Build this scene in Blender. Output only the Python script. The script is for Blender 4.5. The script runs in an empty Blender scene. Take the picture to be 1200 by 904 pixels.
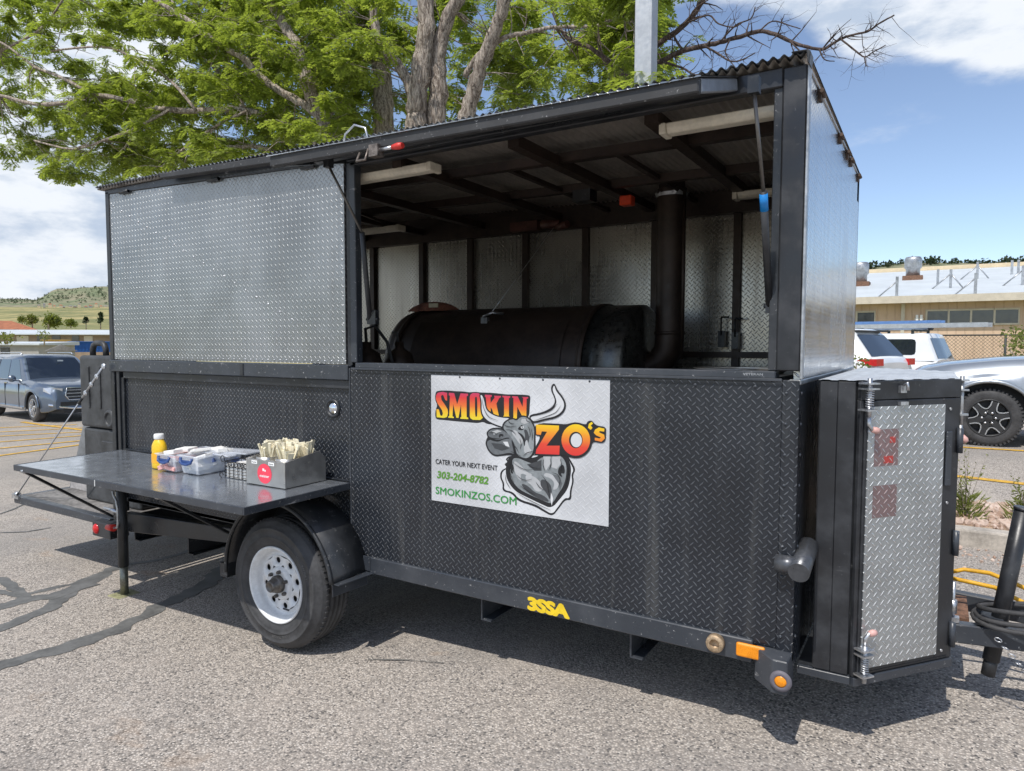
import bpy, bmesh, math, random
from mathutils import Vector, Matrix, noise
random.seed(7)
scene = bpy.context.scene
COL = scene.collection
PI = math.pi

# ------------------------------------------------------------------ camera
cam_data = bpy.data.cameras.new("camera")
cam_data.sensor_width = 36.0
cam_data.lens = 24.24
cam_data.clip_start = 0.05
cam_data.clip_end = 9000
cam = bpy.data.objects.new("camera", cam_data)
COL.objects.link(cam)
scene.camera = cam
cam.matrix_world = Matrix(((0.852277,-0.032308,0.522092,0.433192),(0.523086,0.048441,-0.850902,-2.774941),(0.002200,0.998303,0.058185,1.580000),(0.000000,0.000000,0.000000,1.000000)))
scene.render.resolution_x = 1024
scene.render.resolution_y = 771

# ------------------------------------------------------------------ colour management
scene.view_settings.view_transform = 'Standard'
scene.view_settings.look = 'None'
scene.view_settings.exposure = 0.38
scene.view_settings.gamma = 1.0
scene.view_settings.use_curve_mapping = False

# ------------------------------------------------------------------ sun + sky
SUN_DIR = Vector((0.0, 0.60, -1.0)).normalized()      # direction the light travels
sun_el = math.asin(-SUN_DIR.z)
to_sun = -SUN_DIR
sun_az = math.atan2(to_sun.x, to_sun.y)                  # clockwise from +Y
sl = bpy.data.lights.new("sun", 'SUN')
sl.energy = 3.0
sl.angle = math.radians(0.53)
sl.color = (1.0, 0.955, 0.89)
so = bpy.data.objects.new("sun", sl)
COL.objects.link(so)
so.rotation_euler = SUN_DIR.to_track_quat('-Z', 'Y').to_euler()
so.location = (0, -10, 30)

world = bpy.data.worlds.new("World")
scene.world = world
world.use_nodes = True
wt = world.node_tree
for n in list(wt.nodes): wt.nodes.remove(n)
def wn(t, **k):
    n = wt.nodes.new(t)
    for a, b in k.items(): setattr(n, a, b)
    return n
wout = wn('ShaderNodeOutputWorld'); bg = wn('ShaderNodeBackground')
sky = wn('ShaderNodeTexSky', sky_type='NISHITA')
sky.sun_disc = False
sky.sun_elevation = sun_el
sky.sun_rotation = sun_az
sky.altitude = 1900
sky.air_density = 1.0
sky.dust_density = 2.2
sky.ozone_density = 1.6
bg.inputs['Strength'].default_value = 0.14
tc = wn('ShaderNodeTexCoord')
def vdot(vec, c):
    n = wn('ShaderNodeVectorMath', operation='DOT_PRODUCT')
    wt.links.new(vec, n.inputs[0]); n.inputs[1].default_value = c
    return n.outputs['Value']
def wmath(op, a, b=None, clamp=False):
    n = wn('ShaderNodeMath', operation=op); n.use_clamp = clamp
    for i, v in enumerate((a, b)):
        if v is None: continue
        if isinstance(v, (int, float)): n.inputs[i].default_value = v
        else: wt.links.new(v, n.inputs[i])
    return n.outputs[0]
def wrange(v, a, b, c=0.0, d=1.0):
    n = wn('ShaderNodeMapRange', interpolation_type='SMOOTHSTEP')
    wt.links.new(v, n.inputs[0])
    for i, x in enumerate((a, b, c, d)): n.inputs[i+1].default_value = x
    return n.outputs[0]
mp = wn('ShaderNodeMapping'); mp.inputs['Scale'].default_value = (1.0, 1.0, 2.6)
wt.links.new(tc.outputs['Generated'], mp.inputs[0])
nz = wn('ShaderNodeTexNoise'); nz.inputs['Scale'].default_value = 2.3; nz.inputs['Detail'].default_value = 9.0
nz.inputs['Roughness'].default_value = 0.52; nz.inputs['Distortion'].default_value = 0.25
wt.links.new(mp.outputs[0], nz.inputs['Vector'])
nz2 = wn('ShaderNodeTexNoise'); nz2.inputs['Scale'].default_value = 7.0; nz2.inputs['Detail'].default_value = 7.0
nz2.inputs['Roughness'].default_value = 0.6
wt.links.new(mp.outputs[0], nz2.inputs['Vector'])
base = wmath('MULTIPLY', wrange(nz.outputs['Fac'], 0.66, 0.84), 0.4)
d = tc.outputs['Generated']
# the cloud banks of the day: (direction, cos start, cos full, weight)
tot = None
for c, a, b, w in [((-0.906,0.372,0.205),0.9563,0.9903,1.0),((-0.949,0.212,0.232),0.8988,0.9781,1.1),((-0.008,0.843,0.538),0.9681,0.9877,1.5),((0.139,0.858,0.495),0.9659,0.9877,1.3),((-0.195,0.786,0.587),0.9703,0.9925,1.2),((-0.564,0.488,0.666),0.9397,0.9903,1.0),((0.5,-0.8,0.33),0.9135,0.9848,1.0),((-0.7,-0.6,0.4),0.8988,0.9848,1.0),((0.85,-0.1,0.5),0.9397,0.9903,0.9),((0.0,-0.6,0.8),0.9272,0.9903,0.5)]:
    v = wmath('MULTIPLY', wrange(vdot(d, c), a, b), w)
    tot = v if tot is None else wmath('ADD', tot, v)
edge = wmath('MULTIPLY', wmath('SUBTRACT', nz.outputs['Fac'], 0.5), 1.7)
edge2 = wmath('MULTIPLY', wmath('SUBTRACT', nz2.outputs['Fac'], 0.5), 1.1)
bank = wrange(wmath('ADD', wmath('ADD', tot, edge), edge2), 0.32, 0.85)
mask = wmath('MAXIMUM', base, bank, True)
skyhue = wn('ShaderNodeHueSaturation'); skyhue.inputs['Saturation'].default_value = 0.92; skyhue.inputs['Value'].default_value = 1.0
wt.links.new(sky.outputs[0], skyhue.inputs['Color'])
ccol = wn('ShaderNodeMix', data_type='RGBA')
ccol.inputs[6].default_value = (2.9, 3.45, 4.3, 1); ccol.inputs[7].default_value = (5.0, 5.25, 5.6, 1)
wt.links.new(wrange(nz2.outputs['Fac'], 0.36, 0.60), ccol.inputs[0])
mixs = wn('ShaderNodeMix', data_type='RGBA')
wt.links.new(mask, mixs.inputs[0]); wt.links.new(skyhue.outputs[0], mixs.inputs[6]); wt.links.new(ccol.outputs[2], mixs.inputs[7])
wt.links.new(mixs.outputs[2], bg.inputs['Color'])
wt.links.new(bg.outputs[0], wout.inputs[0])

# ------------------------------------------------------------------ materials
MATS = {}
class NT:
    def __init__(s, name):
        m = bpy.data.materials.new(name); m.use_nodes = True
        s.m = m; s.t = m.node_tree
        s.b = s.t.nodes['Principled BSDF']; s.out = s.t.nodes['Material Output']
    def n(s, t, **k):
        x = s.t.nodes.new(t)
        for a, b in k.items(): setattr(x, a, b)
        return x
    def l(s, a, b): s.t.links.new(a, b)
    def math(s, op, a, b=None, c=None, clamp=False):
        x = s.n('ShaderNodeMath', operation=op); x.use_clamp = clamp
        for i, v in enumerate((a, b, c)):
            if v is None: continue
            if isinstance(v, (int, float)): x.inputs[i].default_value = v
            else: s.l(v, x.inputs[i])
        return x.outputs[0]
    def mix(s, f, a, b):
        x = s.n('ShaderNodeMix', data_type='RGBA')
        for i, v in ((0, f), (6, a), (7, b)):
            if isinstance(v, (int, float)): x.inputs[i].default_value = v
            elif isinstance(v, tuple): x.inputs[i].default_value = v if len(v) == 4 else v + (1,)
            else: s.l(v, x.inputs[i])
        return x.outputs[2]
    def rng(s, v, a, b, c=0.0, d=1.0, smooth=True):
        x = s.n('ShaderNodeMapRange'); x.interpolation_type = 'SMOOTHSTEP' if smooth else 'LINEAR'
        s.l(v, x.inputs[0])
        for i, q in enumerate((a, b, c, d)): x.inputs[i+1].default_value = q
        return x.outputs[0]
    def coord(s, kind='Object', scale=None):
        c = s.n('ShaderNodeTexCoord').outputs[kind]
        if scale:
            mpn = s.n('ShaderNodeMapping'); mpn.inputs['Scale'].default_value = scale
            s.l(c, mpn.inputs[0]); c = mpn.outputs[0]
        return c
    def noise(s, vec, scale, detail=3, rough=.5, out='Fac'):
        x = s.n('ShaderNodeTexNoise'); s.l(vec, x.inputs['Vector'])
        x.inputs['Scale'].default_value = scale; x.inputs['Detail'].default_value = detail; x.inputs['Roughness'].default_value = rough
        return x.outputs[out]
    def vor(s, vec, scale, out='Distance', feature='F1'):
        x = s.n('ShaderNodeTexVoronoi', feature=feature); s.l(vec, x.inputs['Vector']); x.inputs['Scale'].default_value = scale
        return x.outputs[out]
    def bump(s, h, strength=.3, dist=.01):
        x = s.n('ShaderNodeBump'); x.inputs['Strength'].default_value = strength; x.inputs['Distance'].default_value = dist
        s.l(h, x.inputs['Height']); s.l(x.outputs[0], s.b.inputs['Normal'])
        return x
    def set(s, **k):
        for a, v in k.items():
            i = s.b.inputs[{'col': 'Base Color', 'rough': 'Roughness', 'metal': 'Metallic', 'spec': 'Specular IOR Level', 'coat': 'Coat Weight', 'coatr': 'Coat Roughness', 'alpha': 'Alpha', 'trans': 'Transmission Weight', 'ior': 'IOR'}[a]]
            if isinstance(v, tuple): i.default_value = v if len(v) == 4 else v + (1,)
            elif isinstance(v, (int, float)): i.default_value = v
            else: s.l(v, i)

def plain(name, col, rough=.5, metal=0., var=.12, nscale=6., spec=.5, bumps=0., bscale=80., coat=0.):
    """a surface of one material with a little wear: mottled colour, uneven gloss"""
    m = NT(name)
    c = m.coord()
    n1 = m.noise(c, nscale, 5, .6); n2 = m.noise(c, nscale*7, 3, .6)
    f = m.math('ADD', m.math('MULTIPLY', n1, .6), m.math('MULTIPLY', n2, .4))
    lo = tuple(x*(1-var*1.6) for x in col); hi = tuple(min(1, x*(1+var*1.6)) for x in col)
    m.set(col=m.mix(m.rng(f, .3, .7), lo, hi), rough=m.rng(n2, .25, .75, max(.02, rough-.08), min(1, rough+.1)), metal=metal, spec=spec, coat=coat)
    if bumps: m.bump(m.noise(c, bscale, 3), bumps, .002)
    MATS[name] = m.m
    return m.m

def diamond(name, col, lugcol, metal, rough, lugrough, pitch=.0363, bs=1.0, streak=.3, dirt=(.2, .18, .15), lug_w=.085, stain=.0):
    """diamond plate: lens-shaped lugs at +-45 degrees in a checkerboard, real relief by bump"""
    m = NT(name)
    uv = m.n('ShaderNodeUVMap').outputs[0]
    sc = m.n('ShaderNodeVectorMath', operation='SCALE'); m.l(uv, sc.inputs[0]); sc.inputs['Scale'].default_value = 1/pitch
    sp = m.n('ShaderNodeSeparateXYZ'); m.l(sc.outputs[0], sp.inputs[0])
    u, v = sp.outputs[0], sp.outputs[1]
    def lug(off, sg):
        lu = m.math('SUBTRACT', m.math('FRACT', m.math('ADD', u, off)), .5); lv = m.math('SUBTRACT', m.math('FRACT', m.math('ADD', v, off)), .5)
        a = m.math('MULTIPLY', m.math('ADD', lu, m.math('MULTIPLY', lv, sg)), .7071); b = m.math('MULTIPLY', m.math('SUBTRACT', lu, m.math('MULTIPLY', lv, sg)), .7071)
        bend = m.math('MULTIPLY', m.math('MULTIPLY', a, a), .22)
        b = m.math('ADD', b, bend)
        A2 = m.math('POWER', m.math('ABSOLUTE', m.math('DIVIDE', a, .40)), 2.2)
        B2 = m.math('POWER', m.math('ABSOLUTE', m.math('DIVIDE', b, lug_w)), 2.0)
        return m.math('SUBTRACT', 1.0, m.math('ADD', A2, B2))
    dd = m.math('MAXIMUM', lug(0.0, -1.0), lug(0.5, 1.0))
    h = m.math('SQRT', m.math('MAXIMUM', dd, 0.0))
    top = m.rng(dd, .15, .7)
    oc = m.coord()
    n1 = m.noise(oc, 1.6, 5, .6); n2 = m.noise(oc, 45, 3, .6)
    st = m.noise(m.coord(scale=(9, 9, .55)), 1.6, 6, .62)        # vertical run marks
    sf = m.rng(st, .5, .78, 0, streak)
    basec = m.mix(m.rng(n1, .3, .7), tuple(x*.8 for x in col), tuple(x*1.2 for x in col))
    basec = m.mix(sf, basec, dirt)
    wear = m.math('MULTIPLY', top, m.rng(m.math('ADD', n1, m.math('MULTIPLY', n2, .3)), .45, .8, .35, 1.))
    c = m.mix(wear, basec, lugcol)
    if stain:
        sp2 = m.rng(m.vor(oc, 34), .0, .05, stain, 0)
        c = m.mix(sp2, c, (.55, .55, .52))
    r = m.math('ADD', m.math('MULTIPLY', top, lugrough-rough), m.rng(m.math('ADD', m.math('MULTIPLY', n1, .6), m.math('MULTIPLY', st, .4)), .3, .7, rough-.07, rough+.12))
    m.set(col=c, metal=metal, rough=r)
    big = m.math('MULTIPLY', m.noise(oc, 2.2, 2), .006)       # oil-canning of the thin sheet
    hh = m.math('ADD', m.math('MULTIPLY', h, .0025), m.math('ADD', big, m.math('MULTIPLY', n2, .00008)))
    bp = m.n('ShaderNodeBump'); bp.inputs['Strength'].default_value = bs; bp.inputs['Distance'].default_value = 1.0
    if 'Filter Width' in bp.inputs: bp.inputs['Filter Width'].default_value = .12
    m.l(hh, bp.inputs['Height']); m.l(bp.outputs[0], m.b.inputs['Normal'])
    MATS[name] = m.m
    return m.m

def paint_black(name, col=(.016, .018, .021), rough=.34, chips=.5, seed=0):
    m = NT(name); c = m.coord()
    n1 = m.noise(c, 3+seed, 6, .65); n2 = m.noise(c, 60, 4, .7); v = m.noise(m.coord(scale=(3, 3, 14)), 9, 4, .7)
    dust = m.rng(n1, .42, .75, 0, .35)
    cc = m.mix(dust, col, (.105, .11, .12))
    chip = m.math('MULTIPLY', m.math('MAXIMUM', m.rng(n2, .64, .70), m.rng(m.noise(m.coord(scale=(1, 1, 2.5)), 5+seed, 6, .75), .62, .68, 0, .55)), chips)
    cc = m.mix(chip, cc, (.42, .42, .42))
    cc = m.mix(m.rng(v, .66, .74, 0, .3*chips), cc, (.3, .3, .32))
    m.set(col=cc, rough=m.rng(n1, .3, .7, rough-.1, rough+.18))
    m.bump(n2, .12, .002)
    MATS[name] = m.m
    return m.m

black = paint_black('black_frame_paint')
black2 = paint_black('black_paint_clean', (.018, .019, .022), .38, .12, 2)
railp = paint_black('chipped_rail_paint', (.036, .042, .052), .34, 1., 1)
soot = plain('sooty_steel', (.038, .025, .019), .48, .3, .3, 5)
silver_plate = diamond('bright_diamond_plate', (.36, .37, .375), (.44, .45, .46), .95, .34, .50, streak=.15, bs=1., lug_w=.10)
front_plate = diamond('polished_diamond_plate', (.46, .48, .50), (.56, .57, .59), .97, .18, .20, lug_w=.11, streak=.25, bs=1.0, dirt=(.45, .45, .43))
black_plate = diamond('black_diamond_plate', (.017, .020, .026), (.10, .107, .118), .0, .25, .24, lug_w=.095, streak=.50, bs=1.0, dirt=(.10, .10, .097), stain=.2)
door_plate = diamond('toolbox_diamond_plate', (.44, .46, .47), (.75, .76, .77), .80, .34, .20, bs=1.0, streak=.35, dirt=(.36, .36, .31))
inner_plate = diamond('inner_diamond_plate', (.36, .335, .30), (.30, .28, .25), .85, .26, .22, bs=.6, streak=.5, dirt=(.15, .13, .11))
galv = plain('galvanised_sheet', (.42, .43, .44), .42, .8, .25, 4)
corr_in = plain('weathered_corrugated_sheet', (.64, .59, .53), .36, .7, .12, 3)
corr_out = plain('roof_sheet_grey', (.23, .24, .25), .55, .6, .3, 4)
zinc = plain('zinc_hardware', (.55, .56, .58), .35, .9, .2, 20)
rusty = plain('rusty_iron', (.20, .11, .07), .8, .2, .45, 30)
stainless = plain('brushed_stainless', (.50, .49, .47), .34, .9, .04, 3)
table_top = plain('smooth_grey_steel_top', (.42, .45, .49), .20, .75, .08, 2)
wheel_white = plain('white_steel_wheel', (.72, .73, .74), .38, 0, .08, 12)
rubber = plain('tyre_rubber', (.048, .048, .050), .70, 0, .3, 9, bumps=.3, bscale=60)
hubgrey = plain('greasy_hub', (.14, .13, .12), .45, .7, .3, 40)
brass = plain('brass_fitting', (.42, .31, .20), .55, .5, .35, 60)
red_lens = plain('red_lens', (.55, .012, .015), .18, 0, .1, 20)
amber = plain('amber_lens', (.85, .28, .01), .28, 0, .1, 40)
red_plastic = plain('red_plastic', (.62, .04, .03), .4, 0, .1, 10)
white_plastic = plain('white_plastic', (.8, .8, .78), .35, 0, .06, 10)
tube_housing = plain('fluorescent_fixture_plastic', (.74, .68, .55), .35, 0, .1, 6)
yellow_hose = plain('yellow_hose_rubber', (.75, .40, .02), .5, 0, .15, 20)
blackplast = plain('black_moulded_plastic', (.045, .047, .05), .5, 0, .35, 6, bumps=.2, bscale=50)
greypanel = plain('grey_sheet_panel', (.22, .23, .24), .5, .3, .2, 4)
mustard = plain('mustard_yellow', (.86, .54, .02), .3, 0, .06, 10)
blueh = plain('blue_handle_plastic', (.03, .07, .22), .35, 0, .1, 10)
pink = plain('pink_packets', (.75, .38, .35), .6, 0, .25, 40)
napkin = plain('white_paper', (.80, .79, .76), .8, 0, .06, 30)
bluepack = plain('blue_printed_packets', (.10, .15, .33), .5, 0, .4, 30)
cream = plain('cream_wrapped_cutlery', (.86, .77, .58), .55, 0, .14, 20)
redstick = plain('red_round_sticker', (.82, .06, .10), .4, 0, .05, 20)
blue_label = plain('blue_label', (.01, .22, .62), .4, 0, .05, 20)
conc = plain('kerb_concrete', (.42, .38, .33), .9, 0, .2, 7, bumps=.4, bscale=40)
yellowpaint = plain('yellow_marking_paint', (.62, .36, .045), .75, 0, .22, 10)
yellowletter = plain('yellow_letter_paint', (.80, .56, .02), .45, 0, .1, 30)
steelpole = plain('galvanised_light_pole', (.46, .48, .50), .5, .4, .1, 3)
ink = plain('ink_black', (.012, .012, .014), .5, 0, .05, 30)
whitevinyl = NT('white_vinyl_on_plate')
def _vinyl():
    m = whitevinyl; c = m.coord()
    n1 = m.noise(c, 3, 5, .6); n2 = m.noise(m.coord(scale=(10, 10, 1)), 2.5, 5, .6)
    col = m.mix(m.rng(n1, .3, .7), (.56, .57, .59), (.66, .67, .68))
    col = m.mix(m.rng(n2, .6, .8, 0, .25), col, (.42, .41, .39))
    m.set(col=col, rough=.42)
    MATS['white_vinyl_on_plate'] = m.m
_vinyl()
whitevinyl = whitevinyl.m
plate_vinyl = diamond('vinyl_over_plate', (.54, .55, .57), (.58, .59, .60), .0, .42, .38, bs=.35, streak=.22, dirt=(.40, .39, .37))
greens = plain('green_print', (.03, .26, .05), .5, 0, .05, 30)
olive = plain('phone_green_print', (.10, .27, .03), .5, 0, .05, 30)
g_light = plain('print_light_grey', (.42, .43, .44), .5, 0, .05, 30)
g_grey = plain('print_grey', (.22, .24, .25), .5, 0, .15, 12)
g_mid = plain('print_mid_grey', (.13, .14, .15), .5, 0, .15, 12)
g_dark = plain('print_dark_grey', (.05, .053, .058), .5, 0, .1, 12)
def gradient(name, stops):
    m = NT(name)
    g = m.coord('Generated'); s = m.n('ShaderNodeSeparateXYZ'); m.l(g, s.inputs[0])
    r = m.n('ShaderNodeValToRGB'); m.l(s.outputs[2], r.inputs[0])
    while len(r.color_ramp.elements) < len(stops): r.color_ramp.elements.new(.5)
    for e, (p, c) in zip(r.color_ramp.elements, stops): e.position = p; e.color = c + (1,)
    m.set(col=r.outputs[0], rough=.5); MATS[name] = m.m
    return m.m
fire = gradient('flame_print', [(0.0, (.72, .62, .03)), (.25, (.78, .45, .02)), (.5, (.72, .16, .03)), (.8, (.62, .04, .04)), (1., (.50, .04, .12))])
sunset = gradient('sunset_print', [(0.0, (.62, .03, .03)), (.3, (.68, .06, .03)), (.6, (.78, .28, .02)), (.85, (.80, .52, .01)), (1., (.80, .58, .01))])

def asphalt_mat():
    m = NT('aged_asphalt'); c = m.coord()
    v = m.n('ShaderNodeTexVoronoi'); m.l(c, v.inputs['Vector']); v.inputs['Scale'].default_value = 100
    hs = m.n('ShaderNodeSeparateColor'); m.l(v.outputs['Color'], hs.inputs[0])
    n0 = m.noise(c, .35, 6, .6); n1 = m.noise(c, 2.2, 6, .65); n2 = m.noise(c, 30, 4, .7); n3 = m.noise(c, 160, 2, .6)
    base = m.mix(m.rng(hs.outputs[0], .1, .95), (.31, .275, .24), (.66, .585, .505))
    base = m.mix(m.rng(hs.outputs[1], .80, .9), base, (.68, .62, .55))
    base = m.mix(m.rng(hs.outputs[2], .86, .95), base, (.10, .095, .09))
    base = m.mix(m.rng(v.outputs['Distance'], .25, .62, 0, .6), base, (.19, .175, .16))
    base = m.mix(m.rng(n2, .55, .75, 0, .4), base, (.19, .175, .16))
    base = m.mix(m.rng(n1, .45, .75, 0, .35), base, (.48, .42, .365))
    base = m.mix(m.rng(n0, .44, .64, 0, .5), base, (.25, .235, .22))
    base = m.mix(m.rng(m.noise(m.coord(scale=(1.6, .5, 1)), 1.1, 5, .6), .55, .7, 0, .3), base, (.52, .46, .40))
    base = m.mix(m.rng(m.noise(c, 9, 5, .7), .56, .72, 0, .30), base, (.17, .155, .14))
    base = m.mix(m.rng(m.vor(c, .8), .03, .16, .28, 0), base, (.12, .11, .105))
    stain = m.rng(m.noise(m.coord(scale=(1, 1.6, 1)), 1.3, 4, .6), .64, .74, 0, .4)
    base = m.mix(stain, base, (.42, .29, .19))
    m.set(col=base, rough=.92, spec=.25)
    h = m.math('ADD', m.math('MULTIPLY', m.rng(v.outputs['Distance'], .1, .7, 1, 0), .5), m.math('ADD', m.math('MULTIPLY', n2, .5), m.math('MULTIPLY', n3, .25)))
    m.bump(h, .75, .006)
    MATS['aged_asphalt'] = m.m
    return m.m
asphalt = asphalt_mat()
sealm = plain('crack_sealant', (.13, .13, .125), .62, 0, .25, 6, bumps=.3, bscale=30)
def land_mat():
    m = NT('dry_grassland'); c = m.coord()
    n = m.noise(c, .012, 6, .6); n2 = m.noise(c, .08, 5, .65); n3 = m.noise(c, .9, 4, .6)
    col = m.mix(m.rng(n, .4, .6), (.20, .21, .09), (.44, .37, .17))
    col = m.mix(m.rng(n2, .52, .66, 0, .8), col, (.07, .09, .04))
    col = m.mix(m.rng(n3, .4, .7, 0, .3), col, (.30, .25, .16))
    m.set(col=col, rough=1., spec=.1); MATS['dry_grassland'] = m.m
    return m.m
land = land_mat()
def hill_mat():
    m = NT('scrubby_hillside'); c = m.coord()
    n = m.noise(c, .05, 6, .6); v = m.vor(c, .07); n2 = m.noise(c, .012, 4, .6)
    col = m.mix(m.rng(n2, .35, .65), (.18, .21, .12), (.29, .26, .18))
    col = m.mix(m.rng(v, .15, .5, .8, 0), col, (.10, .13, .075))
    col = m.mix(m.rng(n, .6, .72, 0, .6), col, (.36, .31, .22))
    m.set(col=col, rough=1., spec=.05); MATS['scrubby_hillside'] = m.m
    return m.m
hillm = hill_mat()
def bark_mat(name, a, b):
    m = NT(name); c = m.coord(scale=(5, 5, .8))
    n = m.noise(c, 5, 7, .72); n2 = m.noise(m.coord(scale=(16, 16, 2.2)), 5, 5, .7)
    f = m.math('ADD', m.math('MULTIPLY', n, .5), m.math('MULTIPLY', n2, .5))
    m.set(col=m.mix(m.rng(f, .42, .6), a, b), rough=.95, spec=.15)
    m.bump(f, 1.0, .05); MATS[name] = m.m
    return m.m
bark = bark_mat('furrowed_bark', (.17, .135, .11), (.66, .57, .48))
barebark = bark_mat('dead_twig_bark', (.08, .06, .052), (.19, .145, .125))
def leaf_mat(name, col, tcol):
    m = NT(name)
    g = m.n('ShaderNodeNewGeometry'); r = g.outputs['Random Per Island']
    tr = m.n('ShaderNodeBsdfTranslucent'); ms = m.n('ShaderNodeMixShader'); ms.inputs[0].default_value = .48
    c1 = m.mix(r, tuple(x*.65 for x in col), tuple(min(1, x*1.45) for x in col))
    c2 = m.mix(r, tuple(x*.7 for x in tcol), tuple(min(1, x*1.3) for x in tcol))
    m.set(col=c1, rough=.5, spec=.35); m.l(c2, tr.inputs[0])
    m.l(m.b.outputs[0], ms.inputs[1]); m.l(tr.outputs[0], ms.inputs[2]); m.l(ms.outputs[0], m.out.inputs[0])
    MATS[name] = m.m
    return m.m
leafm = leaf_mat('locust_leaf', (.14, .18, .03), (.42, .52, .06))
shrubm = leaf_mat('shrub_leaf', (.13, .16, .035), (.28, .32, .05))
pinem = leaf_mat('evergreen_needle', (.045, .065, .03), (.05, .08, .03))
weedm = leaf_mat('weed_leaf', (.16, .19, .05), (.30, .34, .07))
def carpaint(name, col, metal=0., rough=.3):
    m = NT(name); c = m.coord()
    m.set(col=m.mix(m.rng(m.noise(c, 2, 3), .3, .7), tuple(x*.94 for x in col), tuple(min(1, x*1.05) for x in col)), metal=metal, rough=rough, coat=1.0, coatr=.06)
    MATS[name] = m.m
    return m.m
paint_silver = carpaint('silver_car_paint', (.36, .39, .42), .7, .34)
paint_white = carpaint('white_car_paint', (.74, .76, .77), 0, .35)
paint_slate = carpaint('slate_grey_car_paint', (.13, .165, .22), .6, .30)
carglass = plain('car_glass', (.018, .024, .032), .05, 0, .05, 2, spec=.9, coat=.5)
darkplast = plain('dark_trim_plastic', (.025, .026, .028), .5, 0, .1, 10)
chrome = plain('chrome', (.75, .76, .78), .12, 1., .05, 10)
alloy = plain('machined_alloy', (.62, .63, .65), .28, .9, .08, 10)
headl = plain('headlight_glass', (.55, .58, .62), .08, .3, .1, 30, coat=1.)
tan_wall = NT('tan_ribbed_siding')
def _tan():
    m = tan_wall; c = m.coord()
    s = m.n('ShaderNodeSeparateXYZ'); m.l(c, s.inputs[0])
    rib = m.rng(m.math('ABSOLUTE', m.math('SUBTRACT', m.math('FRACT', m.math('MULTIPLY', s.outputs[0], 2.4)), .5)), .40, .47)
    n = m.noise(c, .8, 5, .6)
    col = m.mix(m.rng(n, .3, .7), (.60, .43, .30), (.68, .50, .36))
    m.set(col=col, rough=.8); m.bump(rib, .8, .03); MATS['tan_ribbed_siding'] = m.m
_tan(); tan_wall = tan_wall.m
cream_wall = plain('cream_parapet', (.66, .54, .36), .85, 0, .08, 1)
white_roof = plain('white_roof_membrane', (.52, .56, .58), .6, 0, .06, .5)
trimc = plain('cream_trim', (.58, .52, .42), .6, 0, .08, 3)
winglass = plain('dark_window_glass', (.03, .035, .045), .08, 0, .2, 1, spec=.8)
redroof = plain('orange_clay_roof', (.36, .135, .065), .9, 0, .2, 1)
brownwall = plain('brown_stucco', (.28, .21, .15), .9, 0, .15, 1)
bluem = plain('blue_container_paint', (.02, .12, .42), .6, 0, .15, 1)
yelm = plain('yellow_container_paint', (.62, .40, .12), .7, 0, .15, 1)
greyshed = plain('grey_shed_wall', (.36, .35, .33), .85, 0, .1, 1)
darkroof = plain('grey_shingle_roof', (.22, .21, .20), .9, 0, .2, 2)
rockm = NT('crushed_rock')
def _rock():
    m = rockm; g = m.n('ShaderNodeNewGeometry'); r = g.outputs['Random Per Island']
    c = m.mix(r, (.34, .22, .16), (.62, .50, .42)); m.set(col=c, rough=.95); MATS['crushed_rock'] = m.m
_rock(); rockm = rockm.m
soilm = plain('bed_soil', (.36, .26, .18), .95, 0, .25, 3, bumps=.5, bscale=30)
fencem = plain('fence_wire', (.05, .055, .05), .6, .3, .2, 10)
aluminium = plain('aluminium_ladder', (.62, .64, .66), .35, .7, .1, 8)
clearplast = NT('cloudy_clear_plastic')
def _cp():
    m = clearplast; m.set(col=(.78, .82, .88), rough=.22, alpha=.38, spec=.6); MATS['cloudy_clear_plastic'] = m.m
_cp(); clearplast = clearplast.m
bottlep = plain('clear_film', (.7, .74, .8), .2, 0, .05, 10)

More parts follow.
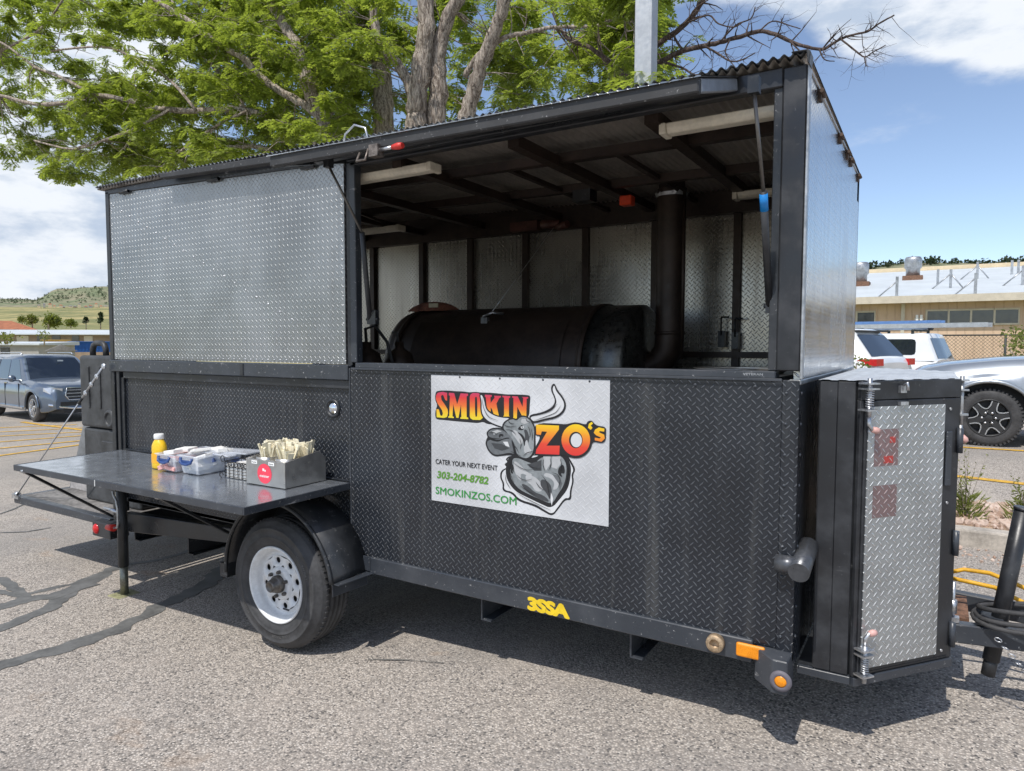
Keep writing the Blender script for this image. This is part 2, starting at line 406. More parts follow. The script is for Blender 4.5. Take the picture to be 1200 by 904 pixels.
# ------------------------------------------------------------------ mesh helpers
def vec(p): return Vector(p)
ORIG = {}
class MB:
    def __init__(s): s.v = []; s.f = []; s.sm = []
    def add(s, vs, fs, smooth=False):
        o = len(s.v); s.v += [tuple(p) for p in vs]; s.f += [tuple(i+o for i in f) for f in fs]; s.sm += [smooth]*len(fs)
        return s
    def box(s, x0, x1, y0, y1, z0, z1):
        if x0 > x1: x0, x1 = x1, x0
        if y0 > y1: y0, y1 = y1, y0
        if z0 > z1: z0, z1 = z1, z0
        return s.add([(x0,y0,z0),(x1,y0,z0),(x1,y1,z0),(x0,y1,z0),(x0,y0,z1),(x1,y0,z1),(x1,y1,z1),(x0,y1,z1)],
              [(3,2,1,0),(4,5,6,7),(0,1,5,4),(1,2,6,5),(2,3,7,6),(3,0,4,7)])
    def hexa(s, p):                                  # 8 corners: bottom 4 ccw, top 4 ccw
        return s.add(p, [(3,2,1,0),(4,5,6,7),(0,1,5,4),(1,2,6,5),(2,3,7,6),(3,0,4,7)])
    def beam(s, p, q, w, h, up=(0,0,1)):             # w across, h along up
        p, q, up = vec(p), vec(q), vec(up); d = (q-p).normalized()
        sd = d.cross(up)
        if sd.length < 1e-4: sd = d.cross(Vector((0,1,0)))
        sd.normalize(); u2 = sd.cross(d).normalized()
        a, b = sd*w/2, u2*h/2
        return s.hexa([p-a-b, p+a-b, q+a-b, q-a-b, p-a+b, p+a+b, q+a+b, q-a+b]) if False else s.add(
            [p-a-b, p+a-b, p+a+b, p-a+b, q-a-b, q+a-b, q+a+b, q-a+b], [(0,1,2,3),(7,6,5,4),(1,0,4,5),(2,1,5,6),(3,2,6,7),(0,3,7,4)])
    def tube(s, pts, rad, n=10, cap=True, smooth=True, closed=False):
        pts = [vec(p) for p in pts]; m = len(pts)
        if isinstance(rad, (int, float)): rad = [rad]*m
        o = len(s.v); prev = None
        for i, p in enumerate(pts):
            if closed: t = pts[(i+1) % m]-pts[i-1]
            else: t = (pts[min(i+1, m-1)]-pts[max(i-1, 0)])
            t.normalize()
            if prev is None:
                a = t.orthogonal().normalized()
            else:
                a = prev - t*prev.dot(t)
                if a.length < 1e-5: a = t.orthogonal()
                a.normalize()
            prev = a; b = t.cross(a)
            for k in range(n):
                th = 2*PI*k/n
                s.v.append(tuple(p+(a*math.cos(th)+b*math.sin(th))*rad[i]))
        for i in range(m if closed else m-1):
            j = (i+1) % m
            for k in range(n):
                k2 = (k+1) % n
                s.f.append((o+i*n+k, o+i*n+k2, o+j*n+k2, o+j*n+k)); s.sm.append(smooth)
        if cap and not closed:
            s.f.append(tuple(o+k for k in reversed(range(n)))); s.sm.append(False)
            s.f.append(tuple(o+(m-1)*n+k for k in range(n))); s.sm.append(False)
        return s
    def cyl(s, p, q, r, n=20, smooth=True): return s.tube([p, q], r, n, True, smooth)
    def prism(s, poly, a0, a1, axis='y', smooth=False):   # poly in the two other axes
        def P(u, v, w): return {'y': (u, w, v), 'x': (w, u, v), 'z': (u, v, w)}[axis]
        n = len(poly); vs = [P(u, v, a0) for u, v in poly]+[P(u, v, a1) for u, v in poly]
        fs = [tuple(range(n)), tuple(reversed(range(n, 2*n)))]+[(i, i+n, (i+1) % n+n, (i+1) % n) for i in range(n)]
        o = len(s.v); s.v += vs; s.f += [tuple(i+o for i in f) for f in fs]; s.sm += [False, False]+[smooth]*n
        return s
    def lathe(s, prof, c, axis='y', n=32, smooth=True, closed=False, a0=0, a1=2*PI):
        # prof: (radius, offset along axis)
        c = vec(c); o = len(s.v); full = abs(a1-a0-2*PI) < 1e-6; m = n if full else n+1
        for r, h in prof:
            for k in range(m):
                t = a0+(a1-a0)*k/n; u, v = r*math.cos(t), r*math.sin(t)
                d = {'y': (u, h, v), 'x': (h, u, v), 'z': (u, v, h)}[axis]
                s.v.append(tuple(c+Vector(d)))
        L = len(prof)
        for i in range(L if closed else L-1):
            j = (i+1) % L
            for k in range(n):
                k2 = (k+1) % m
                s.f.append((o+i*m+k, o+j*m+k, o+j*m+k2, o+i*m+k2)); s.sm.append(smooth)
        return s
    def grid(s, fn, nu, nv, smooth=True):
        o = len(s.v)
        for i in range(nu+1):
            for j in range(nv+1): s.v.append(tuple(fn(i/nu, j/nv)))
        for i in range(nu):
            for j in range(nv):
                a = o+i*(nv+1)+j; s.f.append((a, a+nv+1, a+nv+2, a+1)); s.sm.append(smooth)
        return s
    def build(s, name, mat, parent=None, bevel=0., seg=1, fix=False, sub=0):
        me = bpy.data.meshes.new(name)
        org = ORIG.get(parent, Vector((0, 0, 0))) if parent else ORIG.get('__top', Vector((0,0,0)))
        me.from_pydata([(p[0]-org[0], p[1]-org[1], p[2]-org[2]) for p in s.v], [], s.f)
        me.polygons.foreach_set('use_smooth', s.sm)
        uvl = me.uv_layers.new(name='UVMap').data
        co = s.v
        for p in me.polygons:
            n = p.normal; ax, ay, az = abs(n.x), abs(n.y), abs(n.z)
            for li in p.loop_indices:
                q = co[me.loops[li].vertex_index]
                if az >= ax and az >= ay: uv = (q[0], q[1])
                elif abs(ax-ay) < .45*(ax+ay): uv = ((q[0]+q[1])*.7071 if n.x*n.y < 0 else (q[0]-q[1])*.7071, q[2])
                elif ay >= ax: uv = (q[0], q[2])
                else: uv = (q[1], q[2])
                uvl[li].uv = uv
        if mat: me.materials.append(mat)
        if fix:
            bm = bmesh.new(); bm.from_mesh(me); bmesh.ops.recalc_face_normals(bm, faces=bm.faces); bm.to_mesh(me); bm.free()
        me.update()
        o = bpy.data.objects.new(name, me); COL.objects.link(o)
        if parent:
            o.parent = parent; ORIG[o] = org
        if sub:
            md = o.modifiers.new('sub', 'SUBSURF'); md.levels = md.render_levels = sub
        if bevel:
            md = o.modifiers.new('bevel', 'BEVEL'); md.width = bevel; md.segments = seg; md.limit_method = 'ANGLE'; md.angle_limit = math.radians(35)
            md.harden_normals = False
        return o
def islands(mb):
    par = list(range(len(mb.v)))
    def find(a):
        while par[a] != a: par[a] = par[par[a]]; a = par[a]
        return a
    for f in mb.f:
        for i in f[1:]: par[find(i)] = find(f[0])
    groups = {}
    for f, s in zip(mb.f, mb.sm): groups.setdefault(find(f[0]), []).append((f, s))
    out = []
    for g in groups.values():
        used = sorted({i for f, _ in g for i in f}); mp_ = {u: k for k, u in enumerate(used)}; r = MB()
        r.v = [mb.v[u] for u in used]; r.f = [tuple(mp_[i] for i in f) for f, _ in g]; r.sm = [s for _, s in g]; out.append(r)
    return out
def thing(name, label, cat, loc=(0,0,0), rotz=0., group=None, local=False):
    o = bpy.data.objects.new(name, None); COL.objects.link(o)
    o.location = loc; o.rotation_euler = (0, 0, rotz); o.empty_display_size = .1
    o['label'] = label; o['category'] = cat
    if group: o['group'] = group
    ORIG[o] = Vector((0,0,0)) if local else vec(loc)
    return o
def single(mb, name, mat, label, cat, group=None, **k):
    o = mb.build(name, mat, None, **k); o['label'] = label; o['category'] = cat
    if group: o['group'] = group
    return o
def struct(mb, name, mat, **k):
    o = mb.build(name, mat, None, **k); o['kind'] = 'structure'; return o
def copy_tree(o, parent=None):
    c = o.copy(); COL.objects.link(c)
    if parent: c.parent = parent
    for ch in list(o.children): copy_tree(ch, c)
    return c
def text_mesh(body, size, bold=0., shear=0., spacing=1.):
    cu = bpy.data.curves.new('lettering', 'FONT'); cu.body = body; cu.size = size; cu.offset = bold; cu.shear = shear
    cu.space_character = spacing; cu.extrude = 0; cu.resolution_u = 3
    to = bpy.data.objects.new('lettering', cu); COL.objects.link(to)
    bpy.context.view_layer.update()
    me = bpy.data.meshes.new_from_object(to.evaluated_get(bpy.context.evaluated_depsgraph_get()))
    vs = [tuple(v.co) for v in me.vertices]; fs = [tuple(p.vertices) for p in me.polygons]
    bpy.data.objects.remove(to); bpy.data.curves.remove(cu); bpy.data.meshes.remove(me)
    return vs, fs
def place_text(body, width, height, origin, ux, uz, bold=0., shear=0., spacing=1., fat=0.):
    """text laid on a plane: origin = baseline left, ux/uz unit vectors; scaled to width x cap height"""
    vs, fs = text_mesh(body, 1.0, bold, shear, spacing)
    x0 = min(v[0] for v in vs); x1 = max(v[0] for v in vs); y1 = max(v[1] for v in vs); y0 = 0
    sx, sy = width/(x1-x0), height/(y1-y0)
    o, ux, uz = vec(origin), vec(ux), vec(uz)
    mb = MB(); nrm = ux.cross(uz)
    for k, (du, dv) in enumerate(((0, 0),) if not fat else ((-fat, 0), (fat, 0), (0, fat*.6), (0, -fat*.6))):
        q = o+ux*du+uz*dv+nrm*.00007*k; mb.add([q+ux*(v[0]-x0)*sx+uz*v[1]*sy for v in vs], fs)
    return mb
def sm(t):
    t = min(max(t, 0.), 1.); return t*t*(3-2*t)
def ground_z(x, y):
    u = -.3-x
    z = 0. if u <= 0 else (-.052*u*u/(u+.25) if u < 4.7 else -.052*4.7*4.7/4.95-.021*(u-4.7) if u < 18.7 else -.052*4.7*4.7/4.95-.021*14-.008*(u-18.7))
    if z < -3: z = -3
    z += .2*sm((y-3.2)/5.5)*sm((x+5)/4)
    return z
LIMBS=[[(-5.922,5.0,4.175,0.1574),(-5.934,5.0,4.687,0.1501),(-5.916,5.0,5.003,0.1428),(-5.852,5.0,5.401,0.1351),(-5.789,5.0,5.737,0.1276),(-5.741,5.0,6.131,0.1202),(-5.738,5.0,6.589,0.1131),(-5.689,5.0,7.258,0.1056)],[(-5.696,5.2,4.189,0.1461),(-5.724,5.2,4.754,0.1354),(-5.691,5.2,5.258,0.1244),(-5.704,5.2,5.65,0.1138),(-5.627,5.2,5.949,0.1029),(-5.448,5.2,6.232,0.0915),(-5.229,5.2,6.485,0.0803),(-5.017,5.2,6.932,0.0692)],[(-5.235,5.0,4.254,0.1107),(-5.043,4.971,4.648,0.1041),(-4.897,4.943,4.97,0.0979),(-4.782,4.914,5.214,0.092),(-4.602,4.886,5.512,0.0859),(-4.428,4.857,5.791,0.08),(-4.321,4.829,6.036,0.0745),(-4.166,4.8,6.498,0.0689)],[(-7.408,6.0,4.46,0.1763),(-7.468,6.033,5.128,0.1636),(-7.529,6.067,5.743,0.151),(-7.591,6.1,6.25,0.1384),(-7.729,6.133,6.777,0.1261),(-7.829,6.167,7.37,0.1135),(-7.966,6.2,8.118,0.1009)],[(-5.947,5.0,4.949,0.0784),(-6.057,4.967,5.313,0.0735),(-6.23,4.933,5.573,0.0688),(-6.487,4.9,5.854,0.0643),(-6.599,4.867,6.224,0.0592),(-6.579,4.833,6.621,0.0538),(-6.656,4.8,7.098,0.0486)],[(-7.122,4.8,4.167,0.1141),(-7.415,4.75,4.721,0.1085),(-7.536,4.7,5.015,0.1022),(-7.71,4.65,5.407,0.096),(-7.774,4.6,5.778,0.0894),(-7.895,4.55,6.097,0.083),(-8.109,4.5,6.439,0.077),(-8.267,4.45,6.831,0.0707),(-8.344,4.4,7.389,0.064)],[(-7.483,4.7,4.944,0.0637),(-7.801,4.612,5.199,0.0602),(-8.165,4.525,5.416,0.0567),(-8.634,4.438,5.772,0.0534),(-8.816,4.35,5.997,0.0494),(-9.31,4.263,6.279,0.046),(-9.71,4.175,6.625,0.0422),(-10.239,4.088,6.956,0.0386),(-10.789,4.0,7.326,0.0349)],[(-7.409,5.0,4.375,0.0587),(-8.007,4.873,4.818,0.0561),(-8.634,4.745,5.148,0.0535),(-9.295,4.618,5.384,0.0508),(-10.111,4.491,5.462,0.0484),(-10.985,4.364,5.604,0.0458),(-11.786,4.236,5.853,0.0429),(-12.644,4.109,6.06,0.0398),(-13.277,3.982,6.015,0.0363),(-14.257,3.855,6.12,0.033),(-15.303,3.727,6.431,0.0295),(-16.451,3.6,6.671,0.0259)],[(-8.182,5.2,4.456,0.0482),(-8.844,5.08,4.696,0.0435),(-9.326,4.96,4.876,0.0384),(-9.829,4.84,4.906,0.0331),(-10.349,4.72,4.967,0.0278),(-10.774,4.6,4.884,0.0222)],[(-9.62,5.2,5.292,0.0512),(-10.234,5.25,5.964,0.0476),(-10.6,5.3,6.3,0.0433),(-11.071,5.35,6.788,0.039),(-11.312,5.4,7.01,0.0342),(-11.968,5.45,7.565,0.0298),(-12.424,5.5,8.332,0.0248)],[(-5.09,5.0,5.193,0.0402),(-4.881,5.0,5.429,0.0359),(-4.479,5.0,5.559,0.0314),(-4.095,5.0,5.547,0.0271),(-3.727,5.0,5.524,0.0229),(-3.149,5.0,5.41,0.0187),(-2.822,5.0,5.479,0.015)],[(-8.762,5.4,6.461,0.0497),(-7.969,5.4,6.49,0.0411),(-7.41,5.4,6.559,0.0333),(-7.052,5.4,6.73,0.0261)],[(-15.887,4.0,7.498,0.0259),(-14.478,4.0,7.513,0.0218),(-13.817,4.0,7.672,0.0186),(-13.181,4.0,7.971,0.0155)],[(-9.8,4.2,5.325,0.0274),(-10.308,4.1,5.86,0.0243),(-11.087,4.0,6.326,0.0214),(-11.927,3.9,6.681,0.0183),(-13.44,3.8,6.9,0.0155)],[(-12.437,4.0,5.989,0.0303),(-13.378,3.9,6.467,0.0273),(-14.083,3.8,6.759,0.0239),(-14.814,3.7,7.24,0.0203),(-15.598,3.6,7.618,0.0166)],[(-10.485,4.2,5.471,0.0247),(-11.401,4.15,5.299,0.0229),(-12.393,4.1,5.22,0.021),(-13.321,4.05,5.192,0.0188),(-14.632,4.0,5.532,0.0166)],[(-8.804,4.4,5.211,0.0232),(-9.562,4.333,5.054,0.0205),(-10.264,4.267,4.803,0.0176),(-10.766,4.2,4.577,0.0144)]]
BARE=[[(-2.97,5.0,4.278,0.0459),(-2.747,4.971,4.703,0.0421),(-2.58,4.943,4.853,0.0387),(-2.388,4.914,4.973,0.0352),(-2.132,4.886,5.064,0.0318),(-1.944,4.857,5.182,0.0286),(-1.843,4.829,5.272,0.0257),(-1.676,4.8,5.517,0.0226)],[(-2.791,4.9,4.611,0.0348),(-2.55,4.871,4.67,0.0327),(-2.288,4.841,4.758,0.0305),(-2.037,4.812,4.805,0.0284),(-1.794,4.782,4.795,0.0265),(-1.622,4.753,4.782,0.0247),(-1.395,4.724,4.782,0.0228),(-1.202,4.694,4.778,0.0211),(-1.054,4.665,4.708,0.0195),(-0.917,4.635,4.608,0.018),(-0.776,4.606,4.509,0.0164),(-0.593,4.576,4.426,0.0149),(-0.501,4.547,4.443,0.0135),(-0.41,4.518,4.467,0.0121),(-0.292,4.488,4.468,0.0107),(-0.191,4.459,4.457,0.0094),(-0.1,4.429,4.493,0.0081),(0.022,4.4,4.527,0.0068)],[(-0.416,4.45,4.436,0.0087),(-0.283,4.437,4.294,0.0077),(-0.209,4.425,4.221,0.0066),(-0.147,4.413,4.241,0.0056),(-0.038,4.4,4.28,0.0046)],[(-0.207,4.4,4.212,0.007),(-0.191,4.4,4.125,0.0039)],[(-2.033,4.8,4.8,0.014),(-2.115,4.75,4.981,0.0122),(-1.959,4.7,5.061,0.0103),(-1.853,4.65,5.148,0.0085),(-1.704,4.6,5.177,0.0067)],[(-1.931,4.7,5.045,0.0101),(-1.723,4.675,5.056,0.0088),(-1.607,4.65,4.932,0.0076),(-1.442,4.625,4.849,0.0064),(-1.334,4.6,4.874,0.0052)],[(-1.608,4.7,4.76,0.0099),(-1.435,4.667,4.881,0.0082),(-1.275,4.633,4.898,0.0066),(-1.228,4.6,4.991,0.0052)],[(-1.181,4.6,4.738,0.0086),(-1.053,4.567,4.794,0.0071),(-0.886,4.533,4.701,0.0055),(-0.778,4.5,4.631,0.0041)],[(-0.895,4.6,4.582,0.0084),(-0.725,4.55,4.365,0.0062),(-0.677,4.5,4.258,0.0041)],[(-0.605,4.5,4.402,0.0073),(-0.558,4.5,4.297,0.0057),(-0.468,4.5,4.262,0.004)],[(-1.769,4.7,4.76,0.0113),(-1.626,4.675,4.65,0.0097),(-1.476,4.65,4.523,0.0082),(-1.349,4.625,4.505,0.0067),(-1.218,4.6,4.536,0.0052)],[(-2.274,4.8,4.74,0.0142),(-2.019,4.767,4.603,0.0116),(-1.866,4.733,4.49,0.0092),(-1.673,4.7,4.467,0.0068)],[(-1.493,4.7,4.769,0.0089),(-1.543,4.7,4.641,0.0067),(-1.435,4.7,4.463,0.0044)],[(-2.759,5.0,4.714,0.0301),(-3.051,5.04,5.004,0.0276),(-3.297,5.08,5.222,0.025),(-3.61,5.12,5.408,0.0224),(-3.814,5.16,5.732,0.0194),(-3.961,5.2,6.101,0.0164)]]
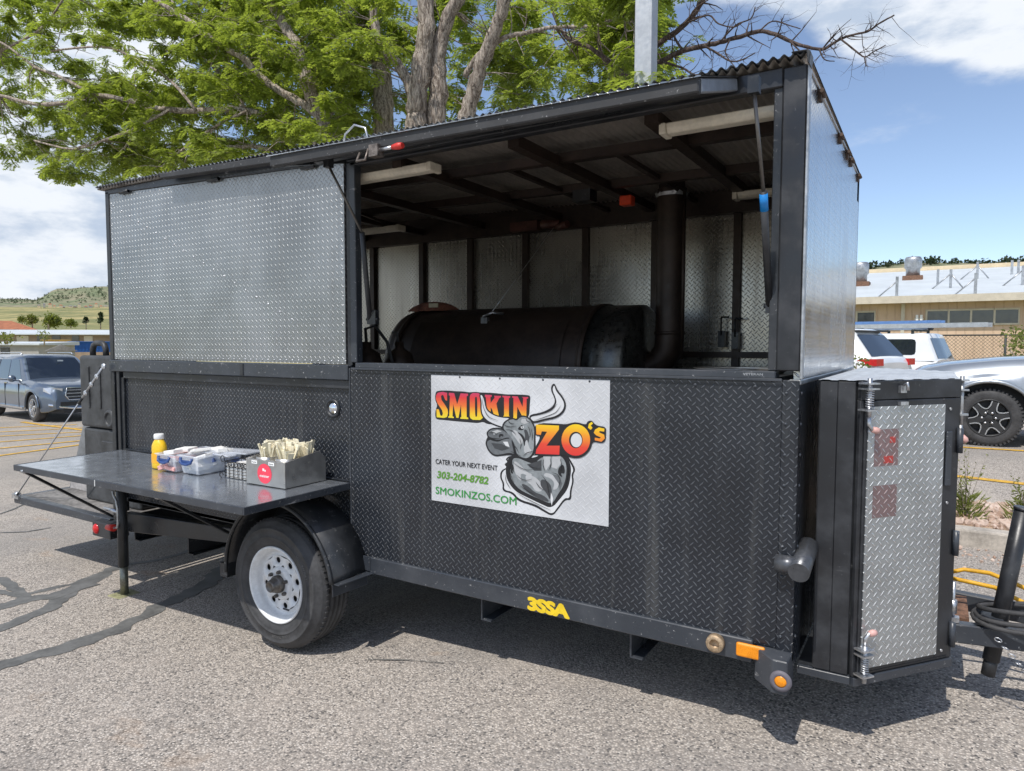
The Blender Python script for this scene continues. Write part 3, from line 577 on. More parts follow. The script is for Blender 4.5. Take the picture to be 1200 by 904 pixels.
CLUSTERS=[(-18.9,7.37,6.41),(-26.06,7.6,10.6),(-7.59,4.56,5.45),(-35.22,7.44,11.66),(-21.88,3.81,7.06),(-11.04,7.37,6.33),(-12.42,7.84,6.23),(-7.51,6.12,5.32),(-10.8,5.8,7.62),(-11.55,7.32,9.41),(-7.4,6.4,6.53),(-17.11,7.93,6.93),(-3.54,8.04,6.61),(-6.87,7.33,5.88),(-22.69,4.45,10.11),(-13.89,4.11,5.1),(-20.98,4.85,9.2),(-6.55,4.47,5.74),(-15.01,6.65,5.9),(-8.07,4.34,6.75),(-12.67,4.29,7.54),(-24.74,4.66,10.09),(-9.67,5.27,6.26),(-9.71,4.95,4.64),(-2.61,4.36,5.46),(-13.03,4.56,5.54),(-9.71,6.72,7.66),(-3.67,8.27,5.68),(-23.51,6.83,9.87),(-21.59,4.36,7.91),(-3.85,7.24,6.2),(-16.38,5.63,6.93),(-14.75,6.93,7.13),(-27.0,6.74,9.97),(-20.63,7.37,7.01),(-34.51,7.85,11.06),(-21.76,5.93,9.07),(-9.76,6.13,6.87),(-3.56,5.98,5.38),(-12.56,5.76,5.44),(-13.99,6.36,5.37),(-18.46,5.14,11.37),(-16.99,7.13,9.77),(-2.27,4.21,4.42),(-11.47,7.69,9.48),(-11.5,4.0,9.47),(-9.63,5.87,7.87),(-23.0,4.21,9.47),(-13.82,5.26,8.38),(-20.14,4.43,11.19),(-12.44,4.52,5.91),(-6.33,6.77,5.78),(-19.27,7.27,8.56),(-8.73,6.01,9.78),(-15.62,4.94,8.83),(-8.81,6.54,5.42),(-17.35,4.67,7.13),(-13.19,7.8,9.37),(-7.95,5.57,6.88),(-13.18,5.67,6.38),(-6.08,4.34,6.3),(-23.35,4.79,12.96),(-16.52,4.75,6.37),(-19.39,5.87,10.49),(-15.84,7.95,9.76),(-9.48,6.0,8.57),(-10.12,7.78,6.4),(-13.57,4.54,6.34),(-4.02,7.63,6.07),(-6.79,4.03,4.96),(-6.51,8.02,9.02),(-11.45,5.77,7.51),(-7.18,5.09,5.69),(-12.28,7.54,6.16),(-20.21,4.68,7.27),(-11.82,5.16,7.79),(-13.45,6.75,8.23),(-11.39,4.84,6.23),(-13.47,5.8,6.56),(-9.83,5.82,6.16),(-14.7,6.2,6.09),(-16.04,5.2,7.36),(-15.08,7.41,5.77),(-29.08,5.68,9.0),(-10.38,5.58,8.05),(-7.9,7.88,7.62),(-12.74,6.87,7.76),(-9.61,4.22,4.69),(-16.53,6.32,7.81),(-4.75,8.39,8.82),(-15.6,4.21,8.53),(-3.09,7.5,5.4),(-10.63,5.07,7.2),(-11.9,6.54,7.06),(-9.02,5.09,6.49),(-5.85,7.45,5.67),(-15.21,7.62,8.27),(-10.24,5.06,4.85),(-6.98,8.01,7.13),(-9.28,5.26,4.91),(-27.13,6.33,9.69),(-20.09,4.9,7.34),(-16.87,5.99,5.6),(-12.31,7.73,7.29),(-9.48,6.2,4.99),(-7.85,6.62,5.88),(-11.46,5.46,5.28),(-18.12,3.89,6.6),(-2.59,4.46,5.52),(-5.92,8.33,7.2),(-11.33,6.45,8.29),(-13.48,4.63,6.18),(-6.36,6.07,5.42),(-12.91,3.93,8.16),(-4.83,7.59,5.97),(-15.57,6.8,7.27),(-17.53,7.25,7.73),(-13.34,7.51,7.42),(-16.0,3.92,10.93),(-11.61,6.52,8.42),(-20.73,4.91,10.6),(-3.94,6.96,5.45),(-6.3,6.4,7.01),(-8.15,8.05,6.07),(-10.45,5.43,4.84),(-11.46,5.81,8.08),(-28.82,7.56,9.88),(-19.52,4.81,9.06),(-11.04,6.29,8.15),(-23.26,5.18,8.68),(-15.45,5.97,5.53),(-22.32,7.57,9.19),(-10.92,3.86,5.82),(-10.99,6.94,5.73),(-18.76,3.84,7.74),(-15.21,3.92,8.02),(-3.45,6.92,6.72),(-9.02,7.44,8.05),(-8.16,5.85,6.92),(-10.63,3.85,6.16),(-7.41,8.08,7.68),(-3.51,6.49,5.83),(-11.27,4.62,4.54),(-29.09,5.84,10.97),(-9.67,7.6,6.63),(-8.32,7.0,6.28),(-10.88,4.13,7.05),(-8.49,5.77,6.4),(-11.04,6.28,7.15),(-16.96,6.39,6.1),(-15.85,6.8,7.69),(-7.14,7.44,6.12),(-21.44,4.38,7.42),(-2.39,4.46,5.25),(-8.7,4.68,6.02),(-15.92,6.88,7.06),(-8.99,5.05,6.86),(-3.81,6.72,6.37),(-14.46,5.67,6.48),(-16.65,6.52,8.19),(-6.77,3.85,4.2),(-4.62,8.47,7.55),(-19.42,4.14,9.48),(-3.04,6.38,6.05),(-13.49,6.16,10.72),(-29.26,5.87,10.06),(-8.39,4.44,8.57),(-13.62,4.83,6.46),(-8.16,4.16,4.41),(-5.88,6.02,6.83),(-14.55,6.43,9.3),(-21.32,4.19,9.72),(-12.08,7.84,8.72),(-12.48,6.73,6.28),(-4.96,6.14,5.28),(-25.53,4.98,8.94),(-23.96,4.54,8.64),(-2.63,4.35,4.34),(-6.8,4.47,5.42),(-7.91,5.24,5.84),(-9.83,7.54,7.34),(-10.22,6.69,6.17),(-18.71,4.57,6.96),(-14.16,4.13,6.24),(-3.95,7.46,6.05),(-15.93,7.43,7.89),(-12.66,5.12,8.41),(-4.69,8.23,6.04),(-3.32,7.46,5.98),(-14.0,4.54,7.85),(-6.1,8.0,6.85),(-7.78,8.32,8.0),(-9.13,4.09,4.49),(-2.62,6.17,4.92),(-6.62,6.1,6.56),(-17.91,4.08,8.99),(-10.87,6.04,7.4),(-3.84,6.45,5.19),(-11.88,6.75,8.2),(-13.26,4.9,6.73),(-15.05,7.38,9.99),(-8.47,6.07,5.46),(-10.61,5.76,7.97),(-12.54,5.1,7.63),(-7.46,5.45,7.21),(-10.74,7.49,8.21),(-8.15,6.84,7.01),(-8.81,5.67,6.68),(-15.69,5.45,8.62),(-4.17,8.47,6.18),(-18.4,4.06,7.32),(-11.52,5.91,7.81),(-15.52,6.84,6.05),(-10.65,4.49,7.19),(-10.91,6.59,6.75),(-12.73,5.92,5.89),(-13.58,7.23,7.34),(-13.7,5.22,8.39),(-11.33,6.16,6.88),(-11.55,7.45,6.63),(-15.64,4.43,8.57),(-6.96,8.29,7.41),(-13.25,7.7,7.88),(-10.07,4.55,9.18),(-8.92,6.22,6.16),(-15.14,6.63,7.43),(-14.38,6.25,8.76),(-24.26,6.58,11.7),(-15.08,4.83,5.69),(-12.11,4.56,7.49),(-10.99,6.98,5.98),(-11.94,6.7,6.82),(-12.85,4.18,6.31),(-9.25,4.69,5.34),(-20.4,5.33,7.19),(-8.59,6.54,6.12),(-7.51,4.75,6.29),(-24.26,4.72,9.07),(-6.54,7.02,6.24),(-11.53,6.71,6.45),(-3.19,5.92,7.78),(-5.93,7.29,7.37),(-19.01,5.68,7.56),(-8.85,6.73,7.54),(-11.96,5.85,5.77),(-16.45,5.95,10.69),(-10.2,5.32,7.04),(-13.94,5.19,5.41),(-13.48,6.13,6.89),(-13.06,6.19,8.46),(-14.26,6.89,6.75),(-3.85,6.51,6.14),(-2.92,6.73,6.47),(-2.77,4.33,6.38),(-21.93,4.79,9.84),(-3.7,5.9,5.76),(-16.81,6.42,7.32),(-8.78,5.51,5.85),(-20.67,6.58,11.99),(-16.11,4.77,5.96),(-17.52,5.29,7.42),(-9.43,7.23,5.7),(-19.66,7.88,7.89),(-18.64,4.98,12.09),(-6.0,6.04,7.94),(-3.38,7.5,6.67),(-16.95,4.82,8.18),(-9.1,6.69,7.65),(-12.12,4.32,5.89),(-5.64,7.85,8.31),(-2.79,4.86,6.09),(-8.63,4.01,5.38),(-8.0,4.69,6.98),(-9.09,5.31,4.77),(-7.37,4.84,6.36),(-17.47,7.24,5.87),(-4.23,6.94,6.11),(-7.12,5.92,6.75),(-8.06,5.23,6.48),(-18.67,4.01,7.76),(-16.53,4.86,11.29),(-15.8,4.54,5.6),(-15.38,6.46,6.01),(-9.15,4.39,6.25),(-10.86,4.72,5.73),(-14.65,4.87,8.4),(-8.2,3.9,6.15),(-8.15,5.83,6.37),(-24.51,4.57,11.18),(-13.51,5.11,5.19),(-12.77,5.13,5.63),(-25.95,7.69,11.77),(-17.58,4.48,6.81),(-7.32,5.49,6.77),(-19.05,6.78,7.44),(-13.91,7.87,8.79),(-4.57,7.39,6.99),(-7.4,4.01,4.66),(-7.75,7.92,7.61),(-21.31,4.48,6.94),(-19.19,5.48,8.43),(-18.17,4.2,11.1),(-14.61,4.66,5.04),(-15.69,5.64,6.19),(-11.25,4.06,4.6),(-13.05,5.29,6.31),(-16.03,4.24,11.38),(-7.97,6.06,7.29),(-7.16,6.62,6.21),(-8.31,4.96,6.77),(-8.44,6.52,7.36),(-3.42,6.49,5.68),(-20.94,3.83,13.0),(-13.56,7.81,8.83),(-2.87,6.11,4.93),(-8.54,4.09,4.48),(-12.9,4.01,5.58),(-17.86,8.0,8.64),(-11.59,7.58,7.47),(-4.18,7.71,6.87),(-10.07,4.94,5.07),(-8.09,5.93,6.06),(-14.63,6.23,7.18),(-12.07,7.11,8.23),(-11.85,7.04,7.69),(-8.61,5.45,4.93),(-14.59,7.07,6.55),(-22.16,4.26,9.1),(-15.15,4.6,6.23),(-9.1,7.9,11.0),(-18.83,4.39,9.7),(-16.62,4.67,7.69),(-5.67,7.57,6.0),(-10.38,4.78,5.51),(-11.16,4.27,6.42),(-3.46,7.67,6.98),(-18.49,7.59,5.99),(-5.4,6.32,5.99),(-8.89,5.87,6.52),(-12.76,7.95,9.41),(-7.76,7.81,7.94),(-16.85,3.97,6.95),(-5.81,6.18,8.43),(-7.64,4.49,8.32),(-12.97,4.1,9.21),(-28.97,6.65,8.62),(-12.92,5.73,7.85),(-13.12,6.85,8.76),(-11.92,5.11,7.51),(-7.56,7.41,6.14),(-12.03,7.73,7.64),(-12.07,6.5,8.33),(-14.39,5.89,5.47),(-14.71,5.73,7.26),(-9.56,7.11,6.35),(-13.47,7.66,10.09),(-10.59,4.86,7.41),(-10.86,3.97,5.21),(-9.4,7.4,8.3),(-3.45,6.29,5.12),(-13.08,3.9,7.34),(-10.39,4.17,4.72),(-11.22,5.55,6.04),(-6.11,6.35,7.77),(-16.59,5.96,7.02),(-8.07,6.17,7.11),(-12.37,7.37,5.66),(-15.89,4.3,6.54),(-5.1,6.57,5.85),(-18.32,7.84,8.49),(-7.4,5.21,5.22),(-5.98,8.11,6.08),(-9.52,6.07,5.08),(-29.74,5.88,10.33),(-14.62,7.83,8.19),(-20.03,6.38,7.01),(-21.69,4.21,9.77),(-13.2,6.59,5.91),(-21.55,4.23,9.44),(-3.39,6.79,6.16),(-7.83,5.05,5.4),(-8.44,8.3,6.81),(-13.64,5.0,6.54),(-4.18,7.48,6.43),(-16.34,4.34,7.96),(-12.15,7.99,7.94),(-2.19,4.69,5.93),(-26.33,5.38,9.74),(-5.38,7.58,6.51),(-17.73,7.19,7.07),(-8.54,6.62,9.99),(-9.5,4.46,8.52),(-12.98,7.19,9.04),(-20.25,7.5,6.58),(-7.85,5.57,6.04),(-14.19,5.36,5.58),(-17.03,6.66,9.0),(-21.19,6.94,7.03),(-22.4,4.79,8.69),(-7.86,5.82,5.32),(-11.03,4.45,5.69),(-15.72,5.89,9.52),(-17.83,6.58,8.42),(-10.71,7.29,7.53),(-2.12,5.0,6.4),(-3.89,7.01,8.6),(-27.03,7.2,8.99),(-3.8,7.35,5.86),(-11.31,6.06,8.43),(-12.31,7.97,9.34),(-12.92,5.48,5.39),(-8.51,6.89,6.22),(-12.75,7.11,7.03),(-13.9,7.46,5.88),(-18.85,4.19,7.7),(-12.36,5.36,7.23),(-11.36,7.38,8.32),(-15.42,7.32,9.84),(-10.29,5.77,7.67),(-20.98,7.83,11.33),(-8.29,6.77,8.4),(-15.62,7.21,10.16),(-6.78,3.84,5.8),(-7.5,7.65,9.44),(-14.81,4.77,7.26),(-19.4,5.07,10.13),(-13.39,7.5,5.65),(-15.34,6.97,7.03),(-13.17,6.93,5.44),(-8.48,4.87,6.12),(-3.39,6.03,5.05),(-19.95,4.76,7.61),(-24.71,6.92,9.97),(-9.85,6.07,5.18),(-13.15,4.66,6.56),(-20.3,4.28,7.99),(-32.33,7.21,13.85),(-14.76,7.59,6.48),(-20.22,4.8,8.27),(-14.44,7.7,5.74),(-31.86,7.91,17.96),(-9.54,4.62,6.86),(-12.8,6.05,10.57),(-9.78,6.75,6.52),(-9.52,6.99,7.6),(-3.94,8.34,9.03),(-20.36,4.19,6.78),(-15.89,7.48,11.68),(-5.6,6.41,6.34),(-11.4,6.35,5.42),(-13.67,7.96,6.29),(-13.24,5.28,5.75),(-10.24,5.21,5.22),(-16.86,4.12,11.61),(-9.92,7.54,6.57),(-10.13,6.28,7.8),(-9.92,5.89,6.05),(-11.73,7.22,6.56),(-22.47,4.33,6.89),(-4.61,5.83,6.36),(-4.2,6.55,6.74),(-9.04,4.73,7.48),(-22.39,3.95,7.43),(-9.29,7.48,5.78),(-3.01,7.3,8.06),(-15.3,7.77,9.36),(-18.06,6.63,9.97),(-21.85,4.85,7.91),(-17.86,4.33,10.8),(-12.52,6.44,7.6),(-6.53,8.16,6.59),(-19.27,6.8,7.11),(-6.02,8.13,7.03),(-2.4,4.29,4.77),(-22.47,4.49,10.29),(-13.25,4.97,7.86),(-21.23,4.27,6.53),(-22.2,6.73,9.94),(-16.89,5.78,5.44),(-15.58,4.83,8.98),(-6.63,8.48,7.57),(-8.21,5.21,6.12),(-11.5,7.45,8.84),(-8.25,5.94,9.15),(-14.24,6.98,10.86),(-15.62,3.99,5.54),(-14.4,4.87,8.49),(-8.0,6.25,7.94),(-6.47,7.86,5.91),(-16.87,4.15,8.75),(-13.8,6.56,7.53),(-20.02,4.87,9.28),(-16.36,4.81,6.11),(-23.62,4.16,9.23),(-13.52,5.72,5.49),(-22.73,4.36,10.38),(-13.32,6.94,8.54),(-15.73,6.4,12.04),(-10.33,6.56,6.15),(-7.09,4.75,4.95),(-7.66,3.85,5.86),(-14.01,3.81,7.23),(-20.53,5.74,8.44),(-14.36,4.86,10.6),(-12.91,6.2,5.48),(-19.78,4.26,7.94),(-8.04,5.06,5.84),(-4.04,7.61,7.69),(-5.62,7.69,6.49),(-12.77,7.13,10.53),(-19.95,4.45,9.75),(-11.63,6.39,6.69),(-6.06,3.82,5.17),(-15.21,4.81,8.59),(-14.72,5.67,8.78),(-15.64,6.89,9.39),(-10.57,6.0,8.05),(-13.78,6.66,6.04),(-14.47,4.24,7.66),(-3.59,7.63,5.58),(-8.92,4.21,6.28),(-9.68,4.35,5.93),(-10.42,6.19,7.27),(-16.08,4.83,5.91),(-14.66,6.37,5.32),(-12.82,5.37,6.56),(-13.02,4.59,5.83),(-9.39,7.86,8.34),(-6.98,4.17,4.55),(-16.69,3.89,6.9),(-13.42,5.85,8.92),(-8.33,5.56,6.92),(-8.97,5.24,7.25),(-7.02,6.01,6.38),(-9.22,8.32,7.73),(-8.17,5.15,4.61),(-12.34,5.9,10.18),(-3.34,6.21,5.16),(-21.0,4.05,9.19),(-3.55,4.4,4.81),(-23.18,4.56,11.73),(-11.96,7.85,8.75),(-11.03,4.41,7.28),(-8.33,4.37,6.69),(-15.04,5.45,10.51),(-5.15,6.39,5.89),(-8.95,4.49,5.8),(-7.33,4.82,7.67),(-22.3,4.88,7.63),(-9.16,3.85,6.24),(-5.27,7.96,8.27),(-14.05,5.59,5.44),(-13.49,4.83,5.47),(-24.82,4.85,10.74),(-11.75,5.0,6.32),(-8.39,4.05,5.56),(-12.97,4.4,6.21),(-9.16,3.81,4.69),(-2.1,4.56,4.43),(-17.3,6.1,6.3),(-3.93,6.27,5.84),(-8.32,5.84,6.36),(-3.68,8.11,9.36),(-11.58,6.83,7.65),(-3.41,6.18,5.83),(-12.14,6.52,7.22),(-13.58,5.62,5.65),(-13.2,6.84,10.67),(-6.87,4.3,4.5),(-11.15,4.49,5.07),(-15.61,6.27,6.27),(-9.97,7.35,7.46),(-14.63,5.16,6.37),(-10.15,6.0,8.02),(-30.53,6.43,9.94),(-4.32,7.73,6.93),(-3.41,6.79,6.04),(-2.67,4.81,5.55),(-16.82,4.05,5.86),(-5.29,7.67,6.56),(-7.22,4.61,5.82),(-12.23,6.82,6.62),(-10.58,4.95,6.18),(-8.49,4.99,7.3),(-8.49,6.71,6.7),(-13.55,4.57,10.19),(-11.99,6.31,7.59),(-4.01,8.48,7.44),(-9.61,5.98,5.74),(-9.91,4.43,6.63),(-13.69,5.48,5.51),(-11.55,4.93,7.44),(-14.12,4.22,10.17),(-11.96,5.39,7.24),(-7.97,8.21,7.17),(-9.83,7.81,10.55),(-31.54,7.59,12.91),(-14.43,6.07,6.51),(-8.72,5.11,7.07),(-11.86,3.93,6.86),(-7.42,7.57,8.16),(-6.39,8.03,6.21),(-7.58,7.93,8.02),(-7.4,5.04,6.0),(-12.96,4.63,5.47),(-11.58,7.82,6.06),(-7.95,7.86,10.14),(-24.39,7.76,12.46),(-18.81,4.18,7.68),(-24.13,6.76,7.55),(-12.63,3.97,5.94),(-13.67,5.52,5.29),(-8.48,4.48,4.98),(-15.82,3.89,7.74),(-3.79,8.36,7.04),(-20.13,4.26,9.76),(-3.37,5.95,6.05),(-14.42,4.78,6.46),(-9.5,5.39,6.09),(-13.69,5.05,7.87),(-6.03,6.32,6.58),(-15.38,6.54,7.06),(-10.75,5.04,6.86),(-10.88,6.06,4.95),(-11.13,3.99,9.25),(-16.24,4.29,7.06),(-14.94,7.87,7.65),(-5.27,6.8,6.29),(-5.1,7.18,6.1),(-7.0,7.08,6.53),(-22.01,4.58,8.87),(-20.18,4.12,12.2),(-20.44,6.47,12.19),(-12.79,4.22,8.44),(-23.24,7.94,11.12),(-9.99,6.85,8.82),(-2.69,5.74,6.52),(-9.33,5.62,5.3),(-7.07,4.35,5.6),(-3.6,7.36,5.7),(-11.97,4.98,5.8),(-13.63,6.24,5.53),(-16.87,5.38,9.38),(-13.09,6.88,7.39),(-14.11,6.34,5.54),(-17.34,3.92,7.68),(-16.91,4.28,6.99),(-7.3,5.38,6.51),(-13.26,6.76,8.27),(-8.7,5.74,7.59),(-9.39,6.29,5.47),(-4.75,5.78,6.33),(-3.16,4.45,5.43),(-12.18,5.11,7.69),(-12.17,4.14,5.68),(-11.11,6.39,6.1),(-8.34,6.37,6.34),(-19.7,7.94,8.8),(-8.58,5.77,7.48),(-5.35,5.71,8.41),(-5.89,3.93,5.51),(-10.87,6.41,8.38),(-15.67,4.05,7.87),(-5.04,6.36,6.53),(-24.65,6.22,10.65),(-2.72,6.64,7.2),(-15.74,6.99,6.86),(-4.09,8.32,6.77),(-4.71,8.0,7.34),(-7.69,7.67,7.8),(-10.25,3.89,6.72),(-18.27,3.86,8.42),(-20.27,4.01,8.7),(-9.57,6.53,5.78),(-6.57,4.69,5.93),(-8.39,5.84,5.46),(-8.1,7.19,6.2),(-18.58,7.84,7.14),(-15.34,7.74,5.94),(-3.35,6.17,5.85),(-9.43,6.54,5.59),(-15.92,6.51,7.42),(-4.58,8.13,7.55),(-6.91,4.05,6.33),(-10.24,6.58,6.37),(-24.03,7.37,10.26),(-15.77,7.68,6.71),(-12.38,4.83,5.61),(-15.83,6.82,7.64),(-20.57,4.41,7.91),(-2.65,6.84,7.2),(-10.34,7.67,8.41),(-5.47,6.12,6.11),(-6.51,6.85,7.97),(-9.82,4.23,4.81),(-8.93,6.64,5.75),(-9.23,8.12,8.27),(-14.72,4.39,5.0),(-13.01,6.88,5.9),(-16.9,7.38,10.01),(-17.49,5.69,5.84),(-19.12,4.52,7.14),(-9.35,7.05,7.08),(-22.58,4.41,7.6),(-16.19,7.07,9.23),(-9.11,4.41,5.21),(-19.49,6.06,12.11),(-10.01,4.55,5.68),(-13.11,4.1,5.12),(-4.63,5.79,5.87),(-3.77,8.0,6.8),(-15.16,4.16,8.16),(-13.55,6.82,9.01),(-19.9,3.95,6.99),(-16.46,4.15,6.81),(-13.33,4.86,5.63),(-14.3,4.0,6.83),(-13.17,4.68,10.46),(-30.64,7.92,13.55),(-19.03,6.49,7.46),(-8.49,4.48,5.13),(-12.15,5.95,8.67),(-26.82,5.36,12.09),(-21.56,4.4,10.14),(-13.39,7.75,6.21),(-20.44,4.28,9.9),(-14.87,7.95,10.16),(-17.51,3.98,7.1),(-13.53,4.08,6.95),(-14.71,4.93,7.9),(-6.25,7.75,6.36),(-19.62,5.6,8.78),(-3.0,6.37,5.57),(-15.06,7.5,10.28),(-12.21,7.34,7.49),(-5.74,7.91,7.75),(-12.48,6.32,5.98),(-35.77,7.59,9.17),(-14.4,5.99,8.89),(-12.04,4.09,9.79),(-28.7,6.93,12.4),(-27.98,6.37,12.55),(-23.11,4.4,10.42),(-13.85,4.43,5.99),(-21.65,4.89,10.71),(-3.65,6.41,5.85),(-10.82,5.58,5.89),(-7.34,4.4,4.68),(-8.52,8.23,6.11),(-7.54,4.8,6.52),(-13.81,4.26,5.75),(-8.55,7.96,9.58),(-12.48,7.14,9.13),(-23.13,4.35,13.13),(-19.36,3.84,9.55),(-7.96,5.32,5.3),(-21.34,3.83,6.9),(-18.6,6.05,8.43),(-25.39,6.6,10.0),(-8.74,8.07,8.63),(-2.87,6.31,5.26),(-8.52,5.26,5.65),(-10.24,4.88,7.17),(-14.25,7.26,9.26),(-23.54,4.25,7.88),(-5.59,5.97,8.18),(-17.99,7.96,7.92),(-17.97,4.51,8.36),(-13.21,6.68,7.39),(-11.98,7.77,7.88),(-14.59,5.77,6.81),(-9.44,7.8,8.55),(-7.39,5.22,6.71),(-14.52,5.84,10.73),(-6.33,8.28,6.55),(-24.91,5.31,8.98),(-13.23,4.59,8.39),(-4.31,7.4,6.92),(-2.77,7.27,7.89),(-14.44,7.16,7.07),(-18.41,3.94,7.64),(-4.08,8.01,7.4),(-13.77,6.47,6.95),(-14.39,4.13,6.07),(-9.45,5.48,7.43),(-12.68,4.79,5.06),(-9.09,6.9,5.92),(-11.34,5.5,5.48),(-11.49,6.0,8.45),(-10.05,6.19,6.82),(-11.34,6.0,7.24),(-12.7,5.57,7.47),(-14.14,6.1,6.62),(-15.07,7.77,6.56),(-6.92,7.18,5.89),(-6.09,8.26,6.51),(-11.83,7.29,8.27),(-14.19,6.02,7.18),(-6.93,4.07,6.37),(-6.84,4.78,6.71)]
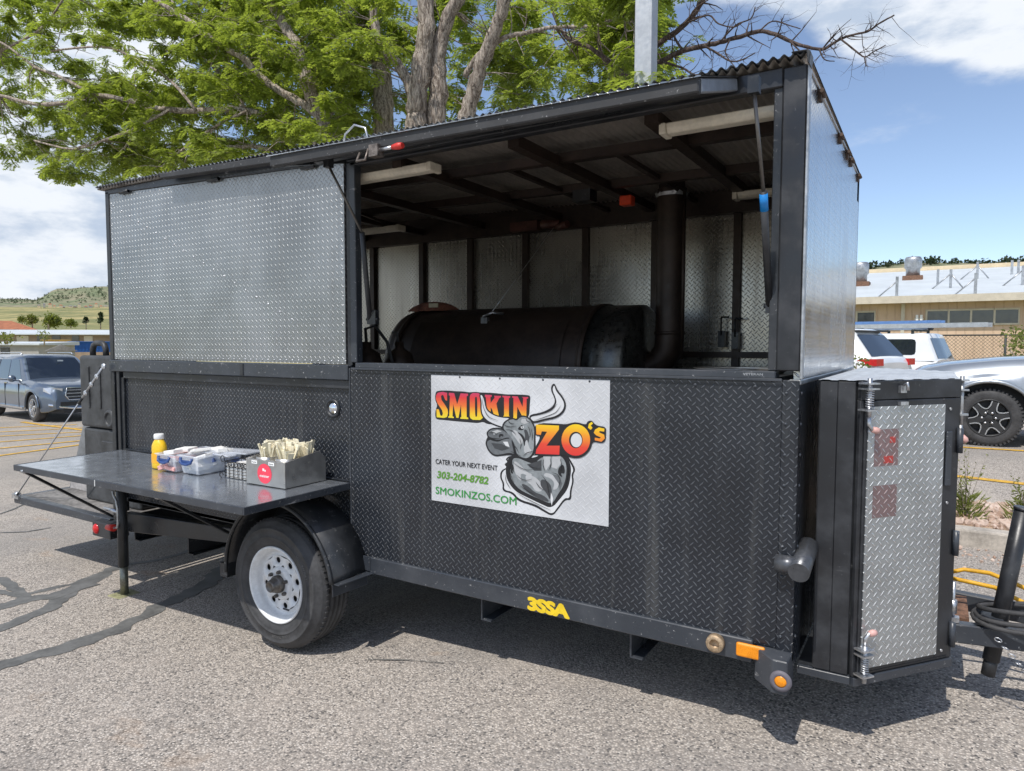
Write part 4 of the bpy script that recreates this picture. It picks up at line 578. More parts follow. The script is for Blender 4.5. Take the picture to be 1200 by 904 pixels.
ART=[('ink',[(0.0275,0.5562),(0.0439,0.5655),(0.1083,0.5687),(0.1558,0.5661),(0.1975,0.5677),(0.2386,0.5633),(0.2691,0.5682),(0.3093,0.5656),(0.3491,0.5671),(0.4078,0.5652),(0.4511,0.562),(0.4843,0.5637),(0.5775,0.5649),(0.5844,0.5533),(0.5813,0.5253),(0.578,0.4573),(0.541,0.4552),(0.513,0.4394),(0.4847,0.4438),(0.4369,0.4451),(0.4031,0.4144),(0.3688,0.4131),(0.3392,0.4146),(0.3193,0.4238),(0.2892,0.4148),(0.2486,0.4153),(0.1867,0.4158),(0.1343,0.4161),(0.081,0.4181),(0.035,0.4176),(0.0242,0.4344),(0.0287,0.4694),(0.0408,0.4917),(0.0246,0.517)]),('fire',[(0.0547,0.5572),(0.0762,0.5602),(0.0896,0.5577),(0.1014,0.5568),(0.1012,0.5161),(0.0894,0.5199),(0.0788,0.5409),(0.0708,0.5458),(0.0627,0.5381),(0.0664,0.5188),(0.0893,0.494),(0.1042,0.4732),(0.1068,0.454),(0.0998,0.4343),(0.081,0.4289),(0.035,0.4298),(0.0336,0.4718),(0.0488,0.4704),(0.0584,0.4406),(0.0692,0.4378),(0.0747,0.4502),(0.0693,0.4672),(0.0408,0.5004),(0.0301,0.5216),(0.0318,0.5412),(0.0411,0.5537)]),('fire',[(0.1125,0.5573),(0.1453,0.5564),(0.1635,0.5018),(0.1845,0.557),(0.2294,0.5566),(0.2293,0.547),(0.2211,0.5437),(0.2209,0.4411),(0.2312,0.4375),(0.2307,0.4311),(0.1831,0.4305),(0.1831,0.4369),(0.1894,0.4393),(0.1869,0.5029),(0.1711,0.4341),(0.158,0.4346),(0.1388,0.5028),(0.1343,0.4405),(0.1433,0.4367),(0.1422,0.4315),(0.1078,0.4317),(0.1078,0.4369),(0.1142,0.4403),(0.1188,0.5417),(0.1114,0.5457)]),('fire',[(0.2447,0.5539),(0.259,0.562),(0.2893,0.5623),(0.3033,0.5562),(0.3103,0.5253),(0.3143,0.4756),(0.3168,0.4424),(0.3017,0.4315),(0.2588,0.4298),(0.2445,0.4361),(0.2399,0.4464),(0.2401,0.5432)]),('fire',[(0.3293,0.556),(0.3697,0.5559),(0.3688,0.5485),(0.3614,0.5449),(0.3629,0.5173),(0.3859,0.5442),(0.3825,0.5531),(0.4223,0.5535),(0.4213,0.5473),(0.4117,0.5428),(0.3957,0.5147),(0.4103,0.4559),(0.3835,0.4553),(0.3712,0.4868),(0.3629,0.4967),(0.3629,0.476),(0.3417,0.4811),(0.3352,0.5429),(0.3293,0.5468)]),('fire',[(0.4295,0.555),(0.4739,0.5548),(0.474,0.5479),(0.4664,0.5451),(0.4666,0.4623),(0.4704,0.4577),(0.4335,0.4556),(0.4393,0.4616),(0.4391,0.5464),(0.4305,0.5485)]),('fire',[(0.4844,0.5552),(0.515,0.5552),(0.5417,0.5074),(0.5453,0.5497),(0.536,0.5533),(0.572,0.5544),(0.5721,0.5488),(0.5638,0.546),(0.5623,0.4644),(0.54,0.4632),(0.5128,0.506),(0.5106,0.4474),(0.487,0.4452),(0.4917,0.4564),(0.4915,0.5474),(0.4844,0.5483)]),('ink',[(0.2701,0.5394),(0.2767,0.5447),(0.2842,0.54),(0.2852,0.4531),(0.2791,0.4444),(0.272,0.4482)]),('ink',[(0.2933,0.5599),(0.3193,0.5568),(0.3342,0.5263),(0.3392,0.4976),(0.3516,0.4796),(0.386,0.4628),(0.4273,0.4556),(0.4846,0.4552),(0.4513,0.4256),(0.4394,0.3983),(0.4128,0.4019),(0.3738,0.4118),(0.3342,0.4267),(0.3093,0.4524),(0.3018,0.4832),(0.3043,0.5209)]),('white',[(0.3018,0.5549),(0.3143,0.5516),(0.3258,0.526),(0.3322,0.4952),(0.3451,0.4751),(0.3825,0.4568),(0.4273,0.4491),(0.4751,0.4502),(0.4489,0.4275),(0.4346,0.407),(0.4177,0.4087),(0.3787,0.4187),(0.3412,0.433),(0.3168,0.4565),(0.3098,0.4836),(0.3118,0.5212)]),('ink',[(0.4794,0.2765),(0.4452,0.252),(0.4614,0.2405),(0.4392,0.2255),(0.4594,0.2127),(0.4209,0.1952),(0.4159,0.1581),(0.4332,0.1338),(0.4292,0.0942),(0.4859,0.0912),(0.5159,0.0568),(0.606,0.0448),(0.654,0.0264),(0.7032,0.0077),(0.7354,0.0486),(0.7691,0.095),(0.8,0.0946),(0.7997,0.1405),(0.8128,0.1828),(0.8063,0.2131),(0.8214,0.2383),(0.7986,0.2728),(0.7748,0.305)]),('white',[(0.4814,0.2681),(0.4553,0.2512),(0.4715,0.2406),(0.4493,0.2256),(0.4695,0.2128),(0.4311,0.1927),(0.4251,0.1591),(0.4434,0.1349),(0.4384,0.1014),(0.4919,0.0996),(0.5238,0.0664),(0.6098,0.0555),(0.6577,0.0362),(0.7022,0.0176),(0.7289,0.0527),(0.7654,0.1036),(0.7909,0.1025),(0.7915,0.1395),(0.8048,0.1819),(0.7982,0.214),(0.8115,0.2349),(0.7905,0.2688),(0.7676,0.3011)]),('ink',[(0.4694,0.2688),(0.5093,0.2748),(0.5487,0.2672),(0.6069,0.2723),(0.6449,0.2948),(0.7612,0.3047),(0.7859,0.2782),(0.7988,0.2467),(0.7947,0.1956),(0.7815,0.1433),(0.7452,0.0979),(0.6992,0.044),(0.6443,0.0589),(0.5651,0.0824),(0.5048,0.1011),(0.4616,0.1438),(0.4474,0.1874),(0.4533,0.2312)]),('grey',[(0.4844,0.2581),(0.5192,0.2646),(0.5537,0.2532),(0.607,0.2411),(0.645,0.2823),(0.7383,0.297),(0.7659,0.2764),(0.7753,0.2445),(0.772,0.1949),(0.7577,0.1522),(0.7304,0.1144),(0.7028,0.0645),(0.6509,0.0774),(0.5738,0.0979),(0.5197,0.1174),(0.4847,0.1523),(0.4716,0.1897),(0.4795,0.2164),(0.4996,0.1839),(0.4895,0.2173)]),('lightgrey',[(0.4944,0.2521),(0.5292,0.2339),(0.5685,0.1994),(0.5976,0.1938),(0.5832,0.1754),(0.549,0.1932),(0.5293,0.1869),(0.5393,0.1538),(0.5146,0.1683),(0.4946,0.2092)]),('lightgrey',[(0.5568,0.1897),(0.6073,0.1863),(0.6457,0.1567),(0.6554,0.1241),(0.6173,0.1114),(0.593,0.1425),(0.5638,0.1564)]),('darkgrey',[(0.5295,0.1442),(0.5687,0.1399),(0.6076,0.1103),(0.665,0.1001),(0.6934,0.07),(0.627,0.083),(0.5689,0.1059)]),('lightgrey',[(0.6545,0.2831),(0.692,0.288),(0.6923,0.2532),(0.669,0.2177),(0.6547,0.2455)]),('lightgrey',[(0.7014,0.2888),(0.7429,0.2933),(0.746,0.2581),(0.7249,0.2314),(0.697,0.237)]),('darkgrey',[(0.6166,0.2546),(0.6451,0.2656),(0.6454,0.2154),(0.6072,0.2116),(0.5684,0.2375)]),('lightgrey',[(0.6643,0.2089),(0.7019,0.2043),(0.7392,0.175),(0.7302,0.1409),(0.7024,0.1295),(0.7161,0.1642),(0.6927,0.1867),(0.655,0.1912)]),('darkgrey',[(0.6456,0.1818),(0.6928,0.1617),(0.7024,0.1211),(0.6933,0.0783),(0.6696,0.1174),(0.6362,0.1472)]),('white',[(0.6959,0.1204),(0.7073,0.0925),(0.7,0.0583),(0.6933,0.0867)]),('ink',[(0.7341,0.2405),(0.7615,0.2596),(0.7683,0.2109),(0.7435,0.2167),(0.7574,0.1934),(0.7297,0.2071)]),('ink',[(0.4895,0.2345),(0.4976,0.2052),(0.4846,0.2082),(0.4936,0.1833),(0.4756,0.1901),(0.4795,0.2164)]),('midgrey',[(0.7019,0.2043),(0.739,0.1997),(0.753,0.1682),(0.7413,0.1339),(0.7346,0.1662)]),('ink',[(0.4267,0.3973),(0.4328,0.4261),(0.464,0.4469),(0.4909,0.4535),(0.5088,0.4477),(0.5264,0.464),(0.5528,0.4689),(0.5868,0.4556),(0.6033,0.4315),(0.6139,0.4096),(0.6122,0.3634),(0.6143,0.3216),(0.6039,0.2829),(0.5702,0.2546),(0.537,0.2602),(0.5093,0.2663),(0.4794,0.2748),(0.429,0.2662),(0.386,0.2581),(0.3517,0.2788),(0.3308,0.3166),(0.3402,0.3418),(0.3465,0.351),(0.3361,0.3713),(0.3621,0.3957),(0.4084,0.4022)]),('grey',[(0.4358,0.3979),(0.4409,0.4215),(0.467,0.4402),(0.4909,0.4467),(0.5108,0.4394),(0.5284,0.4574),(0.5529,0.4621),(0.581,0.4503),(0.5956,0.4293),(0.6062,0.4091),(0.6045,0.3628),(0.6047,0.3209),(0.5953,0.2881),(0.5682,0.2655),(0.5389,0.2688),(0.5142,0.2769),(0.4893,0.3031),(0.4792,0.3537),(0.454,0.3845)]),('midgrey',[(0.3444,0.3701),(0.3652,0.389),(0.4084,0.3953),(0.4409,0.3871),(0.4752,0.3671),(0.4952,0.3378),(0.5052,0.2958),(0.4993,0.2799),(0.4693,0.286),(0.4289,0.274),(0.388,0.267),(0.359,0.2838),(0.3402,0.3173),(0.3486,0.3372),(0.4084,0.3468),(0.3569,0.3491)]),('ink',[(0.359,0.3449),(0.4085,0.3399),(0.4591,0.3591),(0.4772,0.3535),(0.439,0.3473),(0.4085,0.3312),(0.3673,0.3351)]),('white',[(0.4339,0.3349),(0.4612,0.3369),(0.4713,0.3119),(0.4491,0.3171)]),('ink',[(0.4084,0.3615),(0.4186,0.3735),(0.4369,0.3713),(0.4369,0.3575),(0.4237,0.3635),(0.4146,0.3507)]),('ink',[(0.5138,0.3988),(0.5286,0.4167),(0.5432,0.4244),(0.5433,0.4176),(0.5306,0.4041),(0.5531,0.403),(0.5385,0.3953)]),('white',[(0.5315,0.4135),(0.5482,0.4179),(0.5492,0.4079),(0.5365,0.4053)]),('ink',[(0.5384,0.4139),(0.5443,0.4152),(0.5443,0.4092),(0.5384,0.4089)]),('ink',[(0.4792,0.3537),(0.4992,0.3295),(0.5092,0.2876),(0.5192,0.2757),(0.4993,0.2765),(0.4893,0.3116)]),('darkgrey',[(0.5482,0.401),(0.5677,0.4023),(0.5824,0.3612),(0.568,0.3264),(0.5533,0.3506),(0.5581,0.3763)]),('lightgrey',[(0.4791,0.3836),(0.499,0.3978),(0.5238,0.3824),(0.5484,0.3587),(0.5387,0.3241),(0.519,0.3396),(0.5041,0.3598)]),('lightgrey',[(0.5534,0.3337),(0.5679,0.3602),(0.5777,0.3187),(0.5971,0.3034),(0.5682,0.2799),(0.5486,0.2994)]),('lightgrey',[(0.5383,0.4512),(0.5675,0.4528),(0.5821,0.4369),(0.553,0.4267),(0.5334,0.4339)]),('ink',[(0.5089,0.3899),(0.5483,0.3757),(0.5601,0.3427),(0.5534,0.3168),(0.5484,0.346),(0.5336,0.3704)]),('lightgrey',[(0.3724,0.3807),(0.4033,0.3897),(0.4288,0.3845),(0.4033,0.3759),(0.3828,0.3641)]),('darkgrey',[(0.3673,0.3237),(0.4289,0.3241),(0.4693,0.3058),(0.4289,0.2913),(0.388,0.2992)]),('ink',[(0.5752,0.4718),(0.6439,0.4855),(0.6953,0.5096),(0.7146,0.5351),(0.7108,0.5595),(0.692,0.59),(0.6956,0.6147),(0.7122,0.625),(0.7253,0.5944),(0.7565,0.5631),(0.7731,0.5297),(0.7616,0.4925),(0.7225,0.4634),(0.663,0.4501),(0.6042,0.4315),(0.5869,0.4439)]),('white',[(0.5829,0.463),(0.6459,0.4756),(0.7019,0.5009),(0.7238,0.5323),(0.7181,0.5582),(0.7013,0.5903),(0.7049,0.6084),(0.7113,0.6135),(0.7179,0.5893),(0.7475,0.5594),(0.7641,0.5293),(0.7525,0.4978),(0.7187,0.4731),(0.6629,0.46),(0.608,0.4426),(0.5945,0.4477)]),('ink',[(0.6061,0.4367),(0.7447,0.4402),(0.7693,0.4384),(0.8204,0.4545),(0.8718,0.4424),(0.876,0.4587),(0.8978,0.4655),(0.9109,0.4504),(0.9283,0.442),(0.9667,0.4405),(0.967,0.4129),(0.9657,0.3773),(0.9462,0.3655),(0.903,0.3726),(0.8947,0.336),(0.8643,0.3013),(0.8201,0.2861),(0.7704,0.2948),(0.7521,0.3014),(0.7457,0.291),(0.6068,0.2824),(0.6048,0.3108),(0.6445,0.3782),(0.6083,0.3757)]),('sunset',[(0.6157,0.4289),(0.7356,0.4314),(0.7357,0.4134),(0.6712,0.3345),(0.7399,0.3399),(0.7383,0.2986),(0.6145,0.2922),(0.6182,0.3119),(0.6745,0.3994),(0.6463,0.3992),(0.6416,0.3822),(0.6178,0.383)]),('sunset',[(0.8917,0.3774),(0.8901,0.3616),(0.8851,0.3463),(0.8768,0.3322),(0.8658,0.3201),(0.8525,0.3105),(0.8376,0.304),(0.8217,0.3009),(0.8058,0.3013),(0.7905,0.3053),(0.7767,0.3127),(0.7651,0.3231),(0.7563,0.3361),(0.7508,0.3509),(0.7488,0.3668),(0.7506,0.383),(0.7559,0.3985),(0.7644,0.4127),(0.7758,0.4249),(0.7895,0.4342),(0.8046,0.4405),(0.8205,0.4432),(0.8364,0.4424),(0.8514,0.4381),(0.8648,0.4306),(0.876,0.4202),(0.8845,0.4074),(0.8898,0.3929)]),('sunset',[(0.8849,0.4488),(0.8978,0.4584),(0.9049,0.4516),(0.8937,0.4414),(0.9024,0.4324),(0.8939,0.4222),(0.8807,0.431)]),('sunset',[(0.9155,0.4253),(0.9326,0.4359),(0.96,0.4322),(0.9584,0.4186),(0.9371,0.4204),(0.9346,0.4138),(0.9586,0.406),(0.9622,0.3889),(0.9461,0.3735),(0.9143,0.3774),(0.9141,0.3894),(0.9374,0.3871),(0.9434,0.3923),(0.9201,0.4001),(0.9087,0.4105)]),('ink',[(0.8548,0.3746),(0.8541,0.3663),(0.8517,0.3583),(0.8477,0.351),(0.8425,0.3447),(0.8361,0.3398),(0.829,0.3364),(0.8214,0.3349),(0.8139,0.3352),(0.8066,0.3374),(0.8001,0.3414),(0.7947,0.3468),(0.7905,0.3536),(0.7879,0.3613),(0.787,0.3696),(0.7878,0.378),(0.7903,0.3861),(0.7943,0.3935),(0.7997,0.3998),(0.8061,0.4046),(0.8133,0.4079),(0.8208,0.4093),(0.8284,0.4089),(0.8355,0.4066),(0.8419,0.4027),(0.8473,0.3972),(0.8514,0.3904),(0.8539,0.3828)]),('white',[(0.8513,0.3728),(0.8507,0.3657),(0.8487,0.3589),(0.8455,0.3527),(0.8412,0.3474),(0.836,0.3432),(0.8302,0.3404),(0.8241,0.3392),(0.8179,0.3395),(0.812,0.3413),(0.8067,0.3447),(0.8023,0.3494),(0.7989,0.3551),(0.7968,0.3617),(0.796,0.3687),(0.7967,0.3758),(0.7987,0.3826),(0.802,0.3888),(0.8063,0.3942),(0.8116,0.3983),(0.8174,0.401),(0.8235,0.4022),(0.8297,0.4019),(0.8355,0.3999),(0.8408,0.3966),(0.8452,0.3919),(0.8485,0.3862),(0.8506,0.3797)])]
STROKES=[[(0.4388,0.4196),(0.454,0.412),(0.4791,0.4093),(0.5089,0.4155)],[(0.449,0.3945),(0.4741,0.3944),(0.4941,0.3872),(0.509,0.3729)],[(0.464,0.4383),(0.479,0.4264),(0.4989,0.425)],[(0.5626,0.4568),(0.5675,0.4444),(0.5869,0.4372)],[(0.5725,0.4195),(0.5822,0.4033),(0.5852,0.3783),(0.5776,0.3609)],[(0.5918,0.4081),(0.5968,0.3791),(0.595,0.3537)],[(0.3517,0.3689),(0.3673,0.376),(0.3879,0.3748),(0.4033,0.3672)],[(0.3569,0.3518),(0.3879,0.347),(0.4288,0.3517)],[(0.4793,0.2937),(0.5093,0.2833),(0.5389,0.2731)],[(0.4892,0.3288),(0.5092,0.3132),(0.5241,0.2889)],[(0.5288,0.3573),(0.5367,0.3324),(0.5309,0.3065)],[(0.6067,0.3042),(0.5681,0.2926),(0.5487,0.2739)],[(0.4895,0.2431),(0.5292,0.2211),(0.5685,0.2121),(0.6071,0.2184)],[(0.5095,0.1849),(0.5393,0.1666),(0.5686,0.1637),(0.5977,0.1727)],[(0.5295,0.1356),(0.5688,0.1144),(0.6173,0.0987)],[(0.5683,0.2418),(0.5975,0.2276),(0.6453,0.2237)],[(0.6455,0.1986),(0.674,0.1681),(0.6837,0.1273),(0.6933,0.0867)],[(0.7019,0.2126),(0.7297,0.2071),(0.7437,0.1837),(0.7347,0.1497)],[(0.617,0.162),(0.6363,0.1388),(0.6648,0.1252)],[(0.743,0.2826),(0.7496,0.2585),(0.7462,0.2252)],[(0.6921,0.2781),(0.696,0.2494),(0.6831,0.219)],[(0.6593,0.2752),(0.6547,0.2455),(0.6643,0.2172)],[(0.5964,0.4671),(0.6534,0.481),(0.7,0.5016),(0.7275,0.5316)],[(0.6061,0.4467),(0.6629,0.4666),(0.7186,0.4903),(0.7459,0.5243)],[(0.3152,0.5432),(0.3256,0.4913),(0.3569,0.4494),(0.4083,0.435)],[(0.4795,0.2508),(0.4715,0.2156),(0.4796,0.1819),(0.4997,0.141)],[(0.7567,0.292),(0.7825,0.2451),(0.7793,0.1956),(0.7669,0.145)],[(0.5098,0.0991),(0.569,0.076),(0.6463,0.0516),(0.6983,0.0371)],[(0.4494,0.1789),(0.4555,0.1449),(0.4798,0.1129)]]
SIGNTXT={'cater':[(0.0284,0.192),(0.4035,0.1943),(0.0285,0.215)],'phone':[(0.0361,0.1207),(0.3486,0.1203),(0.0362,0.1558)],'web':[(0.0276,0.0393),(0.508,0.0369),(0.0277,0.0736)]}
SEAL=[([(-3.885,-1.331),(-3.873,-1.105),(-3.849,-0.991),(-3.803,-0.881),(-3.79,-0.702),(-3.794,-0.5),(-3.88,-0.288),(-3.991,-0.043),(-4.016,0.134),(-4.134,0.351),(-4.312,0.602),(-4.52,0.984)],0.1),([(-4.661,-1.018),(-4.512,-0.849),(-4.587,-0.674),(-4.665,-0.485),(-4.93,-0.219),(-5.045,-0.009),(-5.185,0.196),(-5.155,0.317)],0.09),([(-5.754,-0.628),(-5.378,-0.502),(-5.111,-0.476),(-5.118,-0.334),(-5.076,-0.118),(-5.157,0.114),(-5.2,0.343),(-5.083,0.566),(-5.106,0.898),(-5.068,1.173)],0.045),([(-5.218,-0.819),(-5.012,-0.649),(-5.006,-0.494),(-4.909,-0.373),(-4.946,-0.182),(-4.954,-0.056)],0.1),([(-6.144,-0.431),(-5.704,-0.371),(-5.311,-0.419),(-5.006,-0.494)],0.05),([(-7.421,0.104),(-7.388,0.305),(-7.189,0.444),(-7.15,0.659)],0.018),([(-8.469,0.497),(-8.351,0.692),(-8.471,0.858),(-8.674,1.057)],0.015),([(-2.07,-0.151),(-1.882,-0.064),(-1.676,-0.005)],0.006)]
YL=[[(-20.291,4.391),(-19.676,5.239),(-19.136,5.975),(-18.65,6.566)],[(-19.125,3.983),(-18.558,4.79),(-17.81,5.835),(-17.445,6.375)],[(-17.96,3.577),(-17.487,4.36),(-16.832,5.297),(-16.427,5.851)],[(-16.462,3.055),(-16.202,3.844),(-15.878,4.848),(-15.66,5.456)],[(-15.124,2.588),(-14.971,3.35),(-14.79,4.401),(-14.695,4.96)],[(-13.614,2.061),(-13.777,2.87),(-13.947,3.878),(-14.079,4.642)],[(-20.712,6.179),(-18.136,5.99),(-16.13,5.794)]]
YR=[[(-0.11,8.356),(0.641,8.408),(1.47,8.473),(2.005,8.513)],[(-0.009,6.471),(0.614,6.368),(1.279,6.258),(1.694,6.178)]]
KERB=[(0.263,3.735),(0.591,3.704),(0.841,3.652),(1.051,3.604),(1.345,3.548)]
KERB2=[(0.252,4.045),(0.596,4.035)]
BEDFAR=[(0.23,4.684),(0.641,4.797),(1.167,4.95),(1.545,5.05)]
# ================================================================== SETTING
def axis_steps(lo, hi, fine_lo, fine_hi, fine, far):
    a = []; x = fine_lo
    while x <= fine_hi: a.append(x); x += fine
    st = fine; x = fine_hi
    while x < hi: st *= 1.35; x += st; a.append(min(x, hi))
    st = fine; x = fine_lo
    while x > lo: st *= 1.35; x -= st; a.insert(0, max(x, lo))
    return a
gx = axis_steps(-3500, 3500, -24, 8, .4, 0); gy = axis_steps(-600, 4200, -6, 14, .4, 0)
def terr(x, y):
    z = ground_z(x, y)
    return z
mb = MB(); ny = len(gy)
LOT = (-42, 40, -40, 24)
inl = lambda x, y: LOT[0] < x < LOT[1] and LOT[2] < y < LOT[3]
for x in gx:
    for y in gy: mb.v.append((x, y, terr(x, y)-(0 if True else 0)))
for i in range(len(gx)-1):
    for j in range(ny-1):
        mb.f.append((i*ny+j, (i+1)*ny+j, (i+1)*ny+j+1, i*ny+j+1)); mb.sm.append(True)
def split(mbx, pred):
    r = MB(); r.v = mbx.v; keep = [f for f in mbx.f if pred(f)]
    used = sorted({i for f in keep for i in f}); mp_ = {u: k for k, u in enumerate(used)}
    r.v = [mbx.v[u] for u in used]; r.f = [tuple(mp_[i] for i in f) for f in keep]; r.sm = [True]*len(keep)
    return r
cen = lambda f: (sum(mb.v[i][0] for i in f)/4, sum(mb.v[i][1] for i in f)/4)
struct(split(mb, lambda f: inl(*cen(f))), 'parking_lot_asphalt', asphalt)
struct(split(mb, lambda f: not inl(*cen(f))), 'terrain', land)

def ribbon(pts, w, name, mat, dz, kind='structure', rag=0., taper=False, seedv=1):
    P = []
    for a, b in zip(pts, pts[1:]):
        L = math.hypot(b[0]-a[0], b[1]-a[1]); n = max(1, int(L/(.05 if rag else .25)))
        for k in range(n): P.append((a[0]+(b[0]-a[0])*k/n, a[1]+(b[1]-a[1])*k/n))
    P.append(pts[-1][:2]); m = MB(); n = len(P)
    for i, p in enumerate(P):
        a = P[max(i-1, 0)]; b = P[min(i+1, n-1)]; d = Vector((b[0]-a[0], b[1]-a[1])).normalized(); s = Vector((-d.y, d.x))
        for sg in (-1, 1):
            ww = w/2*(1+rag*noise.noise(Vector((p[0]*9, p[1]*9, sg*5+seedv)))+rag*.5*noise.noise(Vector((p[0]*30, p[1]*30, sg*5+seedv))))
            q = Vector(p)+s*sg*ww; m.v.append((q.x, q.y, ground_z(q.x, q.y)+dz))
    for i in range(n-1): m.f.append((2*i, 2*i+2, 2*i+3, 2*i+1)); m.sm.append(True)
    for k, f in enumerate(m.f): m.f[k] = tuple(reversed(f))
    o = m.build(name, mat, None); o['kind'] = kind
    # face up
    if sum(p.normal.z for p in o.data.polygons) < 0: o.data.flip_normals()
    return o
for k, (pts, w) in enumerate(SEAL):
    ribbon(pts, w*1.45, 'crack_seal_strip', sealm, .003+.0006*k, rag=.8, seedv=k)
for k, pts in enumerate(YL): ribbon(pts, .13, 'yellow_parking_line', yellowpaint, .006+.0007*k, rag=.12, seedv=k)
for k, pts in enumerate(YR): ribbon(pts, .11, 'yellow_parking_line', yellowpaint, .008, rag=.12, seedv=k+20)

# planting bed with kerb on the right, beyond the hitch
kz = lambda x, y: ground_z(x, y)
bedx0, bedx1, bedy0, bedy1 = .05, 7.5, 3.66, 5.0
mb = MB(); mb.box(bedx0, bedx1, bedy0+.15, bedy1-.1, -.05, .13)
struct(mb, 'planting_bed_soil', soilm)
mb = MB()
x = bedx0
while x < bedx1:
    L = random.uniform(1.4, 1.7); mb.box(x+.004, x+L-.004, bedy0, bedy0+.15, -.05, .145+random.uniform(-.006, .006)); x += L
struct(mb, 'front_kerb', conc, bevel=.018, seg=2)
mb = MB(); mb.box(bedx0, bedx1, bedy1-.12, bedy1+.03, -.05, .15); mb.box(bedx0-.15, bedx0, bedy0, bedy1+.03, -.05, .15)
struct(mb, 'rear_kerb', conc, bevel=.018, seg=2)
# loose landscaping rock in the bed
def rocks(n, fn, zf, s0, s1, name, label=None):
    m = MB()
    base = bmesh.new(); bmesh.ops.create_icosphere(base, subdivisions=1, radius=1)
    bv = [v.co.copy() for v in base.verts]; bf = [[v.index for v in f.verts] for f in base.faces]; base.free()
    for _ in range(n):
        x, y = fn(); s = random.uniform(s0, s1); q = Matrix.Rotation(random.uniform(0, 6.28), 3, 'Z') @ Matrix.Rotation(random.uniform(0, 6.28), 3, 'X')
        k = Vector((s*random.uniform(.7, 1.3), s*random.uniform(.6, 1.1), s*random.uniform(.4, .8))); sd = random.random()*50
        m.add([Vector((x, y, zf(x, y)+s*.3))+q @ Vector((v.x*k.x, v.y*k.y, v.z*k.z))*(1+.35*noise.noise(v*1.5+Vector((sd, 0, 0)))) for v in bv], bf)
    o = m.build(name, rockm, None); o['kind'] = 'stuff'; return o
rocks(1500, lambda: (random.uniform(.1, 3.2), random.uniform(3.82, 4.85)), lambda x, y: .13, .018, .05, 'landscaping_rock')
rocks(260, lambda: (random.uniform(-.3, 2.4), random.gauss(3.45, .16)), lambda x, y: ground_z(x, y), .006, .02, 'loose_gravel')
# weeds in the bed
def leafquad(m, p, d, n, L, W):
    d = d.normalized(); s = d.cross(n)
    if s.length < 1e-4: s = d.orthogonal()
    s.normalize(); p = vec(p)
    m.add([p, p+d*L*.45+s*W/2, p+d*L, p+d*L*.45-s*W/2], [(0, 1, 2, 3)])
def rv(): 
    return Vector((random.gauss(0, 1), random.gauss(0, 1), random.gauss(0, 1))).normalized()
def weed(x, y, z, h, name, label, nst, tall):
    t = thing(name, label, 'weed', (x, y, z))
    st, lf = MB(), MB()
    for k in range(nst):
        a = random.uniform(0, 6.28); sp = random.uniform(.1, .5)*(0.45 if tall else 1); p = Vector((x, y, z)); pts = [p.copy()]
        d = Vector((math.cos(a)*sp, math.sin(a)*sp, 1)).normalized(); hh = h*random.uniform(.5, 1.05)
        for i in range(7):
            d = (d+rv()*.10).normalized(); p = p+d*hh/7; pts.append(p.copy())
            for q in range(6 if not tall else 3):
                dd = (d*.5+rv()).normalized(); leafquad(lf, p-d*random.random()*hh/7, dd, rv(), random.uniform(.03, .08) if i < 5 else random.uniform(.015, .03), .012)
        st.tube(pts, [.004*(1-.7*i/7) for i in range(8)], 4, False)
    for q in range(nst*22):
        a = random.uniform(0, 6.28); r = random.uniform(0, .22); dd = Vector((math.cos(a), math.sin(a), random.uniform(.3, 1.6)))
        leafquad(lf, (x+r*math.cos(a)*.7, y+r*math.sin(a)*.7, z+random.uniform(0, h*.3)), dd, rv(), random.uniform(.05, .12), .012)
    st.build('stem', bark, t); lf.build('leaves', weedm, t)
weed(.68, 4.08, .13, .62, 'weed_clump', 'tall leggy weed with green base growing beside the toolbox corner in the rock bed', 11, True)
weed(1.12, 4.25, .13, .42, 'weed_clump', 'low feathery weed behind the leaning black jack post', 8, False)
weed(.42, 4.0, .13, .34, 'weed_clump', 'short grassy weed mostly hidden behind the toolbox', 6, False)

# ---- far hills

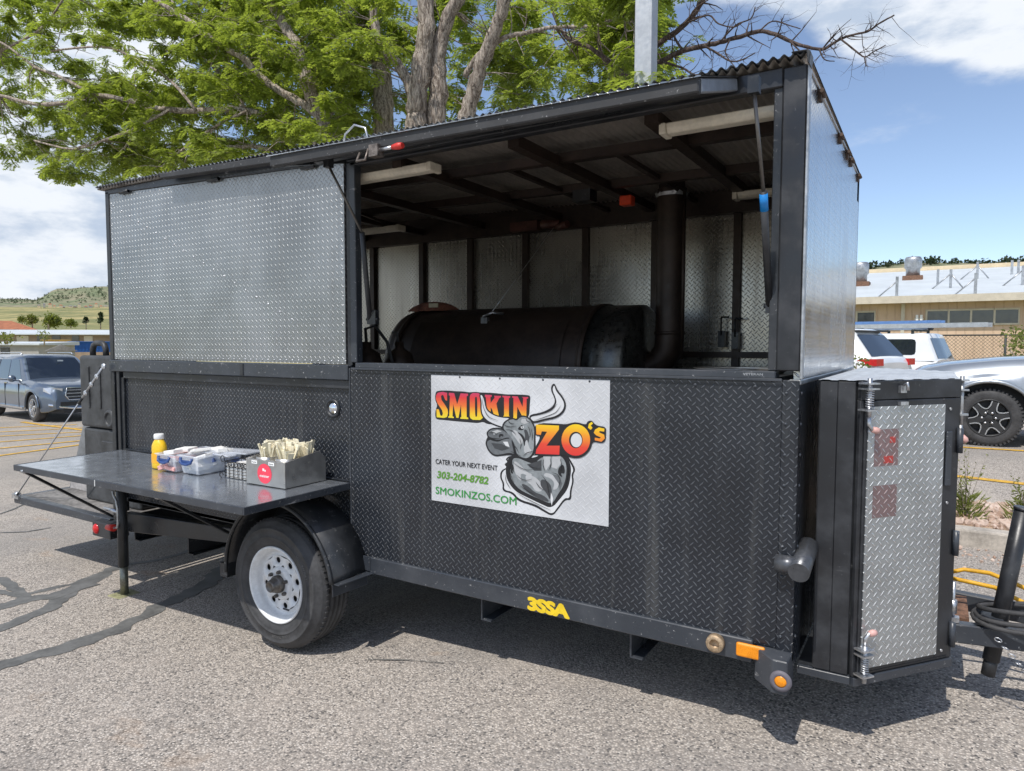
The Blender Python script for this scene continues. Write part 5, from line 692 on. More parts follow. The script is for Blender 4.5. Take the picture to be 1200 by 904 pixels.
def rows(name, cols, mat, jit=0.):
    m = MB(); n = len(cols[0]); C2 = []
    for a, b in zip(cols, cols[1:]):
        for k in range(6):
            u = k/6; C2.append([tuple(p[i]*(1-u)+q[i]*u for i in range(3)) for p, q in zip(a, b)])
    C2.append(cols[-1])
    for ci, c in enumerate(C2):
        for k, p in enumerate(c):
            j = jit*noise.noise(Vector((p[0]*.02, p[1]*.02, k)))*(1 if 0 < k < n-1 else 0)
            m.v.append((p[0], p[1], p[2]+j))
    for i in range(len(C2)-1):
        for k in range(n-1): m.f.append((i*n+k, (i+1)*n+k, (i+1)*n+k+1, i*n+k+1)); m.sm.append(True)
    o = m.build(name, mat, None); o['kind'] = 'structure'
    if sum(p.normal.z for p in o.data.polygons) < 0: o.data.flip_normals()
    return o
rows('meadow_slope', [[(-239.6,26.2,-4.0),(-263.5,29.1,-0.3),(-415.6,47.6,3.7),(-639.8,75.1,10.3),(-1040.3,124.1,24.6),(-1521.0,183.2,45.8),(-2001.6,242.3,67.5)],[(-220.6,37.9,-4.0),(-242.6,41.9,-0.3),(-382.7,67.8,3.8),(-589.2,106.1,10.4),(-958.0,174.6,24.8),(-1400.7,257.0,46.1),(-1843.4,339.4,67.9)],[(-204.7,47.6,-4.0),(-225.2,52.6,-0.2),(-355.3,84.7,3.9),(-547.0,132.0,10.5),(-889.4,216.7,25.0),(-1300.5,318.5,46.4),(-1711.6,420.4,68.2)],[(-192.1,55.4,-4.0),(-211.3,61.1,-0.2),(-333.4,98.1,3.9),(-513.3,152.7,10.6),(-834.6,250.4,25.1),(-1220.3,367.7,46.6),(-1606.1,485.1,68.5)],[(-182.6,61.2,-4.0),(-200.8,67.5,-0.2),(-316.9,108.2,4.0),(-487.9,168.3,10.7),(-793.5,275.6,25.2),(-1160.2,404.6,46.7),(-1527.0,533.7,68.7)],[(-173.1,67.0,-4.0),(-190.4,73.9,-0.1),(-300.4,118.3,4.0),(-462.6,183.8,10.8),(-752.3,300.9,25.3),(-1100.1,441.5,46.9),(-1447.9,582.2,68.9)],[(-169.9,69.0,-4.0),(-186.9,76.1,-0.1),(-295.0,121.7,4.0),(-454.2,189.0,10.8),(-738.6,309.3,25.4),(-1080.1,453.8,46.9),(-1421.5,598.4,69.0)],[(-166.5,71.1,-4.0),(-183.1,78.4,-0.1),(-288.9,125.4,4.0),(-444.9,194.7,10.8),(-723.5,318.5,25.4),(-1058.0,467.4,47.0),(-1392.5,616.2,69.0)],[(-164.9,72.1,-4.0),(-181.4,79.5,-0.1),(-286.2,127.1,4.1),(-440.7,197.3,10.8),(-716.7,322.8,25.4),(-1048.0,473.5,47.0),(-1379.3,624.3,69.1)],[(-163.6,72.9,-4.0),(-180.0,80.3,-0.1),(-284.0,128.4,4.1),(-437.3,199.4,10.8),(-711.2,326.1,25.4),(-1040.0,478.4,47.0),(-1368.8,630.8,69.1)],[(-162.3,73.6,-4.0),(-178.6,81.2,-0.1),(-281.8,129.8,4.1),(-433.9,201.4,10.8),(-705.7,329.5,25.5),(-1032.0,483.3,47.0),(-1358.2,637.2,69.1)],[(-160.4,74.8,-4.0),(-176.5,82.5,-0.1),(-278.5,131.8,4.1),(-428.9,204.5,10.9),(-697.5,334.5,25.5),(-1019.9,490.7,47.1),(-1342.4,646.9,69.2)],[(-158.1,76.3,-4.0),(-173.9,84.1,-0.1),(-274.4,134.3,4.1),(-422.5,208.4,10.9),(-687.2,340.8,25.5),(-1004.9,500.0,47.1),(-1322.6,659.1,69.2)],[(-155.7,77.7,-4.0),(-171.3,85.7,-0.1),(-270.3,136.9,4.1),(-416.2,212.3,10.9),(-676.9,347.2,25.5),(-989.9,509.2,47.2),(-1302.8,671.2,69.3)],[(-153.6,79.0,-4.0),(-169.0,87.1,-0.1),(-266.7,139.0,4.1),(-410.7,215.7,10.9),(-668.0,352.6,25.6),(-976.8,517.2,47.2),(-1285.7,681.7,69.3)],[(-149.4,81.6,-4.0),(-164.3,90.0,-0.1),(-259.3,143.6,4.1),(-399.3,222.7,10.9),(-649.5,364.0,25.6),(-949.8,533.8,47.3),(-1250.1,703.6,69.4)],[(-141.5,86.4,-4.0),(-155.6,95.3,-0.0),(-245.6,152.0,4.2),(-378.2,235.6,11.0),(-615.2,385.0,25.7),(-899.7,564.5,47.4),(-1184.2,744.1,69.6)],[(-125.6,96.2,-4.0),(-138.2,106.0,-0.0),(-218.2,168.8,4.2),(-336.1,261.5,11.1),(-546.6,427.1,25.9),(-799.5,626.0,47.6),(-1052.3,825.0,69.9)],[(-101.9,110.7,-4.0),(-112.1,122.0,0.1),(-177.0,194.1,4.3),(-272.8,300.3,11.3),(-443.8,490.2,26.1),(-649.2,718.3,48.0),(-854.6,946.4,70.4)],[(-78.2,125.3,-4.0),(-86.0,138.0,0.1),(-135.9,219.3,4.4),(-209.5,339.2,11.4),(-341.0,553.4,26.4),(-498.9,810.5,48.4),(-656.8,1067.7,70.9)],[(-46.5,144.7,-4.0),(-51.2,159.4,0.2),(-81.0,253.0,4.6),(-125.1,391.0,11.6),(-203.8,637.5,26.8),(-298.4,933.5,48.9),(-393.1,1229.6,71.6)],[(-14.9,164.1,-4.0),(-16.4,180.7,0.3),(-26.2,286.7,4.7),(-40.7,442.8,11.9),(-66.7,721.7,27.1),(-98.0,1056.5,49.5),(-129.4,1391.4,72.3)],[(16.8,183.6,-4.0),(18.4,202.1,0.4),(28.7,320.3,4.9),(43.7,494.6,12.1),(70.4,805.8,27.5),(102.4,1179.5,50.0),(134.3,1553.3,73.0)],[(48.4,203.0,-4.0),(53.3,223.5,0.5),(83.5,354.0,5.0),(128.1,546.4,12.3),(207.5,890.0,27.8),(302.8,1302.5,50.5),(398.0,1715.1,73.7)]], land, 1.)
rows('mesa_hill', [[(-1985.5,240.2,63.9),(-2162.0,262.2,77.7),(-2370.4,287.9,90.2),(-2530.7,307.8,99.5),(-2626.8,319.6,104.2),(-2883.2,351.1,114.7),(-3683.0,447.7,111.4)],[(-1828.6,336.6,64.3),(-1991.1,367.1,78.2),(-2183.1,403.0,92.3),(-2330.8,430.7,103.5),(-2419.4,447.2,108.8),(-2655.5,491.1,119.7),(-3392.1,626.6,117.9)],[(-1697.8,416.8,64.6),(-1848.7,454.5,78.5),(-2026.9,498.7,91.1),(-2164.0,532.8,100.5),(-2246.3,553.2,105.2),(-2465.5,607.4,115.8),(-3149.3,775.2,112.8)],[(-1593.1,481.0,64.9),(-1734.8,524.4,78.8),(-1902.1,575.5,93.0),(-2030.8,614.8,104.3),(-2108.0,638.3,109.6),(-2313.7,700.9,120.6),(-2955.4,894.6,119.0)],[(-1514.7,529.2,65.1),(-1649.3,576.8,79.1),(-1808.4,632.9,92.5),(-1930.8,676.1,102.8),(-2004.1,701.9,107.9),(-2199.7,770.7,118.7),(-2809.7,983.8,116.5)],[(-1436.2,577.4,65.3),(-1563.9,629.3,79.3),(-1714.8,690.4,93.5),(-1830.8,737.5,104.8),(-1900.4,765.7,110.2),(-2085.9,840.7,121.2),(-2664.3,1073.3,119.8)],[(-1410.0,593.4,65.4),(-1535.4,646.7,79.4),(-1683.5,709.6,92.8),(-1797.4,757.9,103.1),(-1865.7,786.8,108.2),(-2047.8,863.9,119.1),(-2615.7,1103.0,117.0)],[(-1381.3,611.1,65.4),(-1504.1,666.0,79.4),(-1649.1,730.6,92.1),(-1760.7,780.3,101.5),(-1827.6,810.1,106.3),(-2006.0,889.4,117.0),(-2562.2,1135.6,114.3)],[(-1368.2,619.1,65.5),(-1489.9,674.7,79.5),(-1633.7,740.4,96.2),(-1744.3,791.0,110.2),(-1810.7,821.2,116.5),(-1987.4,901.6,128.1),(-2538.4,1151.2,128.6)],[(-1357.7,625.5,65.5),(-1478.5,681.7,79.5),(-1621.3,748.2,100.4),(-1731.3,799.6,118.8),(-1797.1,830.2,126.6),(-1972.5,911.5,139.3),(-2519.5,1163.8,142.9)],[(-1347.3,632.0,65.5),(-1467.1,688.7,79.5),(-1608.9,756.0,102.4),(-1718.1,808.0,123.1),(-1783.5,838.9,131.7),(-1957.5,921.1,144.9),(-2500.3,1176.0,150.0)],[(-1331.6,641.6,65.6),(-1450.0,699.2,79.6),(-1590.2,767.5,102.9),(-1698.1,820.3,124.0),(-1762.7,851.7,132.8),(-1934.8,935.1,146.0),(-2471.2,1194.0,151.5)],[(-1311.9,653.6,65.6),(-1428.6,712.3,79.6),(-1566.8,782.0,104.2),(-1673.2,835.7,126.7),(-1736.9,867.8,135.9),(-1906.4,952.8,149.5),(-2435.0,1216.5,155.9)],[(-1292.3,665.7,65.7),(-1407.3,725.4,79.7),(-1543.4,796.4,104.7),(-1648.2,851.1,127.6),(-1711.0,883.8,137.0),(-1878.0,970.3,150.6),(-2398.6,1238.9,157.4)],[(-1275.3,676.1,65.7),(-1388.8,736.7,79.7),(-1523.1,808.8,105.1),(-1626.6,864.5,128.5),(-1688.5,897.6,138.1),(-1853.3,985.5,151.8),(-2367.1,1258.3,158.9)],[(-1240.0,697.8,65.8),(-1350.3,760.3,79.8),(-1481.0,834.7,105.7),(-1581.6,892.1,129.5),(-1641.8,926.3,139.2),(-1802.1,1017.0,153.1),(-2301.7,1298.6,160.5)],[(-1174.6,737.9,66.0),(-1279.1,804.0,80.0),(-1402.9,882.5,104.2),(-1498.2,943.1,126.3),(-1555.2,979.2,135.4),(-1707.0,1075.1,148.9),(-2180.2,1372.8,155.1)],[(-1043.8,818.2,66.3),(-1136.7,891.4,80.4),(-1246.6,978.1,99.7),(-1331.2,1044.9,116.4),(-1381.8,1084.8,123.7),(-1516.7,1190.9,136.0),(-1937.0,1520.8,138.7)],[(-847.6,938.6,66.8),(-923.1,1022.5,80.9),(-1012.3,1121.7,97.0),(-1081.0,1198.0,110.2),(-1122.1,1243.7,116.2),(-1231.6,1365.3,127.8),(-1572.7,1743.6,128.3)],[(-651.4,1059.0,67.3),(-709.5,1153.6,81.5),(-778.2,1265.5,99.2),(-831.1,1351.6,114.2),(-862.7,1403.1,120.9),(-947.0,1540.3,133.0),(-1209.0,1967.3,134.9)],[(-389.8,1219.6,68.0),(-424.7,1328.4,82.2),(-465.9,1456.9,96.8),(-497.6,1555.8,108.2),(-516.5,1615.1,113.7),(-567.0,1772.9,125.1),(-723.4,2264.5,124.8)],[(-128.2,1380.1,68.7),(-139.9,1503.2,83.0),(-153.6,1648.5,95.9),(-164.1,1760.2,105.6),(-170.4,1827.2,110.6),(-187.1,2005.8,121.6),(-238.1,2562.0,120.3)],[(133.3,1540.7,69.3),(144.9,1678.0,83.7),(158.6,1840.2,98.4),(169.1,1965.0,109.9),(175.4,2039.8,115.5),(192.5,2239.1,127.1),(247.0,2860.1,127.3)],[(394.9,1701.2,70.0),(429.7,1852.8,84.4),(470.8,2031.7,97.5),(502.5,2169.4,107.4),(521.5,2251.9,112.4),(572.4,2471.9,123.6),(732.4,3157.6,122.8)]], hillm, 5.)
rows('wooded_ridge', [[(-51.5,259.3,3.3),(-66.6,333.4,19.6),(-79.6,397.1,37.1),(-90.2,450.0,46.0),(-96.5,481.5,47.9),(-125.4,627.9,41.3)],[(-35.7,269.0,3.3),(-46.3,345.9,19.6),(-55.5,411.9,37.1),(-63.1,466.8,48.2),(-67.5,499.5,50.3),(-87.5,651.3,44.4)],[(-25.1,275.5,3.4),(-32.8,354.1,19.7),(-39.5,421.7,37.2),(-45.0,478.0,49.3),(-48.1,511.5,51.5),(-62.2,667.0,45.9)],[(-17.2,280.3,3.4),(-22.7,360.4,19.7),(-27.5,429.1,37.2),(-31.4,486.4,50.9),(-33.6,520.5,53.2),(-43.3,678.7,48.2)],[(-9.3,285.2,3.4),(-12.5,366.6,19.7),(-15.4,436.5,37.2),(-17.9,494.9,53.3),(-19.1,529.5,55.8),(-24.4,690.5,51.6)],[(-1.4,290.0,3.4),(-2.4,372.8,19.8),(-3.4,443.9,37.3),(-4.3,503.2,53.6),(-4.6,538.5,56.1),(-5.4,702.2,52.0)],[(6.5,294.9,3.4),(7.7,379.0,19.8),(8.6,451.3,37.3),(9.3,511.6,53.7),(10.0,547.4,56.2),(13.5,713.9,52.0)],[(14.4,299.7,3.5),(17.8,385.2,19.8),(20.6,458.7,37.3),(22.9,519.9,52.9),(24.6,556.3,55.4),(32.6,725.4,51.0)],[(21.0,303.8,3.5),(26.3,390.4,19.8),(30.7,464.8,37.3),(34.3,526.9,53.7),(36.7,563.8,56.2),(48.3,735.2,52.1)],[(27.6,307.8,3.5),(34.7,395.6,19.9),(40.7,471.0,37.4),(45.6,533.9,54.3),(48.8,571.3,56.8),(64.1,745.0,52.9)],[(48.7,320.8,3.6),(61.7,412.1,19.9),(72.7,490.6,37.5),(81.8,556.2,54.9),(87.6,595.1,57.5),(114.8,776.1,53.8)],[(80.3,340.2,3.6),(102.2,437.0,20.0),(120.8,520.2,37.6),(136.4,589.4,51.9),(145.9,630.7,54.2),(190.8,822.5,49.5)],[(106.7,356.4,3.7),(136.0,457.7,20.1),(160.9,544.8,37.7),(182.0,616.8,42.4),(194.8,660.0,44.1),(254.6,860.7,36.3)]], hillm, 0.)
def scatter_trees(name, pts, mat, s, label=None):
    m = MB()
    for (x, y, z, h) in pts:
        for _ in range(16):
            d = rv(); q = abs(d.z); leafquad(m, (x+d.x*h*.35, y+d.y*h*.35, z+h*.45+d.z*h*.45), rv(), rv(), h*.42, h*.34)
    o = m.build(name, mat, None); o['kind'] = 'stuff'
P = []
RC = [(-90.2,450.0,46.0),(-63.1,466.8,48.2),(-45.0,478.0,49.3),(-31.4,486.4,50.9),(-17.9,494.9,53.3),(-4.3,503.2,53.6),(9.3,511.6,53.7),(22.9,519.9,52.9),(34.3,526.9,53.7),(45.6,533.9,54.3),(81.8,556.2,54.9),(136.4,589.4,51.9),(182.0,616.8,42.4)]
for a, b in zip(RC, RC[1:]):
    n = int(math.hypot(b[0]-a[0], b[1]-a[1])/.7)
    for k in range(n):
        u = random.random(); P.append((a[0]+(b[0]-a[0])*u+random.gauss(0, 3), a[1]+(b[1]-a[1])*u+random.gauss(0, 3), a[2]+(b[2]-a[2])*u-1.5, random.uniform(2.2, 5)))
scatter_trees('ridge_top_woods', P, pinem, 1)
P = []
MC = [((-1734.8,524.4,78.8),(-2108.0,638.3,109.6)),((-1649.3,576.8,79.1),(-2004.1,701.9,107.9)),((-1563.9,629.3,79.3),(-1900.4,765.7,110.2)),((-1535.4,646.7,79.4),(-1865.7,786.8,108.2)),((-1504.1,666.0,79.4),(-1827.6,810.1,106.3)),((-1489.9,674.7,79.5),(-1810.7,821.2,116.5)),((-1478.5,681.7,79.5),(-1797.1,830.2,126.6)),((-1467.1,688.7,79.5),(-1783.5,838.9,131.7)),((-1450.0,699.2,79.6),(-1762.7,851.7,132.8)),((-1428.6,712.3,79.6),(-1736.9,867.8,135.9)),((-1407.3,725.4,79.7),(-1711.0,883.8,137.0)),((-1388.8,736.7,79.7),(-1688.5,897.6,138.1)),((-1350.3,760.3,79.8),(-1641.8,926.3,139.2)),((-1279.1,804.0,80.0),(-1555.2,979.2,135.4)),((-1136.7,891.4,80.4),(-1381.8,1084.8,123.7)),((-923.1,1022.5,80.9),(-1122.1,1243.7,116.2)),((-709.5,1153.6,81.5),(-862.7,1403.1,120.9))]
for a, b in zip(MC, MC[1:]):
    for k in range(int(math.hypot(b[0][0]-a[0][0], b[0][1]-a[0][1])*(1.5 if a[0][1] < 1100 else .2))):
        u = random.random(); w = random.random()**.8; p = [a[0][i]*(1-u)+b[0][i]*u for i in range(3)]; q = [a[1][i]*(1-u)+b[1][i]*u for i in range(3)]
        P.append(tuple(p[i]*(1-w)+q[i]*w for i in range(3))+(random.uniform(2, 5.5),))
scatter_trees('hillside_scrub', P, leaf_mat('hillside_juniper', (.10, .135, .075), (.06, .08, .03)), 1)


def tree_blob(x, y, z, h, r, name, label, cat='tree', n=260, ls=.16, mat=None, conic=False, group=None, lobes=7):
    t = thing(name, label, cat, (x, y, z), group=group)
    tr = MB(); tr.tube([(x, y, z-.1), (x+r*.05, y, z+h*.35), (x, y+r*.04, z+h*.75)], [r*.09, r*.07, r*.03], 7)
    for k in range(4):
        a = random.uniform(0, 6.28); tr.tube([(x, y, z+h*.35), (x+math.cos(a)*r*.5, y+math.sin(a)*r*.5, z+h*.65)], [r*.045, r*.015], 5, False)
    tr.build('trunk', bark, t)
    cr = MB(); L = []
    for k in range(lobes):
        a = random.uniform(0, 6.28); q = random.uniform(.2, .65)*r; zz = random.uniform(.35, .85)
        if conic: q *= (1-zz)
        L.append((x+math.cos(a)*q, y+math.sin(a)*q, z+h*zz, r*random.uniform(.32, .5)*(1.1-zz if conic else 1)))
    L.append((x, y, z+h*.75, r*(.25 if conic else .5)))
    for _ in range(n):
        c = random.choice(L); d = rv(); p = Vector(c[:3])+d*c[3]*random.uniform(.55, 1.05)
        leafquad(cr, p, rv(), rv(), ls*random.uniform(.6, 1.4), ls*.7)
    cr.build('crown', mat or shrubm, t)
    return t
tree_blob(-153.21, 67.68, 4.47, 2.95, 2.6, 'round_tree', 'broad round green tree beyond the long white-roofed building', 'tree', n=700, ls=0.52, mat=shrubm, conic=False)
tree_blob(-195.15, 83.18, 5.83, 3.47, 1.95, 'round_tree', 'darker tree left of the broad round one in the distance', 'tree', n=700, ls=0.39, mat=shrubm, conic=False)
tree_blob(-214.35, 89.11, 7.13, 2.35, 1.65, 'round_tree', 'small tree just right of the orange roof ridge far away', 'tree', n=700, ls=0.33, mat=shrubm, conic=False)
tree_blob(-160.09, 75.27, 5.24, 1.49, 1.67, 'round_tree', 'low round bush-like tree right of the broad round one', 'tree', n=700, ls=0.33, mat=shrubm, conic=False)
tree_blob(-178.25, 87.63, 5.32, 3.58, 1.47, 'pine_tree', 'dark pine standing left of the taller pine far away', 'tree', n=420, ls=0.38, mat=pinem, conic=True)
tree_blob(-170.04, 86.79, 5.22, 4.9, 1.63, 'pine_tree', 'tall dark pine beside the trailer rear corner far away', 'tree', n=420, ls=0.42, mat=pinem, conic=True)
tree_blob(-63.49, 26.17, 1.63, 1.08, 0.65, 'thin_tree', 'sparse yellowish sapling in front of the yellow container', 'tree', n=150, ls=0.13, mat=weedm, conic=False)
tree_blob(-59.29, 21.7, 1.68, 0.64, 1.03, 'leafy_shrub', 'green shrub in front of the low white building at the photo edge', 'tree', n=150, ls=0.21, mat=weedm, conic=False)
tree_blob(2.63, 20.78, .2, 2.0, .95, 'leafy_shrub', 'bright green shrub beside the chain-link fence behind the silver truck', 'shrub', n=900, ls=.10, mat=weedm)
tree_blob(-0.79, 11.19, .15, 1.5, .30, 'leafy_shrub', 'small yellow-green sapling seen between the trailer front corner and the white SUV', 'shrub', n=260, ls=.07, mat=weedm)

# ---- left distance: long low buildings, sheds and containers
def far_box(name, label, cat, loc, rot, w, dep, h, wall, roofm, rh, kind, openings=(), group=None):
    t = thing(name, label, cat, loc, rot, group=group, local=True)
    ww = MB().box(-w/2, w/2, 0, dep, 0, h)
    if 'container' in name:
        k = -w/2+.15
        while k < w/2-.1: ww.box(k, k+.12, -.05, -.001, .15, h-.15); k += .3
    ww.build('wall', wall, t)
    r = MB(); o = .02*w+.15; y0, y1, x0, x1 = -o, dep+o, -w/2-o, w/2+o
    if kind == 'gable': r.prism([(x0, h+.002), (x1, h+.002), (0, h+rh)], y0, y1, 'y')
    elif kind == 'hip':
        ym = (y0+y1)/2; q = min((y1-y0)/2, w*.3)
        r.add([(x0, y0, h), (x1, y0, h), (x1, y1, h), (x0, y1, h), (x0+q, ym, h+rh), (x1-q, ym, h+rh)], [(3, 2, 1, 0), (0, 1, 5, 4), (1, 2, 5), (2, 3, 4, 5), (3, 0, 4)])
    elif kind == 'slope':
        r.add([(x0, y0, h+.002), (x1, y0, h+.002), (x1, y1, h+.002), (x0, y1, h+.002), (x0, y0, h+.15), (x1, y0, h+.15), (x1, y1, h+rh), (x0, y1, h+rh)], [(3,2,1,0),(4,5,6,7),(0,1,5,4),(1,2,6,5),(2,3,7,6),(3,0,4,7)])
    else: r.box(x0, x1, y0, y1, h+.002, h+.08)
    r.build('roof', roofm, t)
    for (a, b, c, d, nm, m_) in openings: MB().box(a, b, -.08, -.005, c, d).build(nm, m_, t)
    return t
far_box('long_low_building', 'long low tan building under a white roof in the left distance', 'building', (-121.02, 51.97, -1.96), 0.551, 29.95, 9.00, 5.04, brownwall, white_roof, 1.02, 'slope', [(1.63,2.86,3.81,4.93,'window',winglass),(4.76,5.85,3.95,4.93,'window',winglass),(6.67,8.03,3.81,4.9,'shutter',trimc),(-4.08,-2.18,3.81,4.9,'shutter',trimc),(-0.82,0.54,3.81,4.9,'window',winglass)])
far_box('orange_roofed_house', 'house with broad orange hip roof behind the long white roof', 'building', (-192.89, 72.51, 4.03), 1.137, 18.98, 20.00, 1.12, brownwall, redroof, 2.35, 'hip', [])
far_box('shipping_container', 'faded yellow ribbed shipping container beside the blue one', 'container', (-77.89, 33.78, 0.87), 1.137, 2.29, 3.00, 1.11, yelm, yelm, 0.04, 'flat', [])
far_box('shipping_container', 'bright blue ribbed shipping container behind the wash station', 'container', (-72.57, 34.69, 0.80), 1.137, 3.74, 3.00, 1.00, bluem, bluem, 0.04, 'flat', [])
far_box('gabled_shed', 'small grey shed with shingled gable roof behind the parked SUV', 'shed', (-49.29, 20.78, 0.38), 1.137, 1.51, 5.00, 0.74, greyshed, darkroof, 0.46, 'gable', [])
far_box('low_white_building', 'low off-white building with pale roof behind the parked SUV', 'building', (-68.82, 25.24, 0.09), 0.551, 6.31, 5.00, 1.41, greyshed, white_roof, 0.33, 'slope', [(-0.11,0.63,0.59,1.19,'window',winglass)])
far_box('distant_house', 'tiny pinkish house, one of a row below the mesa slope', 'house', (-1305.92, 582.41, 61.20), 1.137, 4.23, 18.00, 6.43, cream_wall, darkroof, 1.90, 'hip', [], group='tiny houses below the mesa')
far_box('distant_house', 'tiny pinkish house, one of a row below the mesa slope', 'house', (-1298.02, 587.26, 63.99), 1.137, 3.19, 18.00, 6.43, greyshed, darkroof, 1.90, 'hip', [], group='tiny houses below the mesa')
far_box('distant_house', 'tiny pinkish house, one of a row below the mesa slope', 'house', (-1289.69, 592.37, 63.26), 1.137, 5.24, 18.00, 6.43, cream_wall, redroof, 1.90, 'hip', [], group='tiny houses below the mesa')
far_box('distant_house', 'tiny pinkish house, one of a row below the mesa slope', 'house', (-1283.25, 596.32, 60.64), 1.137, 3.59, 18.00, 6.43, cream_wall, redroof, 1.90, 'hip', [], group='tiny houses below the mesa')
far_box('distant_house', 'tiny pinkish house, one of a row below the mesa slope', 'house', (-1273.93, 602.05, 61.32), 1.137, 5.31, 18.00, 6.43, cream_wall, redroof, 1.90, 'hip', [], group='tiny houses below the mesa')
far_box('distant_house', 'tiny pinkish house, one of a row below the mesa slope', 'house', (-1269.27, 604.91, 58.78), 1.137, 3.28, 18.00, 6.43, brownwall, darkroof, 1.90, 'hip', [], group='tiny houses below the mesa')
far_box('distant_house', 'tiny pinkish house, one of a row below the mesa slope', 'house', (-1259.77, 610.74, 60.18), 1.137, 5.71, 18.00, 6.43, cream_wall, darkroof, 1.90, 'hip', [], group='tiny houses below the mesa')
far_box('distant_house', 'tiny pinkish house, one of a row below the mesa slope', 'house', (-1253.15, 614.80, 59.70), 1.137, 4.44, 18.00, 6.43, brownwall, darkroof, 1.90, 'hip', [], group='tiny houses below the mesa')
far_box('distant_house', 'tiny pinkish house, one of a row below the mesa slope', 'house', (-1246.76, 618.72, 63.58), 1.137, 3.78, 18.00, 6.43, cream_wall, darkroof, 1.90, 'hip', [], group='tiny houses below the mesa')
far_box('distant_house', 'tiny pinkish house, one of a row below the mesa slope', 'house', (-1237.29, 624.53, 59.38), 1.137, 4.38, 18.00, 6.43, greyshed, redroof, 1.90, 'hip', [], group='tiny houses below the mesa')
far_box('distant_house', 'tiny pinkish house, one of a row below the mesa slope', 'house', (-1230.64, 628.61, 60.96), 1.137, 4.85, 18.00, 6.43, greyshed, redroof, 1.90, 'hip', [], group='tiny houses below the mesa')
far_box('distant_house', 'tiny pinkish house, one of a row below the mesa slope', 'house', (-1222.22, 633.78, 64.21), 1.137, 3.97, 18.00, 6.43, cream_wall, redroof, 1.90, 'hip', [], group='tiny houses below the mesa')
far_box('distant_house', 'tiny pinkish house, one of a row below the mesa slope', 'house', (-1215.24, 638.07, 60.30), 1.137, 4.10, 18.00, 6.43, cream_wall, redroof, 1.90, 'hip', [], group='tiny houses below the mesa')
far_box('distant_house', 'tiny pinkish house, one of a row below the mesa slope', 'house', (-1208.25, 642.35, 60.21), 1.137, 3.77, 18.00, 6.43, cream_wall, darkroof, 1.90, 'hip', [], group='tiny houses below the mesa')

# ---- right: the long tan building
BY = 41.7
bt = thing('commercial_building', 'long tan ribbed-metal building with white low-slope roof behind the fence', 'building', (8, BY, 0))
BX0, BX1, EZ = -15.0, 46.0, 4.06
MB().box(BX0, BX1, BY, BY+22, -.4, EZ).build('wall', tan_wall, bt)
RY0, RY1, RRISE = BY-.7, BY+20.8, 3.4
RZ0 = EZ+.22
MB().add([(BX0-.3, RY0, EZ+.004), (BX1+.3, RY0, EZ+.004), (BX1+.3, RY1, EZ+RRISE), (BX0-.3, RY1, EZ+RRISE),
     (BX0-.3, RY0, RZ0), (BX1+.3, RY0, RZ0), (BX1+.3, RY1, RZ0+RRISE), (BX0-.3, RY1, RZ0+RRISE)], [(3,2,1,0),(4,5,6,7),(0,1,5,4),(1,2,6,5),(2,3,7,6),(3,0,4,7)]).build('roof', white_roof, bt)
MB().box(BX0-.35, BX1+.35, RY0-.22, RY0-.01, EZ-.12, RZ0+.05).build('gutter', trimc, bt)
MB().box(BX0, BX1+1, RY1+.05, RY1+8, 0, 8.0).build('rear_parapet', cream_wall, bt)
roofz = lambda y: RZ0+(y-RY0)/(RY1-RY0)*RRISE
for (wx0, wx1) in ((-3.47, -2.61), (-.02, .94), (1.02, 1.95), (2.03, 3.0), (3.06, 4.03), (8.2, 9.2), (9.28, 10.25)):
    z0, z1 = 2.80, 3.50; fr = MB()
    fr.box(wx0-.09, wx0, BY-.1, BY-.01, z0-.09, z1+.09); fr.box(wx1, wx1+.06, BY-.104, BY-.01, z0-.09, z1+.09)
    fr.box(wx0+.001, wx1-.001, BY-.1, BY-.01, z1, z1+.09); fr.box(wx0+.001, wx1-.001, BY-.1, BY-.01, z0-.09, z0)
    w = fr.build('window', trimc, bt)
    MB().box(wx0+.002, wx1-.002, BY-.06, BY-.012, z0+.002, z1-.002).build('pane', winglass, w)
for x in (-1.19, 6.3, 14.): MB().box(x-.09, x+.09, BY-.2, BY-.01, 0, EZ-.13).build('downspout', trimc, bt)
for (x, y, kind) in ((-1.11, 53.6, 'fan'), (-4.13, 50.0, 'fan'), (-1.52, 41.4, 'br'), (.4, 48.4, 'post'), (1.05, 45.5, 'tri'), (2.59, 51.8, 'tri'), (2.12, 41.4, 'br'), (4.6, 54.3, 'post'), (4.95, 54.3, 'post'), (4.51, 45.9, 'br')):
    z = roofz(y); k = 1.6
    if kind == 'fan':
        v = MB().box(x-.62, x+.62, y-.62, y+.62, z-.3, z+.22).build('roof_vent', rusty, bt)
        MB().lathe([(.01, .1), (.44, .1), (.44, .7), (.54, .8), (.54, 1.4), (.46, 1.55), (.01, 1.56)], (x, y, z), 'z', 20).build('vent_hood', galv, v)
    elif kind == 'post':
        MB().box(x-.07, x+.07, y-.07, y+.07, z-.08, z+.95).build('roof_anchor_post', galv, bt)
    else:
        p = MB().box(x-.07, x+.07, y-.07, y+.07, z-.08, z+1.1); p.tube([(x, y, z+.85), (x-.95, y-.4+.38, z-.05)], .04, 5)
        if kind == 'tri': p.tube([(x, y, z+.85), (x+.65, y, z-.05)], .04, 5)
        p.build('braced_anchor_post', galv, bt)
lamp_ = MB().box(-.62, -.2, BY-.25, BY-.01, 3.05, 3.12); lamp_.box(-.56, -.44, BY-.4, BY-.26, 3.0, 3.3); lamp_.box(-.36, -.24, BY-.4, BY-.26, 3.0, 3.3); lamp_.build('wall_flood_light', white_plastic, bt)

